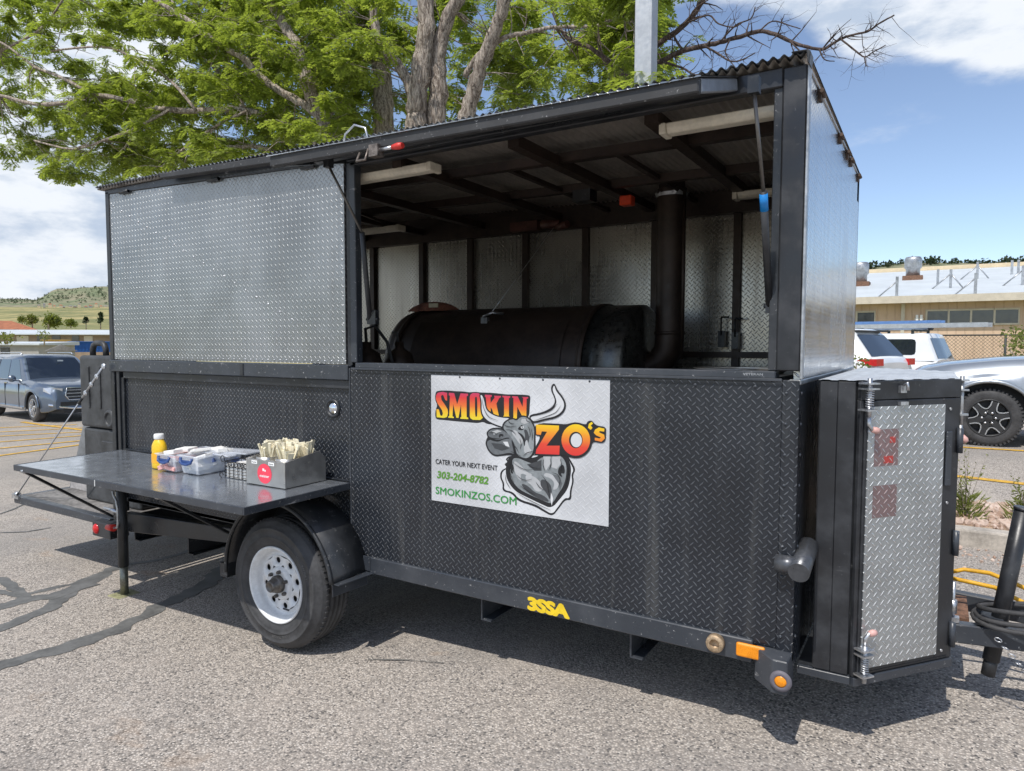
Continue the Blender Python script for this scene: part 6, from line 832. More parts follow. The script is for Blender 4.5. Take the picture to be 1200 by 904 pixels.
# chain-link fence in front of it
FY = 23.2
ft = thing('chain_link_fence', 'black chain-link fence with slim posts in front of the tan building', 'fence', (2, FY, .2))
pm = MB(); xx = -6.
while xx < 16:
    MB().cyl((xx, FY, 0), (xx, FY, 1.98), .035, 8).build('post', fencem, ft); xx += 2.75
MB().cyl((-6, FY, 1.93), (15.8, FY, 1.93), .024, 6).build('top_rail', fencem, ft)
m = MB(); s = .11; zt = 1.92; z0 = .2
k = -6.-1.7
while k < 16:
    for sg in (1, -1):
        a = Vector((k, FY+.01*sg, z0)) if sg == 1 else Vector((k+1.72, FY-.01, z0)); b = Vector((a.x+sg*1.72, a.y, zt))
        if b.x > -6 and a.x > -6 and b.x < 15.8 and a.x < 15.8:
            m.add([a+Vector((-.006, 0, 0)), a+Vector((.006, 0, 0)), b+Vector((.006, 0, 0)), b+Vector((-.006, 0, 0))], [(0, 1, 2, 3)])
    k += s
o = m.build('chain_link_mesh', fencem, ft); o['kind'] = 'stuff'

# light pole just behind the trailer
pt = thing('light_pole', 'square grey metal lighting pole rising just behind the trailer roof', 'light pole', (-2.15, 4.0, 0))
MB().box(-2.24, -2.06, 3.91, 4.09, .55, 7.4).build('pole', steelpole, pt, bevel=.012, seg=2)
MB().lathe([(.01, 0), (.3, 0), (.3, .55), (.01, .56)], (-2.15, 4.0, 0), 'z', 24).build('concrete_base', conc, pt)
MB().box(-2.3, -2.0, 3.0, 3.9, 7.25, 7.4).build('lamp_head', steelpole, pt)

# ---- trees over the trailer
def grow_twigs(m, lf, base, d, L, r, depth, leafy):
    p = vec(base); pts = [p.copy()]; rr = [r]; n = max(3, int(L/.09)); d = d.normalized()
    for i in range(n):
        d = (d+rv()*.30+Vector((0, 0, -.02 if leafy else .02))).normalized(); p = p+d*L/n; pts.append(p.copy()); rr.append(r*(1-.75*(i+1)/n))
        if depth > 0 and random.random() < .55:
            s = d.cross(rv()).normalized(); grow_twigs(m, lf, p, d*.55+s*.85, L*random.uniform(.3, .6), rr[-1]*.75, depth-1, leafy)
    m.tube(pts, rr, 4 if r < .012 else 6, False)
    return p
def build_limbs(limbs, t, leafy, mat, twn, twL, dist=.10):
    tw = MB()
    for L in limbs:
        m = MB(); P = [Vector(q[:3]) for q in L]; R = [q[3] for q in L]; pts, rad = [], []
        for i in range(len(P)-1):                                   # Catmull-Rom with a little unevenness
            a, b, c, d = P[max(i-1, 0)], P[i], P[i+1], P[min(i+2, len(P)-1)]
            for k in range(4):
                u = k/4; q = .5*((2*b)+(c-a)*u+(2*a-5*b+4*c-d)*u*u+(3*b-a-3*c+d)*u**3); r_ = R[i]+(R[i+1]-R[i])*u
                pts.append(q+rv()*r_*.16); rad.append(r_*(1+random.uniform(-.07, .07)))
        pts.append(P[-1]); rad.append(R[-1])
        big = max(R) > .05
        n = 22 if big else 8
        o0 = len(m.v); m.tube(pts, rad, n, True)
        if big:                                                     # furrows
            for i in range(len(pts)):
                for k in range(n):
                    q = Vector(m.v[o0+i*n+k]); c = pts[i]; dd = q-c
                    m.v[o0+i*n+k] = tuple(c+dd*(1+.11*noise.noise(Vector((k*1.9, i*.22, L[0][0])))+.05*math.sin(k*2.9+i*.3)))
        m.build('limb' if big else 'branch', mat, t)
        for k in range(int(len(pts)*twn)):
            i = random.randrange(2, len(pts)-1) if len(pts) > 4 else 1; d = (pts[i]-pts[i-1]).normalized(); s = d.cross(rv()).normalized()
            grow_twigs(tw, None, pts[i], d*.5+s, twL*random.uniform(.4, 1.1), min(rad[i]*.5, .011), 2 if leafy is False else 1, leafy)
    tw.build('twigs', mat, t)['kind'] = 'stuff'
ta = thing('locust_tree', 'big green leafy locust tree with several furrowed grey-brown trunks behind the trailer', 'tree', (LIMBS[0][0][0]-.05, 5.15, 0))
build_limbs(LIMBS, ta, True, bark, .35, .6)
TBX, TBY = LIMBS[0][0][0]-.05, 5.15
m = MB(); m.tube([(TBX, TBY, ground_z(TBX, TBY)-.2), (TBX, TBY, .15), (TBX, TBY, .7), (TBX, TBY, 1.25)], [.46, .36, .31, .30], 22)
for i in (0, 1, 2, 3, 5, 7, 8):
    p = Vector(LIMBS[i][0][:3]); r = LIMBS[i][0][3]; q = Vector(LIMBS[i][1][:3]); d = (p-q).normalized()
    b0 = Vector((TBX, TBY, .95)); m1 = p+d*.35; m1.x += (TBX-m1.x)*.25; m1.y += (TBY-m1.y)*.25
    pts = [b0, b0.lerp(m1, .4)+Vector((0, 0, .06)), m1, p+d*.04, p-d*.12]
    Q, RR = [], []
    for k in range(len(pts)-1):
        A0, A1, A2, A3 = pts[max(k-1, 0)], pts[k], pts[k+1], pts[min(k+2, len(pts)-1)]
        for u in (0, .33, .66):
            Q.append(.5*((2*A1)+(A2-A0)*u+(2*A0-5*A1+4*A2-A3)*u*u+(3*A1-A0-3*A2+A3)*u**3)); RR.append(max(r, .05)*(1.35-.37*(k+u)/4))
    m.tube(Q, RR, 18, True)
m.build('trunk', bark, ta)
cr = MB(); tw = MB()
def spray(p, d, L):
    """one pinnate leaf: a drooping rachis with paired leaflets"""
    d = d.normalized(); s = d.cross(Vector((0, 0, 1)))
    if s.length < .05: s = Vector((1, 0, 0))
    s.normalize(); n = 7; p = vec(p)
    for i in range(n):
        d = (d+Vector((0, 0, -.10))).normalized(); p = p+d*L/n; w = L*.34*(1-.45*abs(i-n*.45)/n); up = s.cross(d)
        for sg in (-1, 1):
            q = d*.45+s*sg+up*random.uniform(-.25, .1)
            leafquad(cr, p, q, up+rv()*.35, w, w*.50)
    leafquad(cr, p, d, s.cross(d), L*.22, L*.10)
LP = [Vector(q[:3]) for L in LIMBS for q in L]
for c in CLUSTERS:
    c = Vector(c); near = min(LP, key=lambda q: (q-c).length); mid = c.lerp(near, .5)+rv()*.15+Vector((0, 0, .12))
    D = (near-c).length
    if D < 1.5:
        q1, q2 = near.lerp(c, .3)+rv()*.07*D, near.lerp(c, .65)+rv()*.07*D+Vector((0, 0, .05)); tw.tube([near, q1, q2, c], [.007+.005*D, .008, .006, .004], 5, False)
    for k in range(random.randint(3, 6)):
        e = c+Vector((random.gauss(0, .24), random.gauss(0, .24), random.gauss(-.03, .13)))
        tw.tube([c, c.lerp(e, .5)+rv()*.04, e], [.005, .0035, .002], 3, False)
        for j in range(random.randint(8, 11)):
            b = c.lerp(e, random.uniform(.25, 1.05)); a = random.uniform(0, 6.28)
            spray(b+rv()*.03, Vector((math.cos(a), math.sin(a), random.uniform(-.45, .35))), random.uniform(.15, .26))
o = cr.build('crown', leafm, ta); tw.build('twigs', bark, ta)['kind'] = 'stuff'
tb = thing('bare_tree', 'leafless dark twiggy branches reaching right over the trailer roof behind the pole', 'tree', (BARE[0][0][0]+.25, 5.15, 0))
random.seed(21)
build_limbs(BARE, tb, False, barebark, .6, .32)
bp0, bp1 = Vector(BARE[0][0][:3]), Vector(BARE[1][0][:3])
m = MB(); m.tube([(bp0.x+.25, 5.15, -.2), (bp0.x+.22, 5.12, 1.0), (bp0.x+.08, 5.05, bp0.z-.5), tuple(bp0), tuple(Vector(BARE[0][1][:3]))], [.17, .13, .09, .055, .04], 14)
m.tube([(bp0.x+.1, 5.06, bp0.z-.6), (bp1.x-.05, 4.95, bp1.z-.15), tuple(bp1)], [.05, .035, .025], 10)
m.build('trunk', barebark, tb)
random.seed(31)
# ================================================================== THE TRAILER
tr = thing('food_trailer', 'black and silver diamond-plate barbecue food trailer with raised serving flap and bull logo sign', 'food trailer', (-2.3, 1.0, 0))
T = tr
def roof_z(x): return 2.622+.072*sm(-x/4.7)          # rear eave stands a little higher
def P(mb, name, mat, parent=None, **k): return mb.build(name, mat, parent or T, **k)

# chassis
ch = MB(); ch.box(-2.19, -.145, -.018, .05, .33, .42)
P(ch, 'chassis_rail', railp, bevel=.004)
m = MB(); m.add([(-4.62, .0, .205), (-4.62, .06, .205), (-2.9, .06, .345), (-2.9, .0, .345), (-4.62, .0, .345), (-4.62, .06, .345), (-2.9, .06, .425), (-2.9, .0, .425)], [(3,2,1,0)[::-1], (4,5,6,7)[::-1], (0,1,5,4)[::-1], (1,2,6,5)[::-1], (2,3,7,6)[::-1], (3,0,4,7)[::-1]])
P(m, 'rear_chassis_rail', black, fix=True, bevel=.004)
P(MB().box(-4.6, 0, 1.93, 2.0, .28, .42), 'far_chassis_rail', black)
for x in (-4.55, -3.9, -1.47, -.675): 
    m = MB(); zb = .2 if x > -3 else .14; m.box(x-.004, x+.004, .04, 1.93, zb, .33); m.box(x+.0045, x+.055, .04, 1.93, zb, zb+.007)
    P(m, 'cross_member', railp if x > -3 else black)
P(MB().box(-4.2, -4.02, .25, .30, .14, .22), 'tie_down_bracket', black)
P(MB().box(-4.66, -.03, .03, 1.97, .425, .45), 'floor', black)
# axle
P(MB().cyl((-2.605, -.15, .265), (-2.605, 2.15, .265), .045, 14), 'axle', black)

# side panels, near side
m = MB(); m.box(-2.315, -.062, .0, .022, .405, 1.452)
P(m, 'front_side_panel', black_plate)
m = MB(); m.box(-2.325, -2.3155, -.006, .026, .37, 1.45); P(m, 'panel_edge_weld', railp, bevel=.003)
m = MB(); m.box(-.0615, 0, -.004, .03, .36, 1.45); P(m, 'corner_post_lower', black_plate, bevel=.004)
P(MB().box(-4.60, -2.326, .03, .042, .43, 1.385), 'rear_side_panel', black_plate)
m = MB(); m.box(-4.66, -4.625, .0, .05, .35, 1.385); m.box(-4.624, -4.59, .012, .029, .80, 1.34); m.box(-4.589, -2.33, .010, .029, 1.335, 1.384)
m.box(-4.624, -2.33, .010, .029, .79, .822)
P(m, 'lower_panel_frame', black, bevel=.003)
P(MB().box(-4.73, -2.3265, -.012, .06, 1.385, 1.468), 'mid_rail', railp, bevel=.004)
P(MB().box(-3.24, -3.21, -.017, -.0125, 1.39, 1.465), 'rail_joint_plate', black)
P(MB().lathe([(.001, -.02), (.028, -.02), (.034, -.014), (.052, -.008), (.055, .0), (.055, .03)], (-2.48, .026, 1.22), 'y', 28), 'dome_light', black2, smooth=True) if False else None
dl = P(MB().lathe([(.036, .0), (.040, -.012), (.052, -.012), (.055, 0.0), (.055, .01)], (-2.48, .028, 1.22), 'y', 28), 'round_side_light', black2)
P(MB().lathe([(.0005, -.016), (.018, -.014), (.030, -.008), (.036, .0)], (-2.48, .028, 1.22), 'y', 24), 'lens', chrome, dl)

# counter sill under the opening
m = MB(); m.box(-2.27, -.085, -.012, .075, 1.4535, 1.483)
P(m, 'counter_sill', railp, bevel=.004)
m = MB(); m.box(-2.30, -.06, -.016, -.0125, 1.445, 1.456)
P(m, 'sill_lip', railp, bevel=.003)
# sill plate writing
tm = place_text('VETERAN', .075, .009, (-.205, -.0135, 1.466), (1, 0, 0), (0, 0, 1), .02)
P(tm, 'sill_sticker_print', galv)

# posts
P(MB().box(-4.735, -4.688, .0, .05, 1.469, 2.68), 'rear_corner_post', black2, bevel=.004)
P(MB().box(-.085, 0, .0, .05, 1.4845, 2.615), 'front_corner_post', black2, bevel=.005)
P(MB().box(.0005, .010, -.003, .03, 1.455, 2.61), 'bright_corner_trim', chrome if False else galv, bevel=.002)
P(MB().box(-2.352, -2.318, .018, .05, 1.469, 2.58), 'mid_post_shadow_gap', black)
P(MB().box(-2.312, -2.268, .0, .05, 1.484, 2.575), 'mid_post', railp, bevel=.004)
P(MB().box(-.118, -.0855, .012, .05, 1.484, 2.60), 'inner_door_channel', black, bevel=.003)
# eave strip + header
m = MB()
def zt(x): return roof_z(x)
for a, b in ((-4.735, -3.5), (-3.5, -2.3)):
    za, zb = (2.665 if a < -4.7 else 2.622), (2.622 if b < -3 else 2.575)
    m.add([(a, .0, za), (a, .05, za), (b, .05, zb), (b, .0, zb), (a, .0, zt(a)), (a, .05, zt(a)), (b, .05, zt(b)), (b, .0, zt(b))], [(3,2,1,0)[::-1], (4,5,6,7)[::-1], (0,1,5,4)[::-1], (1,2,6,5)[::-1], (2,3,7,6)[::-1], (3,0,4,7)[::-1]])
P(m, 'eave_strip', railp, fix=True, bevel=.003)
P(MB().box(-2.3, -.0855, .0, .05, 2.548, 2.618), 'opening_header', black2, bevel=.004)
# upper rear door (closed flap) of bright plate
m = MB(); n = 24; zp = lambda x: 2.575+(2.660-2.575)*((-2.355-x)/(4.68-2.355))
m.add([(-4.684, .006, 1.474), (-2.356, .006, 1.474), (-2.356, .006, zp(-2.356)), (-4.684, .006, zp(-4.684)), (-4.684, .028, 1.474), (-2.356, .028, 1.474), (-2.356, .028, zp(-2.356)), (-4.684, .028, zp(-4.684))],
      [(0,1,2,3), (5,4,7,6), (4,0,3,7), (1,5,6,2), (3,2,6,7), (0,4,5,1)])
ud = P(m, 'closed_upper_flap', silver_plate)
for x in (-4.47, -3.47, -2.62): P(MB().box(x-.055, x+.055, -.014, -.001, zp(x)-.012, zp(x)+.008).cyl((x-.055, -.012, zp(x)), (x+.055, -.012, zp(x)), .010, 8), 'hinge', black, ud)
m = MB()
for k in range(44): m.lathe([(.0005, -.003), (.0045, -.002), (.005, 0)], (-4.66+k*.0535, .006, zp(-4.66+k*.0535)-.018), 'y', 6)
for k in range(22): m.lathe([(.0005, -.003), (.0045, -.002), (.005, 0)], (-2.37, .006, 1.50+k*.05), 'y', 6); m.lathe([(.0005, -.003), (.0045, -.002), (.005, 0)], (-4.668, .006, 1.50+k*.052), 'y', 6)
for k in range(44): m.lathe([(.0005, -.003), (.0045, -.002), (.005, 0)], (-4.66+k*.0535, .006, 1.49), 'y', 6)
for k in range(19): m.lathe([(.0005, -.004), (.006, -.003), (.007, 0)], (-4.64+k*.103, .006, 2.575-k*.047), 'y', 6)
o = P(m, 'rivets', zinc, ud); o['kind'] = 'stuff'
# rivets on the lower front corner
m = MB()
for k in range(9): m.lathe([(.0005, -.005), (.004, -.0045), (.0065, -.002), (.007, 0)], (-.045, -.004, 1.40-k*.118), 'y', 8); m.lathe([(.0005, .005), (.004, .0045), (.0065, .002), (.007, 0)], (.003, .03, 1.40-k*.118), 'x', 8)
for k in range(10): m.lathe([(.0005, -.006), (.005, -.005), (.008, -.001), (.0085, 0)], (-.16-k*.235, .0, 1.422), 'y', 8)
o = P(m, 'corner_bolts', railp); o['kind'] = 'stuff'

# front wall
P(MB().box(-.03, .0, .051, 1.99, 1.452, 2.60), 'front_upper_panel', front_plate)
P(MB().box(-.03, -.001, .031, 1.99, .33, 1.432), 'front_lower_panel', black_plate)
P(MB().box(-.04, .004, .012, 1.99, 1.4325, 1.4515), 'front_seam_strip', galv, bevel=.003)
P(MB().box(-.06, .006, .02, 2.0, 2.601, 2.612), 'front_top_trim', galv, bevel=.002)
for i, y in enumerate((.28, .95, 1.28, 1.45, 1.86)):
    P(MB().box(.001, .012, y-.025, y+.025, 2.56, 2.60).cyl((.016, y-.04, 2.59), (.016, y+.04, 2.59), .009, 8), 'front_hinge', plain('dark_rusted_hinge', (.09, .06, .045), .8, .2, .4, 30) if 'dark_rusted_hinge' not in MATS else MATS['dark_rusted_hinge'])
# far wall: plate between studs
studs = [-4.66, -3.95, -3.38, -2.87, -2.34, -1.82, -1.28, -.71, -.06]
for a, b in zip(studs, studs[1:]): P(MB().box(a+.026, b-.026, 1.965, 1.975, .45, 2.455), 'inner_wall_panel', inner_plate)
for x in studs: P(MB().box(x-.024, x+.024, 1.93, 1.99, .45, 2.455), 'wall_stud', soot)
P(MB().box(-4.72, 0, 1.90, 1.995, 2.456, 2.60), 'far_header', soot)
P(MB().add([(-4.73, 1.93, 2.601), (-.01, 1.93, 2.601), (-.01, 1.99, 2.601), (-4.73, 1.99, 2.601), (-4.73, 1.93, 2.68), (-.01, 1.93, 2.61), (-.01, 1.99, 2.61), (-4.73, 1.99, 2.68)], [(3,2,1,0),(4,5,6,7),(0,1,5,4),(1,2,6,5),(2,3,7,6),(3,0,4,7)]), 'roof_filler_rail', soot)
P(MB().box(-4.64, -.04, 1.925, 1.964, 1.50, 1.54), 'inner_wall_rail', soot)
P(MB().box(-4.70, 0, 1.996, 2.012, .40, 2.60), 'far_side_skin', black_plate)
for x in (-2.34+.01, -.71+.02): pass
P(MB().box(-4.735, -4.69, .051, 1.99, 2.50, 2.64), 'rear_header', black)
P(MB().box(-4.735, -4.69, 1.93, 2.0, .4, 2.60), 'rear_far_post', black)
P(MB().box(-4.735, -4.69, 0.0, .05, .35, 1.384), 'rear_near_post', black, bevel=.003)
P(MB().box(-4.72, -4.70, .06, 1.92, .45, .95), 'tailboard', black_plate)

# roof: corrugated sheet, ribs across the trailer
pitch = .038
def corr(x, y): return roof_z(x)+.014+.007*math.cos(2*PI*x/pitch)-.02*y/2.05
nx = int(4.86/pitch)*6
def roof_mesh(dz, y0, y1, amp=1.):
    m = MB(); x0 = -4.78
    for i in range(nx+1):
        x = x0+4.79*i/nx
        for y in (y0, (y0+y1)/2, y1): m.v.append((x, y, corr(x, y)+dz+(amp-1)*.007*(math.cos(2*PI*x/pitch)-1)))
    for i in range(nx):
        for j in range(2): a = i*3+j; m.f.append((a, a+3, a+4, a+1)); m.sm.append(True)
    return m
P(roof_mesh(.004, -.045, 2.06), 'roof_sheet', corr_out)
P(roof_mesh(-.0015, -.03, 2.0, 1.5), 'roof_underside', corr_in)
m = MB(); pts = [(.012, 2.595), (.016, 2.64), (.004, 2.648), (-.05, 2.650), (-.05, 2.645), (.002, 2.642), (.006, 2.60)]
m.prism([(x, z) for x, z in pts], -.05, .02, 'y'); P(m, 'bent_roof_corner', black, bevel=.003)
# ceiling grid
for y, h in ((.50, .05), (1.17, .05)):
    P(MB().beam((-4.69, y, 2.60), (-.04, y, 2.545), .05, h), 'ceiling_stringer', soot)
for x in (-4.0, -3.35, -2.72, -2.02, -1.30, -.62): P(MB().box(x-.03, x+.03, .055, 1.9, 2.515, 2.567), 'ceiling_beam', soot)
for x in (-1.62, -.98): P(MB().box(x-.016, x+.016, .51, 1.9, 2.545, 2.570), 'ceiling_slat', soot)
for x in (-2.9, -4.35): P(MB().beam((x, .08, 2.53), (x-.55, 1.85, 2.55), .02, .02), 'diagonal_brace', soot)
# fluorescent fixtures
def fixture(x0, x1, y, z):
    m = MB(); m.prism([(y-.045, z+.02), (y-.042, z-.006), (y-.026, z-.022), (y+.026, z-.022), (y+.042, z-.006), (y+.045, z+.02)], x0+.03, x1-.03, 'x')
    o = P(m, 'fluorescent_fixture', tube_housing, bevel=.006, seg=2)
    P(MB().box(x0, x0+.0295, y-.048, y+.048, z-.025, z+.022), 'end_cap', tube_housing, o, bevel=.006, seg=2)
    P(MB().box(x1-.0295, x1, y-.048, y+.048, z-.025, z+.022), 'end_cap', tube_housing, o, bevel=.006, seg=2)
fixture(-.60, -.045, .14, 2.50); fixture(-2.95, -1.80, .11, 2.50); fixture(-.66, -.05, 1.62, 2.50); fixture(-4.1, -3.17, 1.44, 2.50)
# wall latches & pull rope
for x, z in ((-.70, 1.62), (-.79, 1.63)): P(MB().box(x-.022, x+.022, 1.885, 1.929, z-.06, z+.05).cyl((x, 1.88, z+.02), (x, 1.88, z+.14), .006, 6).cyl((x, 1.88, z+.14), (x+.05, 1.88, z+.14), .006, 6), 'slide_latch', black)
P(MB().cyl((-.90, 1.40, 1.5), (-.90, 1.40, 2.52), .010, 8), 'gas_pipe', soot)
P(MB().box(-1.285, -1.205, 1.30, 1.37, 2.455, 2.515), 'orange_junction_box', plain('orange_red_plastic', (.75, .07, .02), .45, 0, .1, 10), bevel=.006)
P(MB().cyl((-2.15, 1.87, 2.50), (-1.99, 1.87, 2.49), .035, 12).box(-2.42, -2.18, 1.84, 1.895, 2.46, 2.53).cyl((-1.99, 1.84, 2.46), (-1.90, 1.80, 2.47), .028, 10), 'winch_motor', plain('dark_red_motor', (.10, .04, .03), .5, .2, .3, 20))
P(MB().box(-1.52, -1.40, 1.12, 1.22, 2.47, 2.54), 'ceiling_speaker_box', black)

# raised serving flap
FX0, FX1 = -2.33, -.25
hz = lambda x: 2.585
oz = lambda x: 2.424+.034*((FX1-x)/(FX1-FX0))
def fl(x, s, dz=0): return (x, .0-.5*s-.004, (hz(x)*(1-s)+oz(x)*s)+dz)
m = MB()
for k in range(40):
    a = FX0+(FX1-FX0)*k/40; b = FX0+(FX1-FX0)*(k+1)/40
m.beam(fl(FX0, .975), fl(FX1, .975), .035, .052)
fo = P(m, 'flap_outer_rail', paint_black('dusty_flap_paint', (.032, .032, .033), .6, .8, 3), bevel=.005)
m = MB(); m.beam(fl(FX1-.0175, .0), fl(FX1-.0175, .938), .035, .045); P(m, 'flap_end_rail', plain('bare_painted_end_rail', (.30, .33, .38), .4, .3, .15, 10), bevel=.004)
m = MB(); m.beam(fl(FX0+.0175, .0), fl(FX0+.0175, .938), .035, .045); P(m, 'flap_end_rail', black, bevel=.004)
for s in (.04, .5): P(MB().beam(fl(FX0+.04, s, 0), fl(FX1-.04, s, 0), .035, .04), 'flap_inner_rail', black, bevel=.003)
m = MB(); nS = 160
for i in range(nS+1):
    x = FX0-.01+(FX1-FX0+.02)*i/nS
    for s in (-.0, .5, 1.03): p = fl(x, s, .031+.003*math.sin(i*2.1)+.0025*noise.noise(Vector((i*.7, s, 0)))); m.v.append(p)
    for s in (-.0, .5, 1.03): p = fl(x, s, .028); m.v.append(p)
for i in range(nS):
    for j in range(2): a = i*6+j; m.f += [(a, a+1, a+7, a+6), (a+3, a+9, a+10, a+4)]; m.sm += [True, True]
    a = i*6+2; m.f.append((a, a+3, a+9, a+6)); m.sm.append(False)
P(m, 'flap_skin', silver_plate, fix=True)
P(MB().tube([fl(-2.05, .6, .03), fl(-2.03, .6, .09), fl(-1.97, .6, .125), fl(-1.90, .6, .10), fl(-1.88, .6, .03)], .005, 8), 'flap_handle_loop', zinc)
m = MB(); m.hexa([(-3.92, -.085, 2.663), (-2.29, -.085, 2.594), (-2.29, -.03, 2.594), (-3.92, -.03, 2.663), (-3.92, -.085, 2.694), (-2.29, -.085, 2.642), (-2.29, -.03, 2.642), (-3.92, -.03, 2.694)])
P(m, 'eave_beam', MATS['dusty_flap_paint'], bevel=.004)
# slide bolt with red grip below the outer rail
bx = MB(); q = fl(-1.72, .99, -.032)
sb = P(MB().tube([(q[0]-.02, q[1]-.01, q[2]), (q[0]-.02, q[1]-.03, q[2]-.04), (q[0]+.03, q[1]-.03, q[2]-.04), (q[0]+.03, q[1]-.01, q[2]+.01)], .006, 6).box(q[0]+.05, q[0]+.10, q[1]-.03, q[1]+.01, q[2]-.03, q[2]+.02), 'slide_bolt_body', plain('tarnished_bolt', (.20, .17, .15), .5, .7, .4, 40))
P(MB().cyl((q[0]+.10, q[1]-.01, q[2]-.003), (q[0]+.17, q[1]-.012, q[2]-.003), .008, 8), 'bolt_rod', zinc, sb)
P(MB().tube([(q[0]+.168, q[1]-.012, q[2]-.003), (q[0]+.20, q[1]-.012, q[2]-.003), (q[0]+.225, q[1]-.012, q[2]-.003)], [.010, .015, .012], 10), 'red_grip', red_plastic, sb)
# gas struts
def strut(p0, p1, p2, lab=None):
    s = P(MB().cyl(p1, p2, .0135, 12), 'gas_strut', black2)
    P(MB().cyl(p0, p1, .0065, 10), 'strut_rod', plain('strut_rod_steel', (.16, .15, .14), .4, .7, .1, 10), s)
    P(MB().box(p0[0]-.018, p0[0]+.018, p0[1]-.018, p0[1]+.018, p0[2]-.01, p0[2]+.045), 'upper_bracket', black, s)
    P(MB().box(p2[0]-.012, p2[0]+.05, p2[1]-.012, p2[1]+.016, p2[2]-.028, p2[2]+.05).cyl((p2[0]-.02, p2[1], p2[2]), (p2[0]+.06, p2[1], p2[2]), .010, 8), 'lower_bracket', black, s)
    return s
s = strut((-.115, -.33, 2.435), (-.108, -.185, 2.13), (-.122, .035, 1.735))
a, b = Vector((-.108, -.185, 2.13)), Vector((-.122, .035, 1.735)); P(MB().cyl(a.lerp(b, .02), a.lerp(b, .16), .0145, 12, True), 'blue_sticker', blue_label, s)
strut((-2.14, -.31, 2.46), (-2.07, -.155, 2.15), (-2.20, .035, 1.72))
None if True else P(MB().tube([(-.10, -.28, 2.50), (-.10, -.28, 2.455), (-.09, -.28, 2.44), (-.075, -.28, 2.455)], .005, 6), 'flap_hook', zinc)

# sign
sg = P(MB().box(-1.75, -.768, -.004, -.0005, .785, 1.430), 'logo_sign', plate_vinyl)
kinds = {'ink': ink, 'white': whitevinyl, 'fire': fire, 'grey': g_grey, 'lightgrey': g_light, 'midgrey': g_mid, 'darkgrey': g_dark, 'sunset': sunset}
SX, SZ = -1.75, .785
layer = 0; artparts = {}
names = {'ink': 'black_print', 'white': 'white_print', 'fire': 'flame_lettering', 'grey': 'bull_grey_print', 'lightgrey': 'bull_light_print', 'midgrey': 'bull_mid_print', 'darkgrey': 'bull_dark_print', 'sunset': 'sunset_lettering'}
from mathutils.geometry import tessellate_polygon
for kind, L in ART:
    layer += 1; y = -.0042-layer*.00006
    if kind not in ('fire', 'sunset') and len(L) > 5:
        for _ in range(2): L = [q for a, b in zip(L, L[1:]+L[:1]) for q in ((a[0]*.75+b[0]*.25, a[1]*.75+b[1]*.25), (a[0]*.25+b[0]*.75, a[1]*.25+b[1]*.75))]
    pts = [Vector((SX+x, y, SZ+z)) for x, z in L]
    if kind in artparts: mb = artparts[kind]
    else: mb = artparts[kind] = MB()
    tris = tessellate_polygon([[Vector((p.x, p.z, 0)) for p in pts]])
    fs = []
    for t in tris:
        a, b, c = (pts[i] for i in t); nn = (b-a).cross(c-a)
        fs.append(tuple(t) if nn.y < 0 else tuple(reversed(t)))
    mb.add(pts, fs)
for L in STROKES:
    pts = [Vector((SX+x, -.00925, SZ+z)) for x, z in L]; mb = artparts['ink']; Q = []
    for i in range(len(pts)-1):
        a, b, c, d = pts[max(i-1, 0)], pts[i], pts[i+1], pts[min(i+2, len(pts)-1)]
        Q += [.5*((2*b)+(c-a)*u+(2*a-5*b+4*c-d)*u*u+(3*b-a-3*c+d)*u**3) for u in (0, .25, .5, .75)]
    Q.append(pts[-1]); n = len(Q); o = len(mb.v)
    for i, q in enumerate(Q):
        t_ = (Q[min(i+1, n-1)]-Q[max(i-1, 0)]).normalized(); s_ = Vector((-t_.z, 0, t_.x))*.0016*math.sin(PI*(i+.6)/(n+.2)); mb.v += [tuple(q+s_), tuple(q-s_)]
    for i in range(n-1): mb.f.append((o+2*i, o+2*i+1, o+2*i+3, o+2*i+2)); mb.sm.append(False)
for kind, mb in artparts.items(): P(mb, names[kind], kinds[kind], sg)
P(place_text('CATER YOUR NEXT EVENT', .375, .0245, (SX+.0285, -.0062, SZ+.192), (1, 0, 0), (0, 0, 1), fat=.0005), 'catering_line_print', ink, sg)
P(place_text('303-204-8782', .315, .036, (SX+.036, -.0062, SZ+.1205), (1, 0, 0), (0, 0, 1), .03, .18), 'phone_number_print', olive, sg)
P(place_text('SMOKINZOS.COM', .482, .036, (SX+.0278, -.0062, SZ+.038), (1, 0, 0), (0, 0, 1), fat=.0009), 'web_address_print', greens, sg)
P(place_text('3SSA', .215, .058, (-1.165, -.0195, .340), (1, 0, 0), (0, 0, 1), .03, .0, .92, fat=.0045), 'yellow_rail_lettering', yellowletter)

m = MB()
for x_, z0_, z1_, n_ in ((-.52, .52, 1.34, 9), (-1.10, .50, .76, 4), (-1.63, .50, .72, 4), (-1.93, .62, 1.30, 5)):
    for k in range(n_): m.lathe([(.0005, -.0022), (.0045, -.0018), (.0065, .0)], (x_+random.uniform(-.004, .004), .0, z0_+(z1_-z0_)*k/(n_-1)), 'y', 8)
o = P(m, 'weld_studs', railp); o['kind'] = 'stuff'
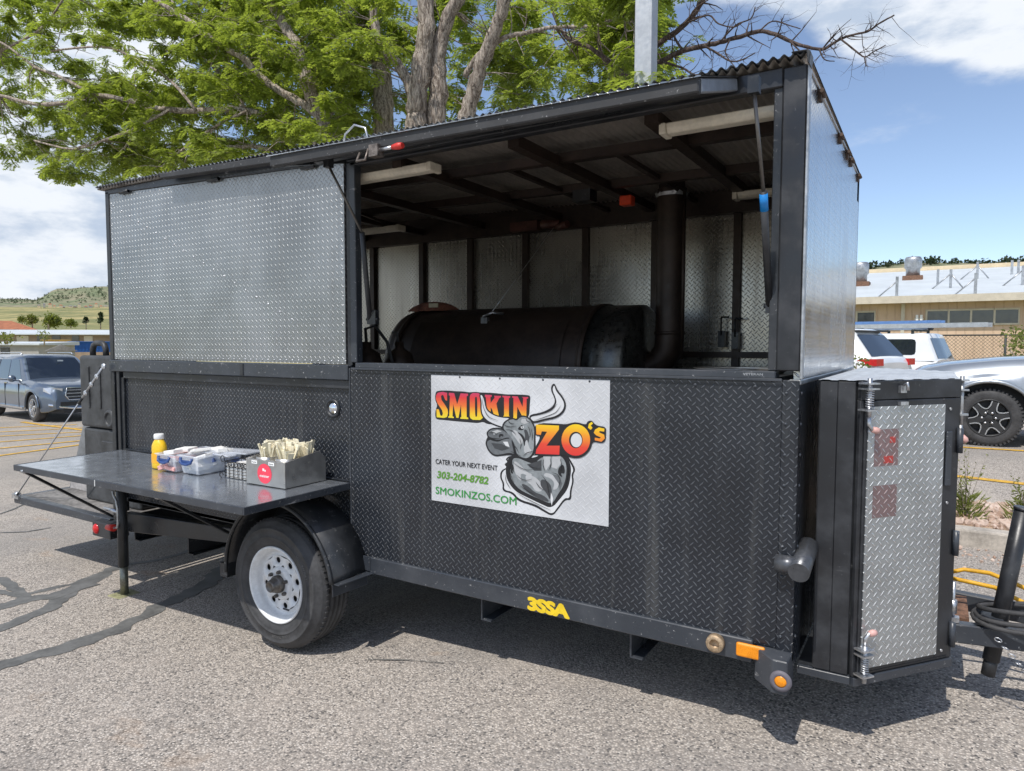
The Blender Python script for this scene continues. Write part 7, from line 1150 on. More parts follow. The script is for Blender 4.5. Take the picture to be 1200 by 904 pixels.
# side markers & port on the rail
mk = P(MB().box(-.205, -.095, -.036, -.0185, .352, .408), 'amber_side_marker', amber, bevel=.012, seg=3)
P(MB().lathe([(.020, -.05), (.034, -.05), (.036, -.045), (.036, -.022), (.028, -.019), (.028, .0)], (-.285, .0, .385), 'y', 24).lathe([(.0005, -.028), (.020, -.028), (.020, -.05)], (-.285, 0, .385), 'y', 24), 'brass_drain_port', brass)
m = MB(); m.add([(-.135, -.018, .27), (-.135, -.018, .40), (-.055, -.10, .40), (-.055, -.10, .27), (.0, -.10, .40), (.0, -.10, .27), (.0, .03, .40), (.0, .03, .27), (-.135, .03, .40), (-.135, .03, .27)],
  [(0,1,2,3)[::-1], (3,2,4,5)[::-1], (5,4,6,7)[::-1], (1,8,6,4,2), (0,3,5,7,9), (0,9,8,1)])
P(m, 'corner_light_box', railp, fix=True, bevel=.004)
al = P(MB().lathe([(.022, -.008), (.026, -.010), (.038, -.008), (.040, .0)], (-.022, -.101, .325), 'y', 28), 'round_light_rim', plain('grey_rubber_rim', (.13, .12, .14), .6, 0, .1, 20))
P(MB().lathe([(.0005, -.012), (.016, -.010), (.022, -.006), (.024, 0)], (-.022, -.101, .325), 'y', 24), 'amber_round_light', amber, al)
# pipe stub across the corner
m = MB(); m.cyl((-.062, -.035, .752), (.02, -.035, .752), .034, 22); m.cyl((.028, -.085, .742), (.028, .13, .79), .038, 22)
P(m, 'corner_pipe_stub', plain('satin_grey_pipe', (.10, .105, .115), .35, .5, .15, 8))

# near wheel
WX, WZ = -2.605, .268
rubber_letters = plain('worn_sidewall_letters', (.10, .10, .10), .6, 0, .3, 20)
def make_wheel(parent, cx, cz, yf, sgn, name='wheel'):
    # yf = outer face plane, sgn=-1 faces the camera
    s = sgn; c = (cx, yf, cz)
    tire = MB(); R0 = .362
    pr = [(.208, .010), (.222, .002), (.226, .001), (.229, -.003), (.25, -.006), (.262, -.0085), (.264, -.0115), (.268, -.0115), (.270, -.009), (.290, -.011), (.308, -.009), (.310, -.012), (.316, -.011), (.318, -.006), (.330, .004), (.345, .018), (.350, .022), (.351, .026), (.356, .032), (R0, .045), (R0, .062), (.352, .064), (.352, .072), (R0, .074), (R0, .098), (.352, .100), (.352, .108), (R0, .110), (R0+.001, .130), (.352, .132), (.352, .140), (R0, .142), (R0, .165), (.352, .167), (.352, .173), (R0, .175), (R0, .19), (.354, .205), (.335, .22), (.30, .232), (.25, .235), (.21, .225)]
    tire.lathe([(r, -s*h) for r, h in pr], c, 'y', 96)
    w = tire.build(name, rubber, parent, fix=True)
    for txt, a0_, rr0 in (('ST225/75R15', 3.9, .272), ('RADIAL TRAILER', 5.2, .274), ('LOAD RANGE D', .8, .272)):
        vs, fs = text_mesh(txt, 1.0, .02); x0 = min(v[0] for v in vs); sc_ = .020; tm_ = MB(); pts_ = []
        for v in vs:
            th = a0_+sgn*(v[0]-x0)*sc_/rr0*-1*(-1 if sgn < 0 else 1); r2 = rr0+v[1]*sc_
            th = a0_-(v[0]-x0)*sc_/rr0
            pts_.append((cx+r2*math.cos(th), yf-s*-.0124, cz+r2*math.sin(th)))
        tm_.add(pts_, fs); to_ = tm_.build('sidewall_lettering', rubber_letters, w)
    sp = MB()
    for k in range(72):
        t = 2*PI*k/72; 
        for off, ln in ((.036, .022), (.176, .022)):
            for rr_ in (R0+.0015,):
                cc = Vector((cx+rr_*math.cos(t), yf-s*off, cz+rr_*math.sin(t))); tg = Vector((-math.sin(t), 0, math.cos(t))); ax = Vector((0, -s, 0)); up = Vector((math.cos(t), 0, math.sin(t)))
                sp.add([cc-tg*.0035-up*.004, cc+tg*.0035-up*.004, cc+tg*.0035+ax*ln-up*.004, cc-tg*.0035+ax*ln-up*.004, cc-tg*.0025+up*.002, cc+tg*.0025+up*.002, cc+tg*.0025+ax*ln+up*.002, cc-tg*.0025+ax*ln+up*.002], [(0,1,5,4), (1,2,6,5), (2,3,7,6), (3,0,4,7), (4,5,6,7)])
    o = sp.build('tread_blocks', rubber, w); o['kind'] = 'stuff'
    rim = MB()
    rim.lathe([(r, -s*h) for r, h in [(.212, .012), (.214, .002), (.208, -.003), (.200, .002), (.196, .014), (.186, .024), (.182, .032), (.181, .046), (.176, .058), (.168, .062), (.160, .056), (.152, .046)]], c, 'y', 64)
    # disc with eight hand holes
    def rr(r, t, h): return (cx+r*math.cos(t), yf-s*h, cz+r*math.sin(t))
    for k in range(8):
        t0 = 2*PI*k/8+.2; hw = PI/8; r0, r1, rh = .094, .152, .126; N = 16; o = len(rim.v)
        for i in range(N):
            ph = 2*PI*i/N; du, dv = math.cos(ph), math.sin(ph)
            inner = (rh+.0175*dv, t0+(.0185*du)/rh)
            sc = min((hw*rh)/abs(du) if abs(du) > 1e-6 else 9, ((r1-rh) if dv > 0 else (rh-r0))/abs(dv) if abs(dv) > 1e-6 else 9)
            ou = (rh+sc*dv, t0+(sc*du)/rh)
            rim.v += [rr(inner[0], inner[1], .054), rr(inner[0], inner[1], .047), rr(ou[0], ou[1], .043)]; 
        for i in range(N):
            j = (i+1) % N; rim.f += [(o+3*i, o+3*i+1, o+3*j+1, o+3*j), (o+3*i+1, o+3*i+2, o+3*j+2, o+3*j+1)]; rim.sm += [True, True]
    rim.lathe([(r, -s*h) for r, h in [(.094, .043), (.090, .038), (.086, .031), (.080, .028), (.050, .028), (.047, .035)]], c, 'y', 48)
    ro = rim.build('rim', wheel_white, w, fix=True)
    MB().lathe([(.0005, -s*.09), (.178, -s*.09)], c, 'y', 32).build('brake_drum', rubber, w)
    hb = MB(); hb.lathe([(r, -s*h) for r, h in [(.048, .04), (.048, .008), (.044, .004), (.0375, .002), (.0375, -.014), (.0335, -.016), (.0325, -.030), (.028, -.036), (.024, -.036), (.023, -.033), (.0005, -.033)]], c, 'y', 28); hb.build('hub', hubgrey, w)
    for k in range(6):
        t = 2*PI*k/6+.35; q = (cx+.069*math.cos(t), cz+.069*math.sin(t)); ln = MB(); ln.lathe([(.0005, -s*.006), (.007, -s*.006), (.010, -s*.012), (.0105, -s*.03)], (q[0], yf, q[1]), 'y', 6, False); ln.build('lug_nut', hubgrey, w)
    vs = MB(); vs.cyl((cx+.09, yf-s*.02, cz-.128), (cx+.055, yf+s*.0-s*.01, cz-.122), .005, 6); vs.build('valve_stem', rubber, w)
    return w
make_wheel(T, WX, WZ, -.300, -1)
make_wheel(T, WX, WZ, 2.30, 1)
# fenders
def fender(y0, y1, lip):
    f = MB(); cx, cz = -2.628, .270; R1 = .438; N = 40; a0, a1 = math.radians(9), math.radians(182)
    def ar(t): return (cx+R1*math.cos(t), cz+R1*math.sin(t)*1.02)
    for i in range(N+1):
        t = a0+(a1-a0)*i/N; x, z = ar(t); xi, zi = cx+(R1-.006)*math.cos(t), cz+(R1-.006)*math.sin(t)*1.02
        f.v += [(x, y0, z), (x, y1, z), (xi, y1, zi), (xi, y0, zi)]
    for i in range(N):
        a = 4*i
        for k in range(4): k2 = (k+1) % 4; f.f.append((a+k, a+k2, a+4+k2, a+4+k)); f.sm.append(k in (0, 2))
    f.f += [(0, 1, 2, 3), tuple(4*N+k for k in (3, 2, 1, 0))]; f.sm += [False, False]
    o = P(f, 'fender', black, fix=True)
    l = MB(); ring = []
    for i in range(N+1):
        t = a0+(a1-a0)*i/N; ring.append((cx+(R1-.004)*math.cos(t), lip, cz+(R1-.004)*math.sin(t)*1.02))
    l.tube(ring, .0115, 8); P(l, 'rolled_lip', black, o)
fender(-.272, .0 if False else -.005, -.272); fender(2.015, 2.28, 2.28)
P(MB().box(-3.06, -2.326, -.004, .028, .25, .60), 'wheel_well_back', black)
# bracket steps
m = MB()
m.beam((-2.165, -.02, .335), (-2.18, -.26, .335), .045, .006); m.beam((-2.188, -.02, .300), (-2.203, -.262, .300), .006, .065); m.box(-2.215, -2.165, -.024, -.019, .345, .425)
P(m, 'front_fender_bracket', railp, bevel=.002)
P(MB().box(-3.12, -3.055, -.27, -.01, .22, .30), 'rear_fender_bracket', black)

# fold-down side table
tb_ = P(MB().add([(-4.60, -.69, .790), (-2.33, -.69, .798), (-2.33, -.008, .800), (-4.60, -.008, .800), (-4.60, -.69, .803), (-2.33, -.69, .811), (-2.33, -.008, .813), (-4.60, -.008, .813)], [(3,2,1,0),(4,5,6,7),(0,1,5,4),(1,2,6,5),(2,3,7,6),(3,0,4,7)]), 'fold_down_table', table_top)
P(MB().beam((-4.60, -.695, .786), (-2.33, -.695, .794), .010, .038).beam((-2.325, -.70, .794), (-2.325, -.008, .796), .010, .038).beam((-4.605, -.70, .786), (-4.605, -.008, .796), .010, .038), 'table_edge', railp, tb_, bevel=.002)
P(MB().box(-4.55, -2.36, -.03, -.012, .765, .788).box(-3.5, -3.46, -.68, -.02, .755, .785), 'table_frame', black, tb_)
P(MB().box(-4.60, -2.33, -.0075, .029, .786, .789), 'sun_gap_strip', black, tb_)  # added strip, keeps sunlight from slipping between table and body
P(MB().box(-3.632, -3.626, -.7025, -.700, .772, .808), 'chalk_mark', white_plastic, tb_)
for a, b in (((-4.50, -.69, .772), (-4.90+.2, -.03, .31)), ((-3.06, -.675, .775), (-3.37, -.03, .385))):
    o = P(MB().beam(a, b, .016, .016), 'table_brace', black, tb_)
    P(MB().lathe([(.001, -.012), (.014, -.012), (.014, .012), (.001, .012)], a, 'x', 10), 'brace_bolt', zinc, o)

# stabiliser jack at the rear corner
jk = P(MB().cyl((-4.46, -.10, .60), (-4.455, -.10, .0), .034, 20), 'stabiliser_jack', black)
P(MB().cyl((-4.455, -.10, .001), (-4.455, -.10, -.205), .027, 20), 'jack_leg', plain('oiled_steel_leg', (.22, .22, .18), .4, .7, .3, 12), jk)
P(MB().box(-4.53, -4.37, -.18, -.02, -.212, -.200), 'jack_foot', plain('lichen_stained_steel', (.30, .29, .16), .8, .2, .3, 20), jk, bevel=.002)
P(MB().tube([(-4.43, -.165, .64), (-4.43, -.175, .56), (-4.41, -.18, .53), (-4.38, -.18, .50), (-4.365, -.18, .44), (-4.365, -.18, .34), (-4.375, -.18, .31), (-4.42, -.18, .30)], .008, 8), 'crank_handle', galv, jk)
P(MB().tube([(-4.42, -.18, .30), (-4.50, -.18, .295)], [.026, .02], 8), 'red_knob', red_plastic, jk)
P(MB().cyl((-4.70, -.09, .385), (-4.48, -.11, .39), .014, 10), 'jack_pivot_pin', zinc, jk)
P(MB().box(-4.66, -4.63, -.05, -.01, .30, .76), 'table_leg_stop', black)
tl = P(MB().box(-4.88, -4.64, -.09, .05, .16, .27), 'tail_light_box', black, bevel=.004)
P(MB().lathe([(.0005, -.016), (.026, -.012), (.036, -.004), (.038, 0)], (-4.83, -.091, .215), 'y', 24), 'red_tail_lens', red_lens, tl)
P(MB().tube([(-4.63, -.03, .70), (-4.60, -.06, .55), (-4.62, -.05, .42), (-4.56, -.05, .38)], .006, 6), 'dangling_cord', plain('frayed_cord', (.45, .42, .33), .8, 0, .2, 30))

# rear platform let down behind, held by a cable
pf = P(MB().box(-6.20, -4.76, .03, 1.97, .265, .285), 'rear_platform', plain('weathered_platform_plate', (.20, .19, .18), .75, .3, .4, 5))
P(MB().box(-6.25, -4.76, -.03, .03, .225, .285), 'platform_rail', railp, pf, bevel=.004)
P(MB().box(-6.25, -4.76, 1.97, 2.03, .225, .285), 'platform_rail', railp, pf, bevel=.004)
P(MB().box(-6.26, -6.20, .035, 1.965, .225, .286), 'platform_end_rail', railp, pf, bevel=.004)
P(MB().box(-6.25, -6.14, -.045, -.031, .27, .31).lathe([(.012, -.02), (.022, -.02), (.022, .02), (.012, .02), (.012, -.02)], (-6.16, -.04, .31), 'x', 12), 'cable_anchor', zinc, pf)
ct, cb = Vector((-4.74, -.045, 1.42)), Vector((-6.16, -.04, .31)); k1 = ct.lerp(cb, .22)
P(MB().cyl(k1, cb, .0058, 8), 'support_cable', zinc, pf)
kn = MB(); kn.tube([ct, k1], .009, 8)
for u in (.0, .07, .125, .185): 
    c = ct.lerp(cb, u); kn.lathe([(.010+.012*math.cos(t*PI/3), .012*math.sin(t*PI/3)) for t in range(7)], c, 'y', 10)
P(kn, 'cable_clamps_and_shackle', zinc, pf)
P(MB().cyl(ct.lerp(cb, .22), ct.lerp(cb, .26), .010, 8), 'cable_sleeve', black, pf)

# ---- front toolbox with 45 degree doors
A = Vector((.185, .142, 0)); B = Vector((.512, .555, 0)); U = (B-A).normalized(); Nn = Vector((U.y, -U.x, 0)); FL = (B-A).length
def F(u, z, d=0): return A+U*u+Nn*d+Vector((0, 0, z))
def fbox(m, u0, u1, z0, z1, d0, d1): return m.add([F(u0, z0, d1), F(u1, z0, d1), F(u1, z0, d0), F(u0, z0, d0), F(u0, z1, d1), F(u1, z1, d1), F(u1, z1, d0), F(u0, z1, d0)], [(3,2,1,0),(4,5,6,7),(0,1,5,4),(1,2,6,5),(2,3,7,6),(3,0,4,7)])
tbx = P(MB().add([(.052, .145, .30), (.18, .145, .30), (.505, .557, .30), (.505, 1.46, .30), (.18, 1.86, .30), (.052, 1.86, .30), (.052, .145, 1.445), (.18, .145, 1.445), (.505, .557, 1.445), (.505, 1.46, 1.445), (.18, 1.86, 1.445), (.052, 1.86, 1.445)],
    [(5,4,3,2,1,0), (6,7,8,9,10,11), (0,1,7,6), (1,2,8,7), (2,3,9,8), (3,4,10,9), (4,5,11,10), (5,0,6,11)]), 'front_toolbox', black)
P(MB().box(.055, .118, .134, .1445, .302, 1.444), 'side_frame_board', black2, tbx, bevel=.002)
P(MB().box(.1185, .180, .132, .1445, .302, 1.444), 'side_frame_board', black2, tbx, bevel=.002)
m = MB(); fbox(m, .0, .527, 1.375, 1.448, .002, .020); P(m, 'front_top_band', black2, tbx, bevel=.002)
m = MB(); fbox(m, -.002, .016, .30, 1.374, .002, .018); fbox(m, .5, .527, .30, 1.374, .002, .018); fbox(m, .0165, .4995, .30, .312, .002, .018); P(m, 'front_frame', black2, tbx, bevel=.002)
m = MB(); fbox(m, .018, .052, .314, 1.372, .004, .024); fbox(m, .425, .498, .314, 1.372, .004, .024); fbox(m, .0525, .4245, 1.335, 1.372, .004, .024); fbox(m, .0525, .4245, .314, .348, .004, .024)
dr_ = P(m, 'toolbox_door', black2, tbx, bevel=.003)
m = MB(); fbox(m, .030, .430, .330, 1.350, .0245, .028); P(m, 'door_plate', door_plate, dr_)
# red reflections on the plate, painted in as thin coloured patches
dull_red = diamond('dull_painted_reflection', (.27, .19, .19), (.52, .48, .48), .6, .34, .22, streak=.2, bs=1., dirt=(.3, .2, .2))
bright_red = diamond('bright_painted_reflection', (.50, .07, .06), (.70, .45, .44), .4, .34, .22, streak=.2, bs=1., dirt=(.5, .1, .1))
for (u0, u1, z0, z1, d1, mm) in ((.062, .185, 1.12, 1.262, .0284, dull_red), (.062, .185, .92, 1.045, .0284, dull_red), (.140, .168, 1.208, 1.232, .0288, bright_red), (.112, .160, 1.130, 1.158, .0288, bright_red)):
    m = MB(); fbox(m, u0, u1, z0, z1, .0281, d1); P(m, 'painted_reflection_patch', mm, dr_)
for z in (1.20, .78, .40): m = MB(); m.cyl(F(.515, z-.05, .03), F(.515, z+.05, .03), .012, 10); P(m, 'door_hinge', railp, dr_)
m = MB(); fbox(m, .440, .470, 1.02, 1.24, .0245, .034); P(m, 'door_pull', railp, dr_, bevel=.003)
m = MB()
for u, z in ((.035, .95), (.46, .95), (.46, 1.33), (.46, .34), (.25, .336)): m.tube([F(u, z, .024), F(u, z, .029)], .006, 8)
for q in islands(m): P(q, 'door_bolt', zinc, dr_)
def latch(u, z, flip=1, par=None):
    l = P(MB().cyl(F(u, z-.07*flip, .045), F(u, z+.075*flip, .045), .0085, 10), 'spring_latch', zinc, par or tbx)
    c = MB(); pts = []
    for i in range(60): a = i*.9; pts.append(F(u, z-.035+.075*i/60, .045)+(U*math.cos(a)+Nn*math.sin(a))*.014)
    c.tube(pts, .0025, 5); P(c, 'spring', zinc, l)
    for zz in (z+.055, z+.035, z-.045): 
        w = MB(); fbox(w, u-.028, u+.028, zz-.003, zz+.003, .018, .066); P(w, 'latch_plate', zinc, l)
    k = MB(); k.tube([F(u, z-.07*flip, .045), F(u, z-.10*flip, .045), F(u+.012, z-.118*flip, .05), F(u+.035, z-.122*flip, .055)], [.008, .008, .008, .008], 8); P(k, 'latch_handle', zinc, l)
    k = MB(); k.tube([F(u+.012, z-.118*flip, .05), F(u+.028, z-.122*flip, .055), F(u+.040, z-.123*flip, .057)], [.011, .0135, .010], 10); P(k, 'pink_grip', plain('faded_pink_grip', (.62, .36, .32), .5, 0, .1, 20) if 'faded_pink_grip' not in MATS else MATS['faded_pink_grip'], l)
latch(.012, 1.385); latch(.030, .36, -1)
m = MB(); fbox(m, .185, .215, 1.40, 1.428, .020, .032); m.tube([F(.2, 1.43, .03), F(.2, 1.44, .045), F(.205, 1.41, .045)], .006, 6); fbox(m, .18, .22, 1.352, 1.366, .024, .038); P(m, 'hasp', zinc, tbx)
P(MB().box(.0, .0515, .15, 1.86, .30, .308), 'sun_gap_plate', black, tbx)  # added filler, stops sun falling between front wall and toolbox
# second latch round the corner
m = MB(); c0 = F(.535, 1.36, -.01); m.cyl((c0.x+.02, c0.y, 1.26), (c0.x+.02, c0.y, 1.46), .008, 8); m.tube([(c0.x+.02, c0.y, 1.26), (c0.x+.02, c0.y, 1.22), (c0.x+.035, c0.y, 1.20)], .008, 8)
for zz in (1.44, 1.40, 1.30): m.box(c0.x-.01, c0.x+.045, c0.y-.02, c0.y+.02, zz, zz+.006)
P(m, 'corner_latch', galv, tbx)
P(MB().tube([(c0.x+.025, c0.y, 1.215), (c0.x+.035, c0.y, 1.20), (c0.x+.043, c0.y, 1.19)], [.011, .015, .010], 10), 'pink_grip', MATS['faded_pink_grip'], tbx)
# galvanised ribbed lid
m = MB(); N = 90
def lidz(x): return 1.446+.0011*max(-.5, min(.5, math.sin(x*2*PI/.060)))/.5
outl = lambda x: (.13 if x < .18 else .13+(x-.18)*1.265, 1.87 if x < .18 else 1.87-(x-.18)*1.23)
for i in range(N+1):
    x = .048+.469*i/N; y0, y1 = outl(x)
    m.v += [(x, y0, lidz(x)+.004), (x, y1, lidz(x)+.004)]
for i in range(N): m.f.append((2*i, 2*i+2, 2*i+3, 2*i+1)); m.sm.append(True)
P(m, 'ribbed_lid', plain('bright_zinc_sheet', (.66, .67, .67), .45, .6, .12, 6), tbx)
P(MB().box(-.002, .19, .125, .165, .268, .299).beam(F(-.0, .28, .01), F(.53, .28, .01), .03, .034), 'toolbox_base_angle', railp, tbx, bevel=.002)

# tongue, jack post, hoses
def hp(x, z, y): return Vector((x, y, z))
tg = P(MB().beam((.46, .78, .32), (2.4, 1.02, .32) if False else (1.75, 1.03, .32), .055, .085), 'tongue_beam', railp, bevel=.005)
P(MB().beam((.46, 1.28, .32), (1.75, 1.05, .32), .055, .085), 'tongue_beam', railp, bevel=.005)
P(MB().box(.52, .60, .87, 1.2, .33, .36), 'tongue_plate', rusty)
P(MB().box(1.74, 2.0, .98, 1.10, .28, .40), 'coupler', railp, bevel=.02, seg=2)
jb, jt = Vector((.685, .86, .20)), Vector((.775, .86, .88))
d_ = (jt-jb).normalized()
jp = P(MB().cyl(jb, jt, .033, 24), 'tongue_jack', black2)
P(MB().cyl(jb-d_*.07, jb+d_*.02, .027, 20), 'jack_inner_tube', black2, jp)
P(MB().cyl(jt, jt+d_*.012, .036, 24), 'jack_cap', black2, jp)
P(MB().box(.62, .72, .80, .92, .365, .40), 'jack_mount', railp, jp)
c = MB()
for k in range(3):
    pts = []
    for i in range(26):
        a = 2*PI*i/26; pts.append((.80+.19*math.cos(a)*(1+.05*k)+.02*k, .84+.10*math.sin(a), .415+.022*k+.03*math.sin(a*1+k)+.04*math.cos(a)*(.5-k*.3)))
    c.tube(pts, .0105, 8, closed=True)
P(c, 'coiled_black_cable', rubber)
c = MB(); c.tube([(.50, 1.05, .50), (.58, 1.08, .525), (.68, 1.10, .52), (.76, 1.12, .49), (.86, 1.13, .45), (.98, 1.12, .46), (1.2, 1.1, .42)], .010, 8)
P(c, 'yellow_hose', yellow_hose)
c = MB(); c.tube([(.50, 1.0, .50), (.70, 1.05, .47), (.85, 1.06, .40), (1.0, 1.06, .385), (1.3, 1.06, .38)], .010, 8); P(c, 'yellow_air_line', yellow_hose)
c = MB()
for i in range(18):
    u = i/17; p = Vector((.70+.42*u, .76-.02*u, .33-.20*math.sin(PI*u*.8))); a = Vector((1, 0, -.3)).normalized(); b = Vector((0, 1, 0)) if i % 2 else Vector((.2, 0, 1)).normalized()
    c.tube([p+a*.014*math.cos(t*PI/4)+b*.008*math.sin(t*PI/4) for t in range(8)], .0028, 5, closed=True)
P(c, 'safety_chain', zinc)
c = MB(); c.cyl((.535, .80, .37), (.535, .80, .54), .008, 8); c.cyl((.535, .80, .40), (.535, .80, .46), .016, 10); c.box(.51, .56, .78, .82, .365, .385); P(c, 'front_pin_latch', zinc)

# ================================================================== INSIDE
sk = thing('barbecue_smoker', 'long black cylindrical barbecue smoker with chimney elbow inside the trailer', 'smoker', (-2.1, 1.45, .45))
Rk = .42; cy, cz = 1.44, 1.425
m = MB(); m.lathe([(.0005, -3.02), (Rk*.86, -3.02), (Rk*.97, -3.0), (Rk, -2.96), (Rk, -1.42)], (0, cy, cz), 'x', 56); P(m, 'barrel', soot, sk)
m = MB(); m.lathe([(Rk-.02, -1.419), (Rk-.004, -1.419), (Rk-.004, -1.16), (Rk-.03, -1.14), (.0005, -1.14)], (0, cy, cz), 'x', 56); P(m, 'barrel_end', plain('worn_steel_drum', (.10, .10, .095), .32, .8, .4, 5), sk)
for x in (-1.425, -2.90): m = MB(); m.lathe([(Rk+.001, x-.02), (Rk+.009, x-.02), (Rk+.009, x+.02), (Rk+.001, x+.02)], (0, cy, cz), 'x', 56); P(m, 'band', soot, sk)
m = MB(); m.grid(lambda u, v: (-2.75+u*1.2, cy+(Rk+.007)*math.cos(2.0+v*.95+.3), cz+(Rk+.007)*math.sin(2.0+v*.95+.3)), 4, 12); P(m, 'lid', soot, sk)
m = MB(); m.tube([(-2.22, cy-.25, cz+.345), (-2.19, cy-.31, cz+.35), (-2.13, cy-.30, cz+.375), (-2.09, cy-.22, cz+.37)], .009, 8); m.box(-2.22, -2.17, cy-.30, cy-.27, cz+.30, cz+.345); P(m, 'lid_hook', zinc, sk)
m = MB(); r_ = .090; X = -1.01; Y = 1.49
m.tube([(-1.20, Y, 1.43), (-1.14, Y, 1.44), (-1.07, Y, 1.48), (-1.022, Y, 1.55), (X, Y, 1.64), (X, Y, 1.75), (X, Y, 2.56)], [r_*.98]*4+[r_]*3, 28, False); P(m, 'chimney', soot, sk)
P(MB().lathe([(r_+.001, -.01), (r_+.007, -.01), (r_+.007, .01), (r_+.001, .01)], (X, Y, 1.66), 'z', 28), 'chimney_seam', soot, sk)
m = MB(); n = 40
for i in range(n):
    a = 2*PI*i/n; b = 2*PI*(i+1)/n; h0 = 2.53+.015*noise.noise(Vector((i*.9, 0, 0))); h1 = 2.53+.015*noise.noise(Vector((((i+1) % n)*.9, 0, 0)))
    m.add([(X+(r_+.004)*math.cos(a), Y+(r_+.004)*math.sin(a), 2.510), (X+(r_+.004)*math.cos(b), Y+(r_+.004)*math.sin(b), 2.510), (X+(r_+.012)*math.cos(b), Y+(r_+.012)*math.sin(b), h1), (X+(r_+.012)*math.cos(a), Y+(r_+.012)*math.sin(a), h0)], [(0, 1, 2, 3)])
P(m, 'torn_foil_collar', galv, sk)
P(MB().cyl((X, Y, 2.561), (X, Y, 2.85), .08, 24), 'chimney_upper', soot, sk)
P(MB().box(-2.7, -2.62, 1.2, 1.7, .45, 1.10), 'stand', soot, sk)
P(MB().box(-1.6, -1.52, 1.2, 1.7, .45, 1.10), 'stand', soot, sk)
wr = MB().cyl((-2.16, cy-.28, cz+.36), (-2.02, 1.83, 2.47), .0025, 4); P(wr, 'pull_wire', zinc, sk)
m = MB(); m.box(-2.66, -2.46, 1.02, 1.22, cz+Rk+.0, cz+Rk+.05)
fb_ = thing('firewood_sack', 'reddish paper sack lying on top of the black smoker barrel', 'sack', (-2.85, 1.45, cz+Rk))
m = MB(); m.grid(lambda u, v: (-3.0+.32*u+.01*noise.noise(Vector((u*4, v*4, 1))), cy-.14+.26*v, cz+Rk-.01+.075*math.sin(PI*min(1, max(0, u)))**.35*math.sin(PI*v)**.35+.008*noise.noise(Vector((u*9, v*9, 5)))), 14, 12)
P(m, 'sack', plain('brown_red_paper', (.30, .12, .08), .8, 0, .35, 14), fb_); P(MB().box(-2.80, -2.72, cy-.135, cy-.125, cz+Rk+.015, cz+Rk+.045), 'sack_print', cream, fb_)
# stowed black tank and tubes near the left end of the counter
tk = thing('gas_bottles', 'dark gas bottles with hoses standing at the left end of the counter opening', 'gas bottle', (-2.55, .55, .45))
for x, y in ((-2.62, .45), (-2.50, .62)):
    P(MB().lathe([(.0005, 0), (.10, 0), (.105, .03), (.105, 1.0), (.08, 1.08), (.03, 1.11), (.03, 1.15), (.0005, 1.15)], (x, y, .45), 'z', 24), 'bottle', soot, tk)
P(MB().tube([(-2.62, .45, 1.58), (-2.60, .42, 1.68), (-2.52, .42, 1.70), (-2.45, .45, 1.60), (-2.40, .45, 1.45)], .010, 8), 'hose', rubber, tk)
P(MB().tube([(-2.50, .62, 1.58), (-2.5, .6, 1.66), (-2.54, .6, 1.66)], .007, 8), 'hose', rubber, tk)
pn = thing('serving_tray', 'pale round tray lying behind the sill at the right end of the counter', 'tray', (-.35, .45, 1.40))
P(MB().lathe([(.0005, 0), (.19, 0), (.22, .02), (.225, .022), (.19, .006), (.0005, .006)], (-.36, .62, 1.452), 'z', 32), 'tray', corr_in, pn)
P(MB().box(-1.0, -.12, .078, 1.0, 1.42, 1.45), 'inner_counter', black)

# ================================================================== ON THE TABLE
TZ = .812
bo = thing('mustard_bottle', 'yellow squeeze bottle with white cap at the rear end of the folding table', 'bottle', (-3.67, -.29, TZ))
def ov(z, rx, ry, cx, cy_, n=24): return [(cx+rx*math.cos(2*PI*k/n), cy_+ry*math.sin(2*PI*k/n), z) for k in range(n)]
def loft(rings, cap=True):
    m = MB(); n = len(rings[0])
    for r in rings: m.v += r
    for i in range(len(rings)-1):
        for k in range(n): k2 = (k+1) % n; m.f.append((i*n+k, i*n+k2, (i+1)*n+k2, (i+1)*n+k)); m.sm.append(True)
    if cap: m.f += [tuple(reversed(range(n))), tuple((len(rings)-1)*n+k for k in range(n))]; m.sm += [False, False]
    return m
bc = (-3.675, -.285)
P(loft([ov(TZ+z*.92, rx, ry, *bc) for z, rx, ry in ((0, .048, .036), (.004, .055, .040), (.05, .056, .040), (.09, .050, .037), (.12, .055, .039), (.15, .053, .038), (.172, .044, .032), (.19, .030, .025), (.198, .024, .022))]), 'body', mustard, bo)
P(loft([ov(TZ+z*.92, r, r, *bc) for z, r in ((.196, .0275), (.200, .030), (.226, .0295), (.232, .026))]), 'cap', white_plastic, bo)
P(MB().grid(lambda u, v: (bc[0]+.0565*math.cos(PI+.4+u*2.3), bc[1]+.0412*math.sin(PI+.4+u*2.3), TZ+.035+v*.055), 12, 3), 'label_band', plain('bottle_label_orange', (.85, .42, .02), .4, 0, .1, 20), bo)
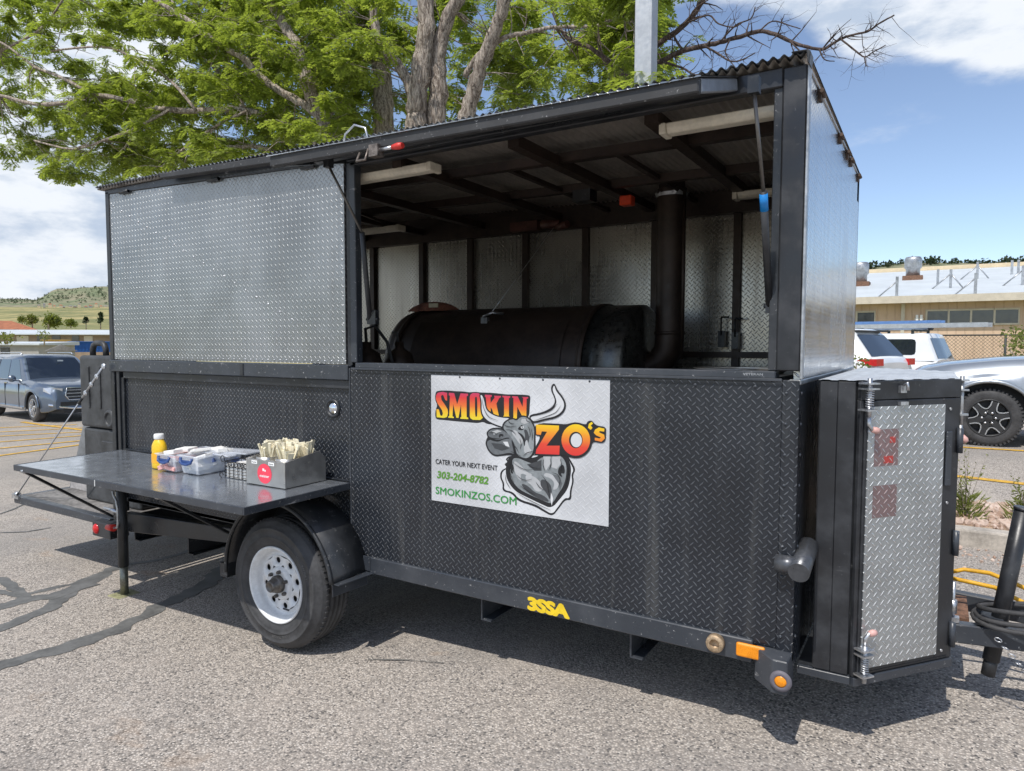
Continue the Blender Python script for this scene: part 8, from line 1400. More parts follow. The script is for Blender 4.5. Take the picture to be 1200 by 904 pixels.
def tote(x0, x1, y0, y1, h, label, fill, packs, seed):
    t = thing('plastic_tote', label, 'storage tote', ((x0+x1)/2, (y0+y1)/2, TZ), group=None)
    random.seed(seed); m = MB(); i = .018; w = .003
    def ring(a, z): return [(x0+a, y0+a, z), (x1-a, y0+a, z), (x1-a, y1-a, z), (x0+a, y1-a, z)]
    rs = [ring(i, TZ+.002), ring(0, TZ+h), ring(-.008, TZ+h+.001), ring(-.008, TZ+h+.008), ring(w+.002, TZ+h+.008), ring(w+.001, TZ+h-.004), ring(i+w, TZ+.006)]
    for r in rs: m.v += r
    for a in range(len(rs)-1):
        for k in range(4): k2 = (k+1) % 4; m.f.append((a*4+k, a*4+k2, (a+1)*4+k2, (a+1)*4+k)); m.sm.append(False)
    m.f += [(3, 2, 1, 0), tuple(24+k for k in range(4))]; m.sm += [False]*2
    P(m, 'box', clearplast, t, bevel=.003)
    hx = (x0+x1)/2; hn = MB(); hn.tube([(hx-.055, y0-.008, TZ+h-.005), (hx-.05, y0-.016, TZ+h-.030), (hx-.02, y0-.020, TZ+h-.040), (hx+.02, y0-.020, TZ+h-.040), (hx+.05, y0-.016, TZ+h-.030), (hx+.055, y0-.008, TZ+h-.005)], .0085, 8)
    hn.box(hx-.05, hx+.05, y0-.014, y0-.008, TZ+h-.038, TZ+h-.018); P(hn, 'handle', blueh, t)
    for k in range(packs):
        m_ = random.choice(fill); a = random.uniform(-.5, .5); cx_ = random.uniform(x0+.05, x1-.05); cy_ = random.uniform(y0+.035, y1-.05); z_ = TZ+.008+(h+.005)*k/packs
        d = Vector((math.cos(a)*.045, math.sin(a)*.045, random.uniform(-.01, .02)))
        P(MB().beam(Vector((cx_, cy_, z_+.015))-d, Vector((cx_, cy_, z_+.018))+d, random.uniform(.06, .11), random.uniform(.016, .03)), 'packet', m_, t, bevel=.003)
    return t
tote(-3.60, -3.41, -.352, .0-.02, .10, 'clear plastic tote of pink packets with blue handle next to the mustard bottle', [pink, pink, napkin], 13, 1)
tote(-3.40, -3.215, -.336, -.03, .105, 'clear plastic tote heaped with white and blue packets beside the wire basket', [napkin, napkin, bluepack], 18, 2)
lid = thing('tote_cover', 'cloudy plastic tote lid tilted over the white and blue packets', 'lid', (-3.25, -.16, .93))
P(MB().beam((-3.42, -.10, .925), (-3.05, -.06, .93), .15, .012).beam((-3.36, -.2, .935), (-3.12, -.17, .918), .07, .01), 'lid_sheet', clearplast, lid, bevel=.004)
fm = thing('clear_film_bag', 'crumpled blue-tinted plastic bag resting against the tote by the black panel', 'plastic bag', (-3.1, -.09, TZ))
m = MB(); m.grid(lambda u, v: (-3.19+.25*u, -.16+.12*v, TZ+.003+.10*(math.sin(PI*u)**.5)*(math.sin(PI*v)**.5)*(.8+.4*noise.noise(Vector((u*5, v*5, 2))))), 18, 12); P(m, 'bag', clearplast, fm); P(MB().box(-3.15, -3.02, -.13, -.07, TZ+.003, TZ+.06), 'bag_contents', bluepack, fm, bevel=.01)
bk = thing('wire_basket', 'small black scrolled wire basket of white sachets left of the stainless condiment box', 'basket', (-2.95, -.24, TZ))
m = MB(); bx0, bx1, by0, by1 = -3.045, -2.855, -.275, -.165
for z in (.012, .03, .048, .066): m.tube([(bx0, by0, TZ+z), (bx1, by0, TZ+z), (bx1, by1, TZ+z), (bx0, by1, TZ+z)], .0022, 5, closed=True)
for x in [bx0+i*(bx1-bx0)/5 for i in range(6)]:
    for y in (by0, by1): m.cyl((x, y, TZ), (x, y, TZ+.095), .0022, 5)
for i in range(7):
    cx_ = bx0+.013+i*(bx1-bx0-.026)/6; m.tube([(cx_+.013*math.cos(t*PI/5), by0, TZ+.082+.013*math.sin(t*PI/5)) for t in range(10)], .002, 5, closed=True)
m.tube([(bx0, by0, TZ+.097), (bx1, by0, TZ+.097), (bx1, by1, TZ+.097), (bx0, by1, TZ+.097)], .003, 5, closed=True)
m.tube([(bx0-.0, by0, TZ+.09)]+[(bx0-.02+.018*math.cos(1+t*.6), by0, TZ+.11+.018*math.sin(1+t*.6)) for t in range(8)], .0025, 5)
m.tube([(bx0-.02+.016*math.cos(t*.6), by0-.01, TZ+.016+.014*math.sin(t*.6)) for t in range(9)], .003, 5)
P(m, 'wire_frame', ink, bk)
for k in range(11): P(MB().box(bx0+.006+k*.0165, bx0+.006+k*.0165+.013, by0+.006, by1-.006, TZ+.003, TZ+.082+random.uniform(-.006, .012)), 'sachet', napkin, bk, bevel=.002)
cb_ = thing('condiment_box', 'stainless steel sloped condiment box with round red sticker and wrapped cutlery', 'condiment box', (-2.64, -.14, TZ))
X0, X1, Y0, Y1 = -2.80, -2.485, -.318, .0-.03; z0 = TZ+.004
m = MB(); q = [(Y0, z0), (Y0, TZ+.142), (Y1-.05, TZ+.178), (Y1, TZ+.135), (Y1, z0)]
w = .003
for xa, xb in ((X0, X0+w), (X1-w, X1)): m.prism([(y, z) for y, z in q], xa, xb, 'x')
m.box(X0+w, X1-w, Y0, Y0+w, z0, TZ+.142); m.box(X0+w, X1-w, Y1-w, Y1, z0, TZ+.135); m.box(X0+w, X1-w, Y0+w, Y1-w, z0, z0+w); m.box(X0+w, X1-w, Y0+w, Y1-w, TZ+.09, TZ+.093)
m.box(X0+w, X1-w, Y0+w, Y0+.02, TZ+.139, TZ+.142); m.box((X0+X1)/2-.002, (X0+X1)/2+.002, Y0+.02, Y1-w, TZ+.093, TZ+.140)
P(m, 'steel_box', stainless, cb_, fix=True, bevel=.0012)
for x in (X0+.02, X1-.02):
    for y in (Y0+.02, Y1-.02): P(MB().cyl((x, y, TZ), (x, y, z0), .01, 8), 'rubber_foot', rubber, cb_)
ds = MB(); ds.v = [((X0+X1)/2-.005+.058*math.cos(t*2*PI/40), Y0-.0008, TZ+.070+.054*math.sin(t*2*PI/40)) for t in range(40)]; ds.f = [tuple(range(40))]; ds.sm = [False]
st = P(ds, 'red_sticker', redstick, cb_)
if st.data.polygons[0].normal.y > 0: st.data.flip_normals()
P(place_text('meister', .076, .014, ((X0+X1)/2-.043, Y0-.0014, TZ+.050), (1, 0, 0), (0, 0, 1), .02), 'sticker_lettering', white_plastic, st)
P(MB().box((X0+X1)/2-.020, (X0+X1)/2-.006, Y0-.0016, Y0-.0010, TZ+.084, TZ+.098).box((X0+X1)/2-.004, (X0+X1)/2+.006, Y0-.0016, Y0-.0010, TZ+.082, TZ+.092), 'sticker_emblem', white_plastic, st)
for x, tx in ((X0+.048, 'Forks'), (X0+.186, 'Knives')):
    lb = P(MB().box(x, x+.046, Y0-.0014, Y0-.0004, TZ+.118, TZ+.136), 'name_label', white_plastic, cb_)
    P(place_text(tx, .032, .007, (x+.006, Y0-.0018, TZ+.1235), (1, 0, 0), (0, 0, 1), .02), 'label_lettering', ink, lb)
# round cups holding wrapped cutlery
random.seed(12)
for cx_, cy_, n in ((X0+.075, Y0+.085, 34), (X1-.095, Y0+.095, 34), (X0+.10, Y0+.215, 30), (X1-.09, Y0+.22, 30)):
    cup = P(MB().lathe([(.050, .093), (.060, .150), (.063, .150), (.053, .093)], (cx_, cy_, TZ), 'z', 24), 'cutlery_cup', stainless, cb_)
    m = MB()
    for k in range(n):
        a = random.uniform(0, 6.28); r = random.uniform(0, .045); tilt = Vector((math.cos(a)*r*.9+random.gauss(0, .012), math.sin(a)*r*.9+random.gauss(0, .012), .12)).normalized()
        b = Vector((cx_+r*math.cos(a)*.6, cy_+r*math.sin(a)*.6, TZ+.10)); L = random.uniform(.085, .14); s = tilt.cross(rv()).normalized()*random.uniform(.009, .016)
        e = b+tilt*L; m.add([b-s, b+s, e+s*1.3+rv()*.004, e-s*1.3+rv()*.004, b-s+tilt.cross(s)*.3, b+s+tilt.cross(s)*.3, e+s*1.2+tilt.cross(s)*.5, e-s*1.2+tilt.cross(s)*.4], [(0,1,2,3), (7,6,5,4), (0,4,5,1), (1,5,6,2), (2,6,7,3), (3,7,4,0)])
    o = P(m, 'wrapped_cutlery', cream, cup); o['kind'] = 'stuff'

# ================================================================== BEHIND THE TRAILER
ws = thing('portable_sink', 'tall black moulded plastic portable wash station standing on the rear platform', 'portable sink', (-5.5, .7, .287))
m = MB(); wx0, wx1, wy0, wy1 = -5.62, -4.80, .22, .75
P(MB().box(wx0, wx1, wy0, wy1, .90, 1.49), 'upper_tank', blackplast, ws, bevel=.025, seg=3)
P(MB().box(wx0+.015, wx1-.0, wy0+.012, wy1, .287, .892), 'lower_tank', blackplast, ws, bevel=.02, seg=3)
P(MB().tube([(-5.55, .30, 1.485), (-5.55, .30, 1.54), (-5.53, .30, 1.575), (-5.49, .30, 1.59), (-5.41, .30, 1.59), (-5.37, .30, 1.575), (-5.35, .30, 1.54), (-5.35, .30, 1.485)], .024, 10), 'carry_handle', blackplast, ws)
P(MB().lathe([(.045, -.0), (.05, -.012), (.065, -.012), (.075, 0.0)], (-5.18, wy0-.001, .985), 'y', 20).lathe([(.0005, -.001), (.045, -.001)], (-5.18, wy0-.001, .985), 'y', 20), 'moulded_grip', blackplast, ws)
for x in (-5.47, -5.30, -5.02, -4.88): P(MB().box(x-.012, x+.012, wy0-.010, wy0+.001, 1.06, 1.40), 'moulded_rib', blackplast, ws, bevel=.004)
P(MB().box(-5.32, -5.08, wy0-.0, wy0+.014, .55, .80), 'recess_panel', blackplast, ws, bevel=.01)
P(MB().lathe([(.001, -.01), (.055, -.01), (.06, .0), (.06, .02)], (-5.05, wy0+.01, .38), 'y', 16), 'drain_boss', ink, ws)
gp_ = thing('grey_wedge_panel', 'tall grey sheet-metal wedge leaning beside the black wash station', 'metal panel', (-5.9, .5, .287))
P(MB().prism([(-6.22, .287), (-5.64, .287), (-5.64, 1.20), (-5.80, 1.20)], .40, .43, 'y'), 'sheet', greypanel, gp_, bevel=.004)
m = MB()
for x, z in ((-5.70, 1.1), (-5.70, .8), (-5.70, .5), (-6.05, .45)): m.lathe([(.0005, -.006), (.008, -.004), (.009, 0)], (x, .399, z), 'y', 8)
for q in islands(m): P(q, 'bolt', zinc, gp_)
P(MB().prism([(-6.19, .288), (-5.78, .288), (-5.80, .40), (-5.95, .50), (-6.12, .47)], .392, .3985, 'y'), 'white_scuff', plain('pale_scuffed_paint', (.40, .38, .37), .7, 0, .2, 12), gp_)
# ================================================================== VEHICLES
def interp(L, x):
    if x <= L[0][0]: return L[0][1]
    for (a, b), (c, d) in zip(L, L[1:]):
        if x <= c: u = (x-a)/(c-a); return b+(d-b)*u
    return L[-1][1]
def vehicle(name, label, cat, loc, rotz, paint, S):
    """local axes: x forward from the rear bumper, y to the left, z up"""
    t = thing(name, label, cat, loc, rotz, local=True)
    L, W = S['L'], S['W']; R, xr, xf = S['R'], S['xr'], S['xf']; AR = R+S.get('arch', .07)
    top = S['top']; zs = S['sill']
    xs = sorted(set([round(L*i/90, 4) for i in range(91)]+[xf-AR, xf+AR, xr-AR, xr+AR]+[c+AR*math.cos(PI*k/16) for c in (xf, xr) for k in range(17)]))
    xs = [x for i, x in enumerate(xs) if i == 0 or x-xs[i-1] > .008]
    def hw(x):
        e = min(1, max(0, (L-x)/.75)); f = min(1, max(0, x/.45))
        return W/2*(1-S.get('nose', .16)*(1-e)**2.2)*(1-S.get('tail', .08)*(1-f)**2.2)
    m = MB(); rings = []
    for x in xs:
        w = hw(x); zb = zs
        if x > L-.35: zb = zs+.10*((x-L+.35)/.35)**2
        if x < .35: zb = zs+.14*((.35-x)/.35)**2
        for c in (xf, xr):
            if abs(x-c) < AR: zb = max(zb, R+math.sqrt(max(0, AR*AR-(x-c)**2)))
        zt = interp(top, x); sh = zt-S.get('shoulder', .10)
        zb = min(zb, sh-.06); h = sh-zb
        fl_ = 0
        for c in (xf, xr):
            if abs(x-c) < AR+.10: fl_ = max(fl_, 1-(abs(x-c)/(AR+.10))**6)
        fo_ = S.get('flare', .02)*fl_
        half = [(w-.02+fo_, zb), (w+fo_, zb+.03), (w+fo_*.9, zb+h*.35), (w+.004+fo_*.3, zb+h*.62), (w-.012, sh-.03), (w-.035, sh), (w-.10, zt-.025), (w-.22, zt-.004), (w*.45, zt+S.get('crown', .02)*.7), (0, zt+S.get('crown', .02))]
        rings.append([(x, y, z) for y, z in half]+[(x, -y, z) for y, z in reversed(half[:-1])])
    n = len(rings[0])
    for r in rings: m.v += r
    for i in range(len(rings)-1):
        for k in range(n-1): m.f.append((i*n+k, (i+1)*n+k, (i+1)*n+k+1, i*n+k+1)); m.sm.append(True)
    for i in (0, len(rings)-1): 
        m.f.append(tuple(i*n+k for k in (range(n) if i == 0 else reversed(range(n))))); m.sm.append(False)
    body = m.build('body', paint, t, fix=True)
    u = MB(); u.box(.15, L-.2, -W/2+.26, W/2-.26, zs-.02, min(z for _, z in top)-.12)
    for sd in (1, -1):
        for c in (xf, xr): 
            pl = [(c+AR*1.0*math.cos(PI*k/14), R+AR*1.0*math.sin(PI*k/14)) for k in range(15)]+[(c-AR, zs), (c+AR, zs)]
            u.prism(pl, sd*(W/2-.27), sd*(W/2-.25), 'y')
            for k in range(14):
                a, b = PI*k/14, PI*(k+1)/14
                u.add([(c+AR*math.cos(a), sd*(W/2-.26), R+AR*math.sin(a)), (c+AR*math.cos(b), sd*(W/2-.26), R+AR*math.sin(b)), (c+AR*math.cos(b), sd*(W/2-.015), R+AR*math.sin(b)), (c+AR*math.cos(a), sd*(W/2-.015), R+AR*math.sin(a))], [(0, 1, 2, 3)])
    u.build('underbody', darkplast, t)
    # wheel-arch trim
    for sd in (1, -1):
        for c in (xf, xr):
            a_ = MB(); pts = [(c+(AR+.012)*math.cos(PI*k/20-.12+.24*k/20), sd*(hw(c)+S.get('flare', .02)-.004), R+(AR+.012)*math.sin(PI*k/20)) for k in range(21)]
            a_.tube(pts, S.get('trim', .022), 6); a_.build('wheel_arch_trim', S.get('trimmat', paint), t)
    # greenhouse
    gh = S.get('cabin')
    cabs = [gh]+([S['cabin2']] if 'cabin2' in S else [])
    for ci, g in enumerate(cabs):
        b0, r0, r1, b1, zb, zr = g['b0'], g['r0'], g['r1'], g['b1'], g['zb'], g['zr']; wb, wr = W/2-.09, W/2-g.get('tum', .24)
        N = 16; c = MB(); RR = []
        for i in range(N+1):
            v = i/N; z = zb+(zr-zb)*v; w = wb+(wr-wb)*v; 
            if v > .85: w -= .08*((v-.85)/.15)**2
            xa = b0+(r0-b0)*v; xb = b1+(r1-b1)*v; k = .10
            RR.append([(xa, -w+k, z), (xa+k*.7, -w, z), (xb-k*.7, -w, z), (xb, -w+k, z), (xb+.02*(1-v), 0, z), (xb, w-k, z), (xb-k*.7, w, z), (xa+k*.7, w, z), (xa, w-k, z), (xa-.02, 0, z)])
        zc = [(x, y, zr+.028) for x, y, z in RR[-1]]; xm = (r0+r1)/2
        zc = [(xm+(x-xm)*.92, y*.86, zr+.032) for x, y, z in RR[-1]]
        RR.append(zc); nn = len(RR[0])
        for r in RR: c.v += r
        for i in range(len(RR)-1):
            for k in range(nn): k2 = (k+1) % nn; c.f.append((i*nn+k, i*nn+k2, (i+1)*nn+k2, (i+1)*nn+k)); c.sm.append(True)
        c.f.append(tuple((len(RR)-1)*nn+k for k in range(nn))); c.sm.append(True)
        cab = c.build('cabin' if ci == 0 else 'topper', paint, t, fix=True)
        # glass, proud by a few millimetres
        def side_pt(sd, x, v): 
            w = wb+(wr-wb)*v; return Vector((x, sd*(w+.006), zb+(zr-zb)*v))
        for sd in (1, -1):
            for (xa0, xa1, xb1, xb0) in g['side']:      # bottom rear x, top rear x, top front x, bottom front x
                v0, v1 = g.get('v0', .06), g.get('v1', .86); q = MB(); pts = []
                cs = [side_pt(sd, xa0, v0), side_pt(sd, xb0, v0), side_pt(sd, xb1, v1), side_pt(sd, xa1, v1)]; rc = g.get('rc', .05)
                for i in range(4):
                    p, a, b = cs[i], cs[i-1], cs[(i+1) % 4]; da = (a-p).normalized(); db = (b-p).normalized()
                    for u_ in (0, .5, 1): pts.append(p+da*rc*(1-u_)**2+db*rc*u_**2)
                q.add(pts+[p+Vector((0, -sd*.02, 0)) for p in pts], [tuple(range(12)) if sd == -1 else tuple(reversed(range(12)))]+[(i, i+12, (i+1) % 12+12, (i+1) % 12) for i in range(12)])
                q.build('side_window', carglass, t, fix=True)
        for nm_, end, key in (('windscreen', 1, 'ws'), ('rear_window', 0, 'rw')):
            if not g.get(key, True): continue
            q = MB(); v0, v1 = (.08, .93) if end else g.get('rwv', (.10, .86)); ww = g.get('rww', 1.)
            def ep(y, v):
                xa = b0+(r0-b0)*v; xb = b1+(r1-b1)*v
                w = (wb+(wr-wb)*v)-.10
                return Vector(((xb+.022*(1-v)*(1-abs(y))+.012) if end else (xa-.02*(1-abs(y))-.012), y*w*(1 if end else ww), zb+(zr-zb)*v))
            q.grid(lambda a, b: ep(-1+2*a, v0+(v1-v0)*b), 8, 4); q.build(nm_, carglass, t, fix=False)
    # wheels
    for sd in (1, -1):
        for c in (xr, xf):
            yo = sd*(W/2-.015+S.get('wout', 0)); w = MB(); wd = .24
            pr = [(R*.62, .01), (R*.70, -.004), (R*.84, -.008), (R*.93, .006), (R*.985, .03), (R, .05), (R, wd-.05), (R*.93, wd), (R*.6, wd)]
            w.lathe([(r, -sd*h) for r, h in pr], (c, yo, R), 'y', 48)
            wo = w.build('wheel', rubber, t, fix=True)
            if S.get('knobs'):
                kb = MB()
                for k in range(48):
                    a = 2*PI*k/48; cc = Vector((c+R*math.cos(a), yo-sd*.045, R+R*math.sin(a))); tgv = Vector((-math.sin(a), 0, math.cos(a))); rd = Vector((math.cos(a), 0, math.sin(a)))
                    kb.beam(cc-rd*.03-tgv*0, cc+rd*.008, R*.07, .07, (0, 1, 0))
                ko = kb.build('tread_blocks', rubber, wo); ko['kind'] = 'stuff'
            rm = MB(); rm.lathe([(r, -sd*h) for r, h in [(R*.66, -.002), (R*.64, -.008), (R*.61, .0), (R*.59, .02), (R*.57, .08)]], (c, yo, R), 'y', 40); rm.build('rim', S.get('rimmat', alloy), wo, fix=True)
            bd = MB().lathe([(.0005, -sd*.09), (R*.6, -sd*.09)], (c, yo, R), 'y', 24).build('brake_disc', darkplast, wo)
            sp = MB(); ns = S.get('spokes', 5); r_in, r_out = R*.14, R*.60
            def pt(r, a, h=0): return Vector((c+r*math.cos(a), yo+sd*(.002-h), R+r*math.sin(a)))
            if S.get('hexrim'):
                for k in range(6):
                    a = 2*PI*k/6+.3; hx = [(.58, -.42), (.40, -.36), (.27, -.0), (.40, .36), (.58, .42)]
                    hx = [(.60, -.36), (.44, -.30), (.34, -.12), (.34, .12), (.44, .30), (.60, .36)]
                    for (q1, a1_), (q2, a2_) in zip(hx, hx[1:]):
                        sp.beam(pt(R*q1, a+a1_), pt(R*q2, a+a2_), R*.035, .02, (0, 1, 0))
                for k in range(6):
                    a = 2*PI*k/6+.3+PI/6; sp2 = None
                s1 = sp.build('spoke_edges', alloy, wo)
                s2 = MB()
                for k in range(6): 
                    a = 2*PI*k/6+.3+PI/6; s2.beam(pt(R*.12, a, .012), pt(R*.60, a, .012), R*.20, .03, (0, 1, 0))
                s2.lathe([(.0005, sd*.0), (R*.30, -sd*.004), (R*.32, -sd*.03)], (c, yo, R), 'y', 24); s2.build('spokes', darkplast, wo)
                nb = MB()
                for k in range(6): a = 2*PI*k/6; nb.lathe([(.0005, sd*.012), (.016, sd*.01), (.018, -sd*.01)], pt(R*.2, a), 'y', 6)
                nb_ = [q.build('lug_nut', alloy, wo) for q in islands(nb)]
            else:
                for k in range(ns): 
                    for q in ((-.09, .09) if S.get('twin') else (0,)):
                        a = 2*PI*k/ns+.2; sp.beam(pt(r_in, a+q*.5), pt(r_out, a+q), R*(.07 if S.get('twin') else .15), .03, (0, 1, 0))
                sp.lathe([(.0005, sd*.006), (R*.16, sd*.002), (R*.18, -sd*.03)], (c, yo, R), 'y', 20); sp.build('spokes', alloy, wo)
    for nm_, mat_, fn in S.get('parts', ()): 
        o = fn(t, hw, L, W)
        if not isinstance(o, MB): continue
        if nm_ == 'mirror':
            h_ = len(o.v)//2
            for lo in (0, h_):
                q = MB(); q.v = o.v[lo:lo+h_]; sel = [(f, s) for f, s in zip(o.f, o.sm) if lo <= f[0] < lo+h_]; q.f = [tuple(i-lo for i in f) for f, _ in sel]; q.sm = [s for _, s in sel]; q.build(nm_, mat_, t)
        elif nm_ in ('tail_light', 'headlight', 'door_handle', 'grille_slats', 'running_board', 'roof_rail', 'fender_vent', 'fender_vent_trim', 'window_trim'):
            for q in islands(o): q.build(nm_.replace('slats', 'slat'), mat_, t)
        else: o.build(nm_, mat_, t, bevel=S.get('pb', 0))
    # door seams
    ds_ = MB()
    for x in S.get('seams', ()):
        for sd in (1, -1): 
            zt = interp(top, x)-.10; ds_.box(x-.006, x+.006, sd*(hw(x)-.02), sd*(hw(x)+.0085), zs+.08, zt-.02)
    for q in (islands(ds_) if ds_.v else ()): q.build('door_seam', darkplast, t)
    return t
def mirror_part(t, hw, L, W, x=None, z=None): pass
def bxs(*B):
    def f(t, hw, L, W):
        m = MB()
        for b in B: m.box(*b)
        return m
    return f
def both(fnn):
    def f(t, hw, L, W):
        m = MB()
        for sd in (1, -1): fnn(m, sd, hw, L, W)
        return m
    return f
def mirrors(x, z):
    def g(m, sd, hw, L, W):
        m.lathe([(.0005, -.05), (.08, -.045), (.10, 0), (.09, .06), (.0005, .09)], (x, sd*(W/2+.10), z), 'x', 12); m.beam((x, sd*(W/2-.08), z-.07), (x, sd*(W/2+.06), z-.05), .06, .03)
    return both(g)
def handles(xs, z):
    def g(m, sd, hw, L, W):
        for x in xs: m.box(x-.09, x+.09, sd*(hw(x)-.0), sd*(hw(x)+.028), z-.012, z+.012)
    return both(g)

# silver pickup on the right, seen from its left-front wheel back; it faces -x
sil = dict(L=5.4, W=1.98, R=.395, xr=1.15, xf=4.42, sill=.42, arch=.10, flare=.055, nose=.22, crown=.03, shoulder=.16, trim=.028, trimmat=paint_silver, hexrim=True, rimmat=darkplast, knobs=True, wout=.03,
  top=[(0, 1.10), (1.9, 1.10), (1.95, 1.16), (3.6, 1.18), (3.75, 1.235), (4.3, 1.20), (4.9, 1.13), (5.2, 1.07), (5.33, 1.0), (5.40, .90)],
  cabin=dict(b0=1.75, r0=1.95, r1=3.1, b1=3.85, zb=1.10, zr=1.80, side=[(1.95, 2.05, 2.50, 2.62), (2.72, 2.60, 3.02, 3.50)]), seams=(1.75, 2.66, 3.55),
  parts=[('grille', darkplast, bxs((5.30, 5.405, -.55, .55, .68, .92))), ('bumper', darkplast, bxs((5.22, 5.44, -.86, .86, .42, .62))),
   ('headlight', headl, both(lambda m, sd, hw, L, W: m.box(5.06, 5.36, sd*.56, sd*(hw(5.2)-.02), .82, .94))),
   ('fender_vent', darkplast, both(lambda m, sd, hw, L, W: m.prism([(3.92, 1.02), (3.66, 1.03), (3.60, .86), (3.78, .78), (3.90, .88)], sd*(hw(3.8)-.03), sd*(hw(3.8)+.012), 'y'))),
   ('fender_vent_trim', chrome, both(lambda m, sd, hw, L, W: m.tube([(3.60, sd*(hw(3.8)+.012), .86), (3.78, sd*(hw(3.8)+.012), .78), (3.92, sd*(hw(3.8)+.012), .89), (3.935, sd*(hw(3.8)+.012), 1.03), (3.66, sd*(hw(3.8)+.012), 1.04)], .010, 6))),
   ('mirror', darkplast, mirrors(3.45, 1.28)), ('door_handle', darkplast, handles((2.0, 2.9), 1.0)),
   ('tail_light', red_lens, both(lambda m, sd, hw, L, W: m.box(-.01, .10, sd*.80, sd*.96, .75, 1.05)))])
vehicle('parked_pickup', 'silver pickup with chunky tyre and black honeycomb wheel parked beside the toolbox', 'pickup', (1.086+4.42, 8.765+.96, .2), PI, paint_silver, sil)

# white SUV, tail towards us
suvw = dict(L=4.82, W=1.92, R=.37, xr=1.02, xf=3.93, sill=.30, flare=.02, nose=.2, tail=.14, shoulder=.10,
  top=[(0, 1.02), (.06, 1.13), (.2, 1.17), (3.3, 1.12), (3.6, 1.06), (4.5, .95), (4.82, .75)],
  cabin=dict(b0=.12, r0=.62, r1=2.75, b1=3.55, zb=1.11, zr=1.72, tum=.26, side=[(.55, .85, 1.35, 1.30), (1.40, 1.42, 2.15, 2.25), (2.33, 2.22, 2.72, 3.2)], rwv=(.10, .84)), seams=(1.38, 2.28, 3.25), spokes=5,
  parts=[('tail_light', red_lens, both(lambda m, sd, hw, L, W: m.prism([(-.02, .98), (-.015, 1.12), (.32, 1.11), (.42, 1.06), (.25, .99)], sd*.60, sd*(hw(.15)+.012), 'y'))),
   ('rear_bumper', darkplast, bxs((-.03, .3, -.85, .85, .33, .55))), ('licence_plate', white_plastic, bxs((-.025, -.005, -.26, .26, .72, .86))),
   ('roof_rail', darkplast, both(lambda m, sd, hw, L, W: m.tube([(.9, sd*.66, 1.73), (1.0, sd*.66, 1.77), (2.5, sd*.66, 1.79), (2.65, sd*.66, 1.74)], .018, 6))),
   ('spoiler', darkplast, bxs((.50, .80, -.60, .60, 1.685, 1.715))), ('wiper', darkplast, lambda t, hw, L, W: MB().beam((.17, 0, 1.14), (.24, .35, 1.20), .02, .02)),
   ('mirror', paint_white, mirrors(3.1, 1.12)), ('door_handle', paint_white, handles((1.6, 2.5), .98))])
# pickup with canopy and ladders
topk = dict(L=5.6, W=1.98, R=.39, xr=1.2, xf=4.6, sill=.42, flare=.03, nose=.18, tail=.04, shoulder=.12,
  top=[(0, 1.20), (3.9, 1.20), (4.3, 1.17), (5.2, 1.10), (5.6, .95)],
  cabin=dict(b0=1.95, r0=2.15, r1=3.45, b1=4.15, zb=1.16, zr=1.86, side=[(2.1, 2.2, 2.75, 2.8), (2.9, 2.85, 3.4, 3.8)], rw=False),
  cabin2=dict(b0=.02, r0=.30, r1=1.93, b1=1.95, zb=1.18, zr=1.87, tum=.20, side=[(.50, .52, 1.75, 1.75)], v0=.22, v1=.82, rc=.09, ws=False, rwv=(.10, .86), rww=.86), seams=(1.95, 2.84, 3.85),
  parts=[('tail_light', red_lens, both(lambda m, sd, hw, L, W: m.box(-.01, .08, sd*.82, sd*.955, .78, 1.10))), ('rear_bumper', chrome, bxs((-.16, .02, -.85, .85, .46, .62))),
   ('tailgate_handle', darkplast, bxs((-.012, .0, -.12, .12, 1.02, 1.08))), ('mirror', paint_white, mirrors(3.75, 1.30)), ('door_handle', darkplast, handles((2.3, 3.2), 1.08)),
   ('roof_rack', fencem, lambda t, hw, L, W: MB().cyl((.65, -.70, 1.98), (.65, .70, 1.98), .025, 8).cyl((1.65, -.70, 1.98), (1.65, .70, 1.98), .025, 8).cyl((2.9, -.66, 2.0), (2.9, .66, 2.0), .025, 8).box(.62, .68, -.68, -.62, 1.86, 1.98).box(.62, .68, .62, .68, 1.86, 1.98).box(1.62, 1.68, -.68, -.62, 1.86, 1.98).box(1.62, 1.68, .62, .68, 1.86, 1.98).box(2.87, 2.93, -.64, -.58, 1.86, 2.0).box(2.87, 2.93, .58, .64, 1.86, 2.0))])
vehicle('parked_suv', 'white SUV seen from its rear corner with red tail light, behind the toolbox', 'SUV', (-.27, 13.7, .2), math.radians(160), paint_white, suvw)
TOPLOC, TOPROT = (.70, 18.7, .02), math.radians(165)
vehicle('parked_pickup', 'white pickup with windowed canopy and roof rack of ladders near the fence', 'pickup', TOPLOC, TOPROT, paint_white, topk)
# ladders on the canopy roof (lying on the rack: things of their own)
def ladder(name, label, L, w, z, y, railmat, x0=-.6, group=None):
    t = thing(name, label, 'ladder', TOPLOC, TOPROT, local=True)
    for s in (-1, 1): MB().box(x0, x0+L, y+s*w/2-.015, y+s*w/2+.015, z-.055, z+.055).build('rail', railmat, t)
    k = x0+.15
    while k < x0+L-.1: MB().cyl((k, y-w/2, z), (k, y+w/2, z), .017, 6).build('rung', aluminium, t); k += .30
ladder('extension_ladder', 'aluminium extension ladder lying along the white pickup roof rack', 4.6, .44, 2.10, .38, aluminium, x0=-1.0)
ladder('extension_ladder_upper' if False else 'step_ladder', 'blue-railed ladder strapped to the white pickup rack with a yellow foot end', 3.7, .40, 2.20, -.25, blue_label if False else plain('blue_fibreglass', (.12, .24, .50), .5, 0, .1, 5), x0=.2)
cd = thing('conduit_tube', 'grey carrier tube with dark end cap on the white pickup roof rack', 'tube', TOPLOC, TOPROT, local=True)
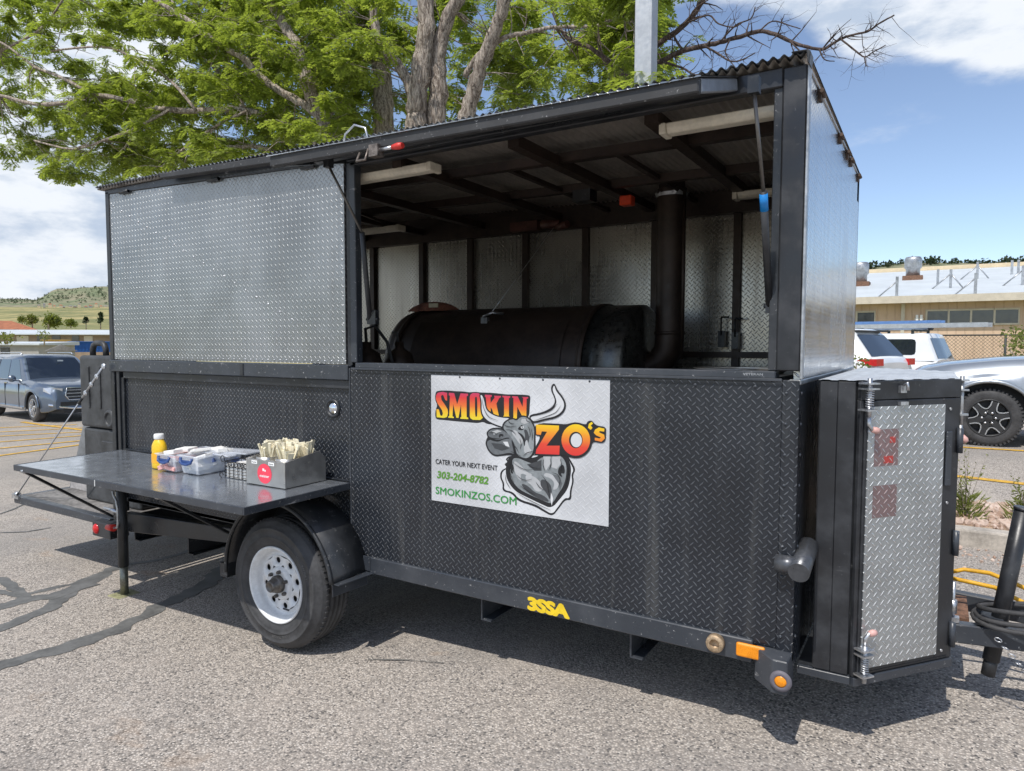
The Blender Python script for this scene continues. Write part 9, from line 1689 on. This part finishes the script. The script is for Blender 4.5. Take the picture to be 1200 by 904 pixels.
MB().cyl((.6, -.58, 2.08), (3.6, -.58, 2.08), .07, 14).build('tube', plain('grey_blue_pvc', (.40, .48, .58), .5, 0, .1, 4), cd); MB().cyl((.52, -.58, 2.08), (.62, -.58, 2.08), .085, 14).build('end_cap', darkplast, cd); MB().cyl((3.6, -.58, 2.08), (3.75, -.58, 2.08), .08, 14).build('yellow_end_cap', yellowletter, cd)

# slate SUV on the left, nose towards us
sl_ = dict(L=5.1, W=1.98, R=.385, xr=1.12, xf=4.22, sill=.28, flare=.02, nose=.26, tail=.12, shoulder=.13, crown=.035, twin=True, spokes=5,
  top=[(0, 1.02), (.1, 1.12), (3.45, 1.14), (3.6, 1.15), (4.2, 1.11), (4.8, 1.03), (4.98, .97), (5.07, .86), (5.1, .78)],
  cabin=dict(b0=.10, r0=.50, r1=2.75, b1=3.62, zb=1.08, zr=1.78, tum=.27, side=[(.35, .62, 1.25, 1.15), (1.30, 1.34, 2.08, 2.20), (2.28, 2.16, 2.70, 3.22)]), seams=(1.26, 2.24, 3.28),
  parts=[('grille', darkplast, lambda t, hw, L, W: MB().prism([(-.42, .62), (.42, .62), (.50, .74), (.46, .94), (-.46, .94), (-.50, .74)], 4.90, 5.115, 'x')),
   ('grille_surround', chrome, lambda t, hw, L, W: MB().tube([(5.115, -.42, .62), (5.115, .42, .62), (5.115, .50, .74), (5.10, .46, .94), (5.10, -.46, .94), (5.115, -.50, .74)], .016, 6, closed=True)),
   ('grille_slats', chrome, bxs((5.10, 5.13, -.47, .47, .69, .72), (5.10, 5.13, -.47, .47, .78, .81), (5.09, 5.12, -.46, .46, .87, .90))),
   ('grille_emblem', chrome, lambda t, hw, L, W: MB().lathe([(.085, .135-.02), (.10, .135), (.115, .135-.02)], (5.0, 0, .79), 'x', 24)),
   ('headlight', headl, both(lambda m, sd, hw, L, W: m.add([(5.05, sd*.55, .78), (5.07, sd*.55, .93), (4.97, sd*.78, .95), (4.80, sd*(hw(4.8)+.01), .95), (4.80, sd*(hw(4.8)+.012), .86), (4.98, sd*.82, .78), (4.7, sd*.5, .78), (4.7, sd*.5, .94)], [(0, 1, 2, 5), (5, 2, 3, 4), (1, 7, 3, 2), (0, 5, 4, 6)] if sd < 0 else [(5, 2, 1, 0), (4, 3, 2, 5), (2, 3, 7, 1), (6, 4, 5, 0)]))),
   ('front_bumper', darkplast, lambda t, hw, L, W: MB().prism([(4.9, -.80), (5.10, -.55), (5.13, 0), (5.10, .55), (4.9, .80)], .26, .42, 'z')),
   ('bumper_trim', chrome, lambda t, hw, L, W: MB().tube([(4.96, -.86, .50), (5.08, -.62, .44), (5.14, -.35, .40), (5.15, 0, .39), (5.14, .35, .40), (5.08, .62, .44), (4.96, .86, .50)], .035, 8)),
   ('lower_intake', darkplast, bxs((4.9, 5.112, -.62, .62, .46, .57))), ('running_board', chrome, both(lambda m, sd, hw, L, W: m.box(1.7, 3.65, sd*.92, sd*1.04, .34, .38))),
   ('roof_rail', alloy, both(lambda m, sd, hw, L, W: m.tube([(.7, sd*.66, 1.81), (.8, sd*.66, 1.86), (2.5, sd*.66, 1.87), (2.65, sd*.66, 1.82)], .018, 6))),
   ('mirror', paint_slate, mirrors(3.12, 1.16)), ('door_handle', chrome, handles((1.45, 2.4), 1.02)),
   ('windscreen_sticker', white_plastic, bxs((3.02, 3.03, .1, .25, 1.62, 1.66))), ('window_trim', chrome, both(lambda m, sd, hw, L, W: m.tube([(.35, sd*.905, 1.11), (1.8, sd*.905, 1.115), (3.3, sd*.905, 1.11)], .010, 5)))])
vehicle('parked_suv', 'dark slate-grey SUV with chrome grille facing the trailer across the lot on the left', 'SUV', (-24.6, 7.69, -.54), math.radians(-5), paint_slate, sl_)
random.seed(1)
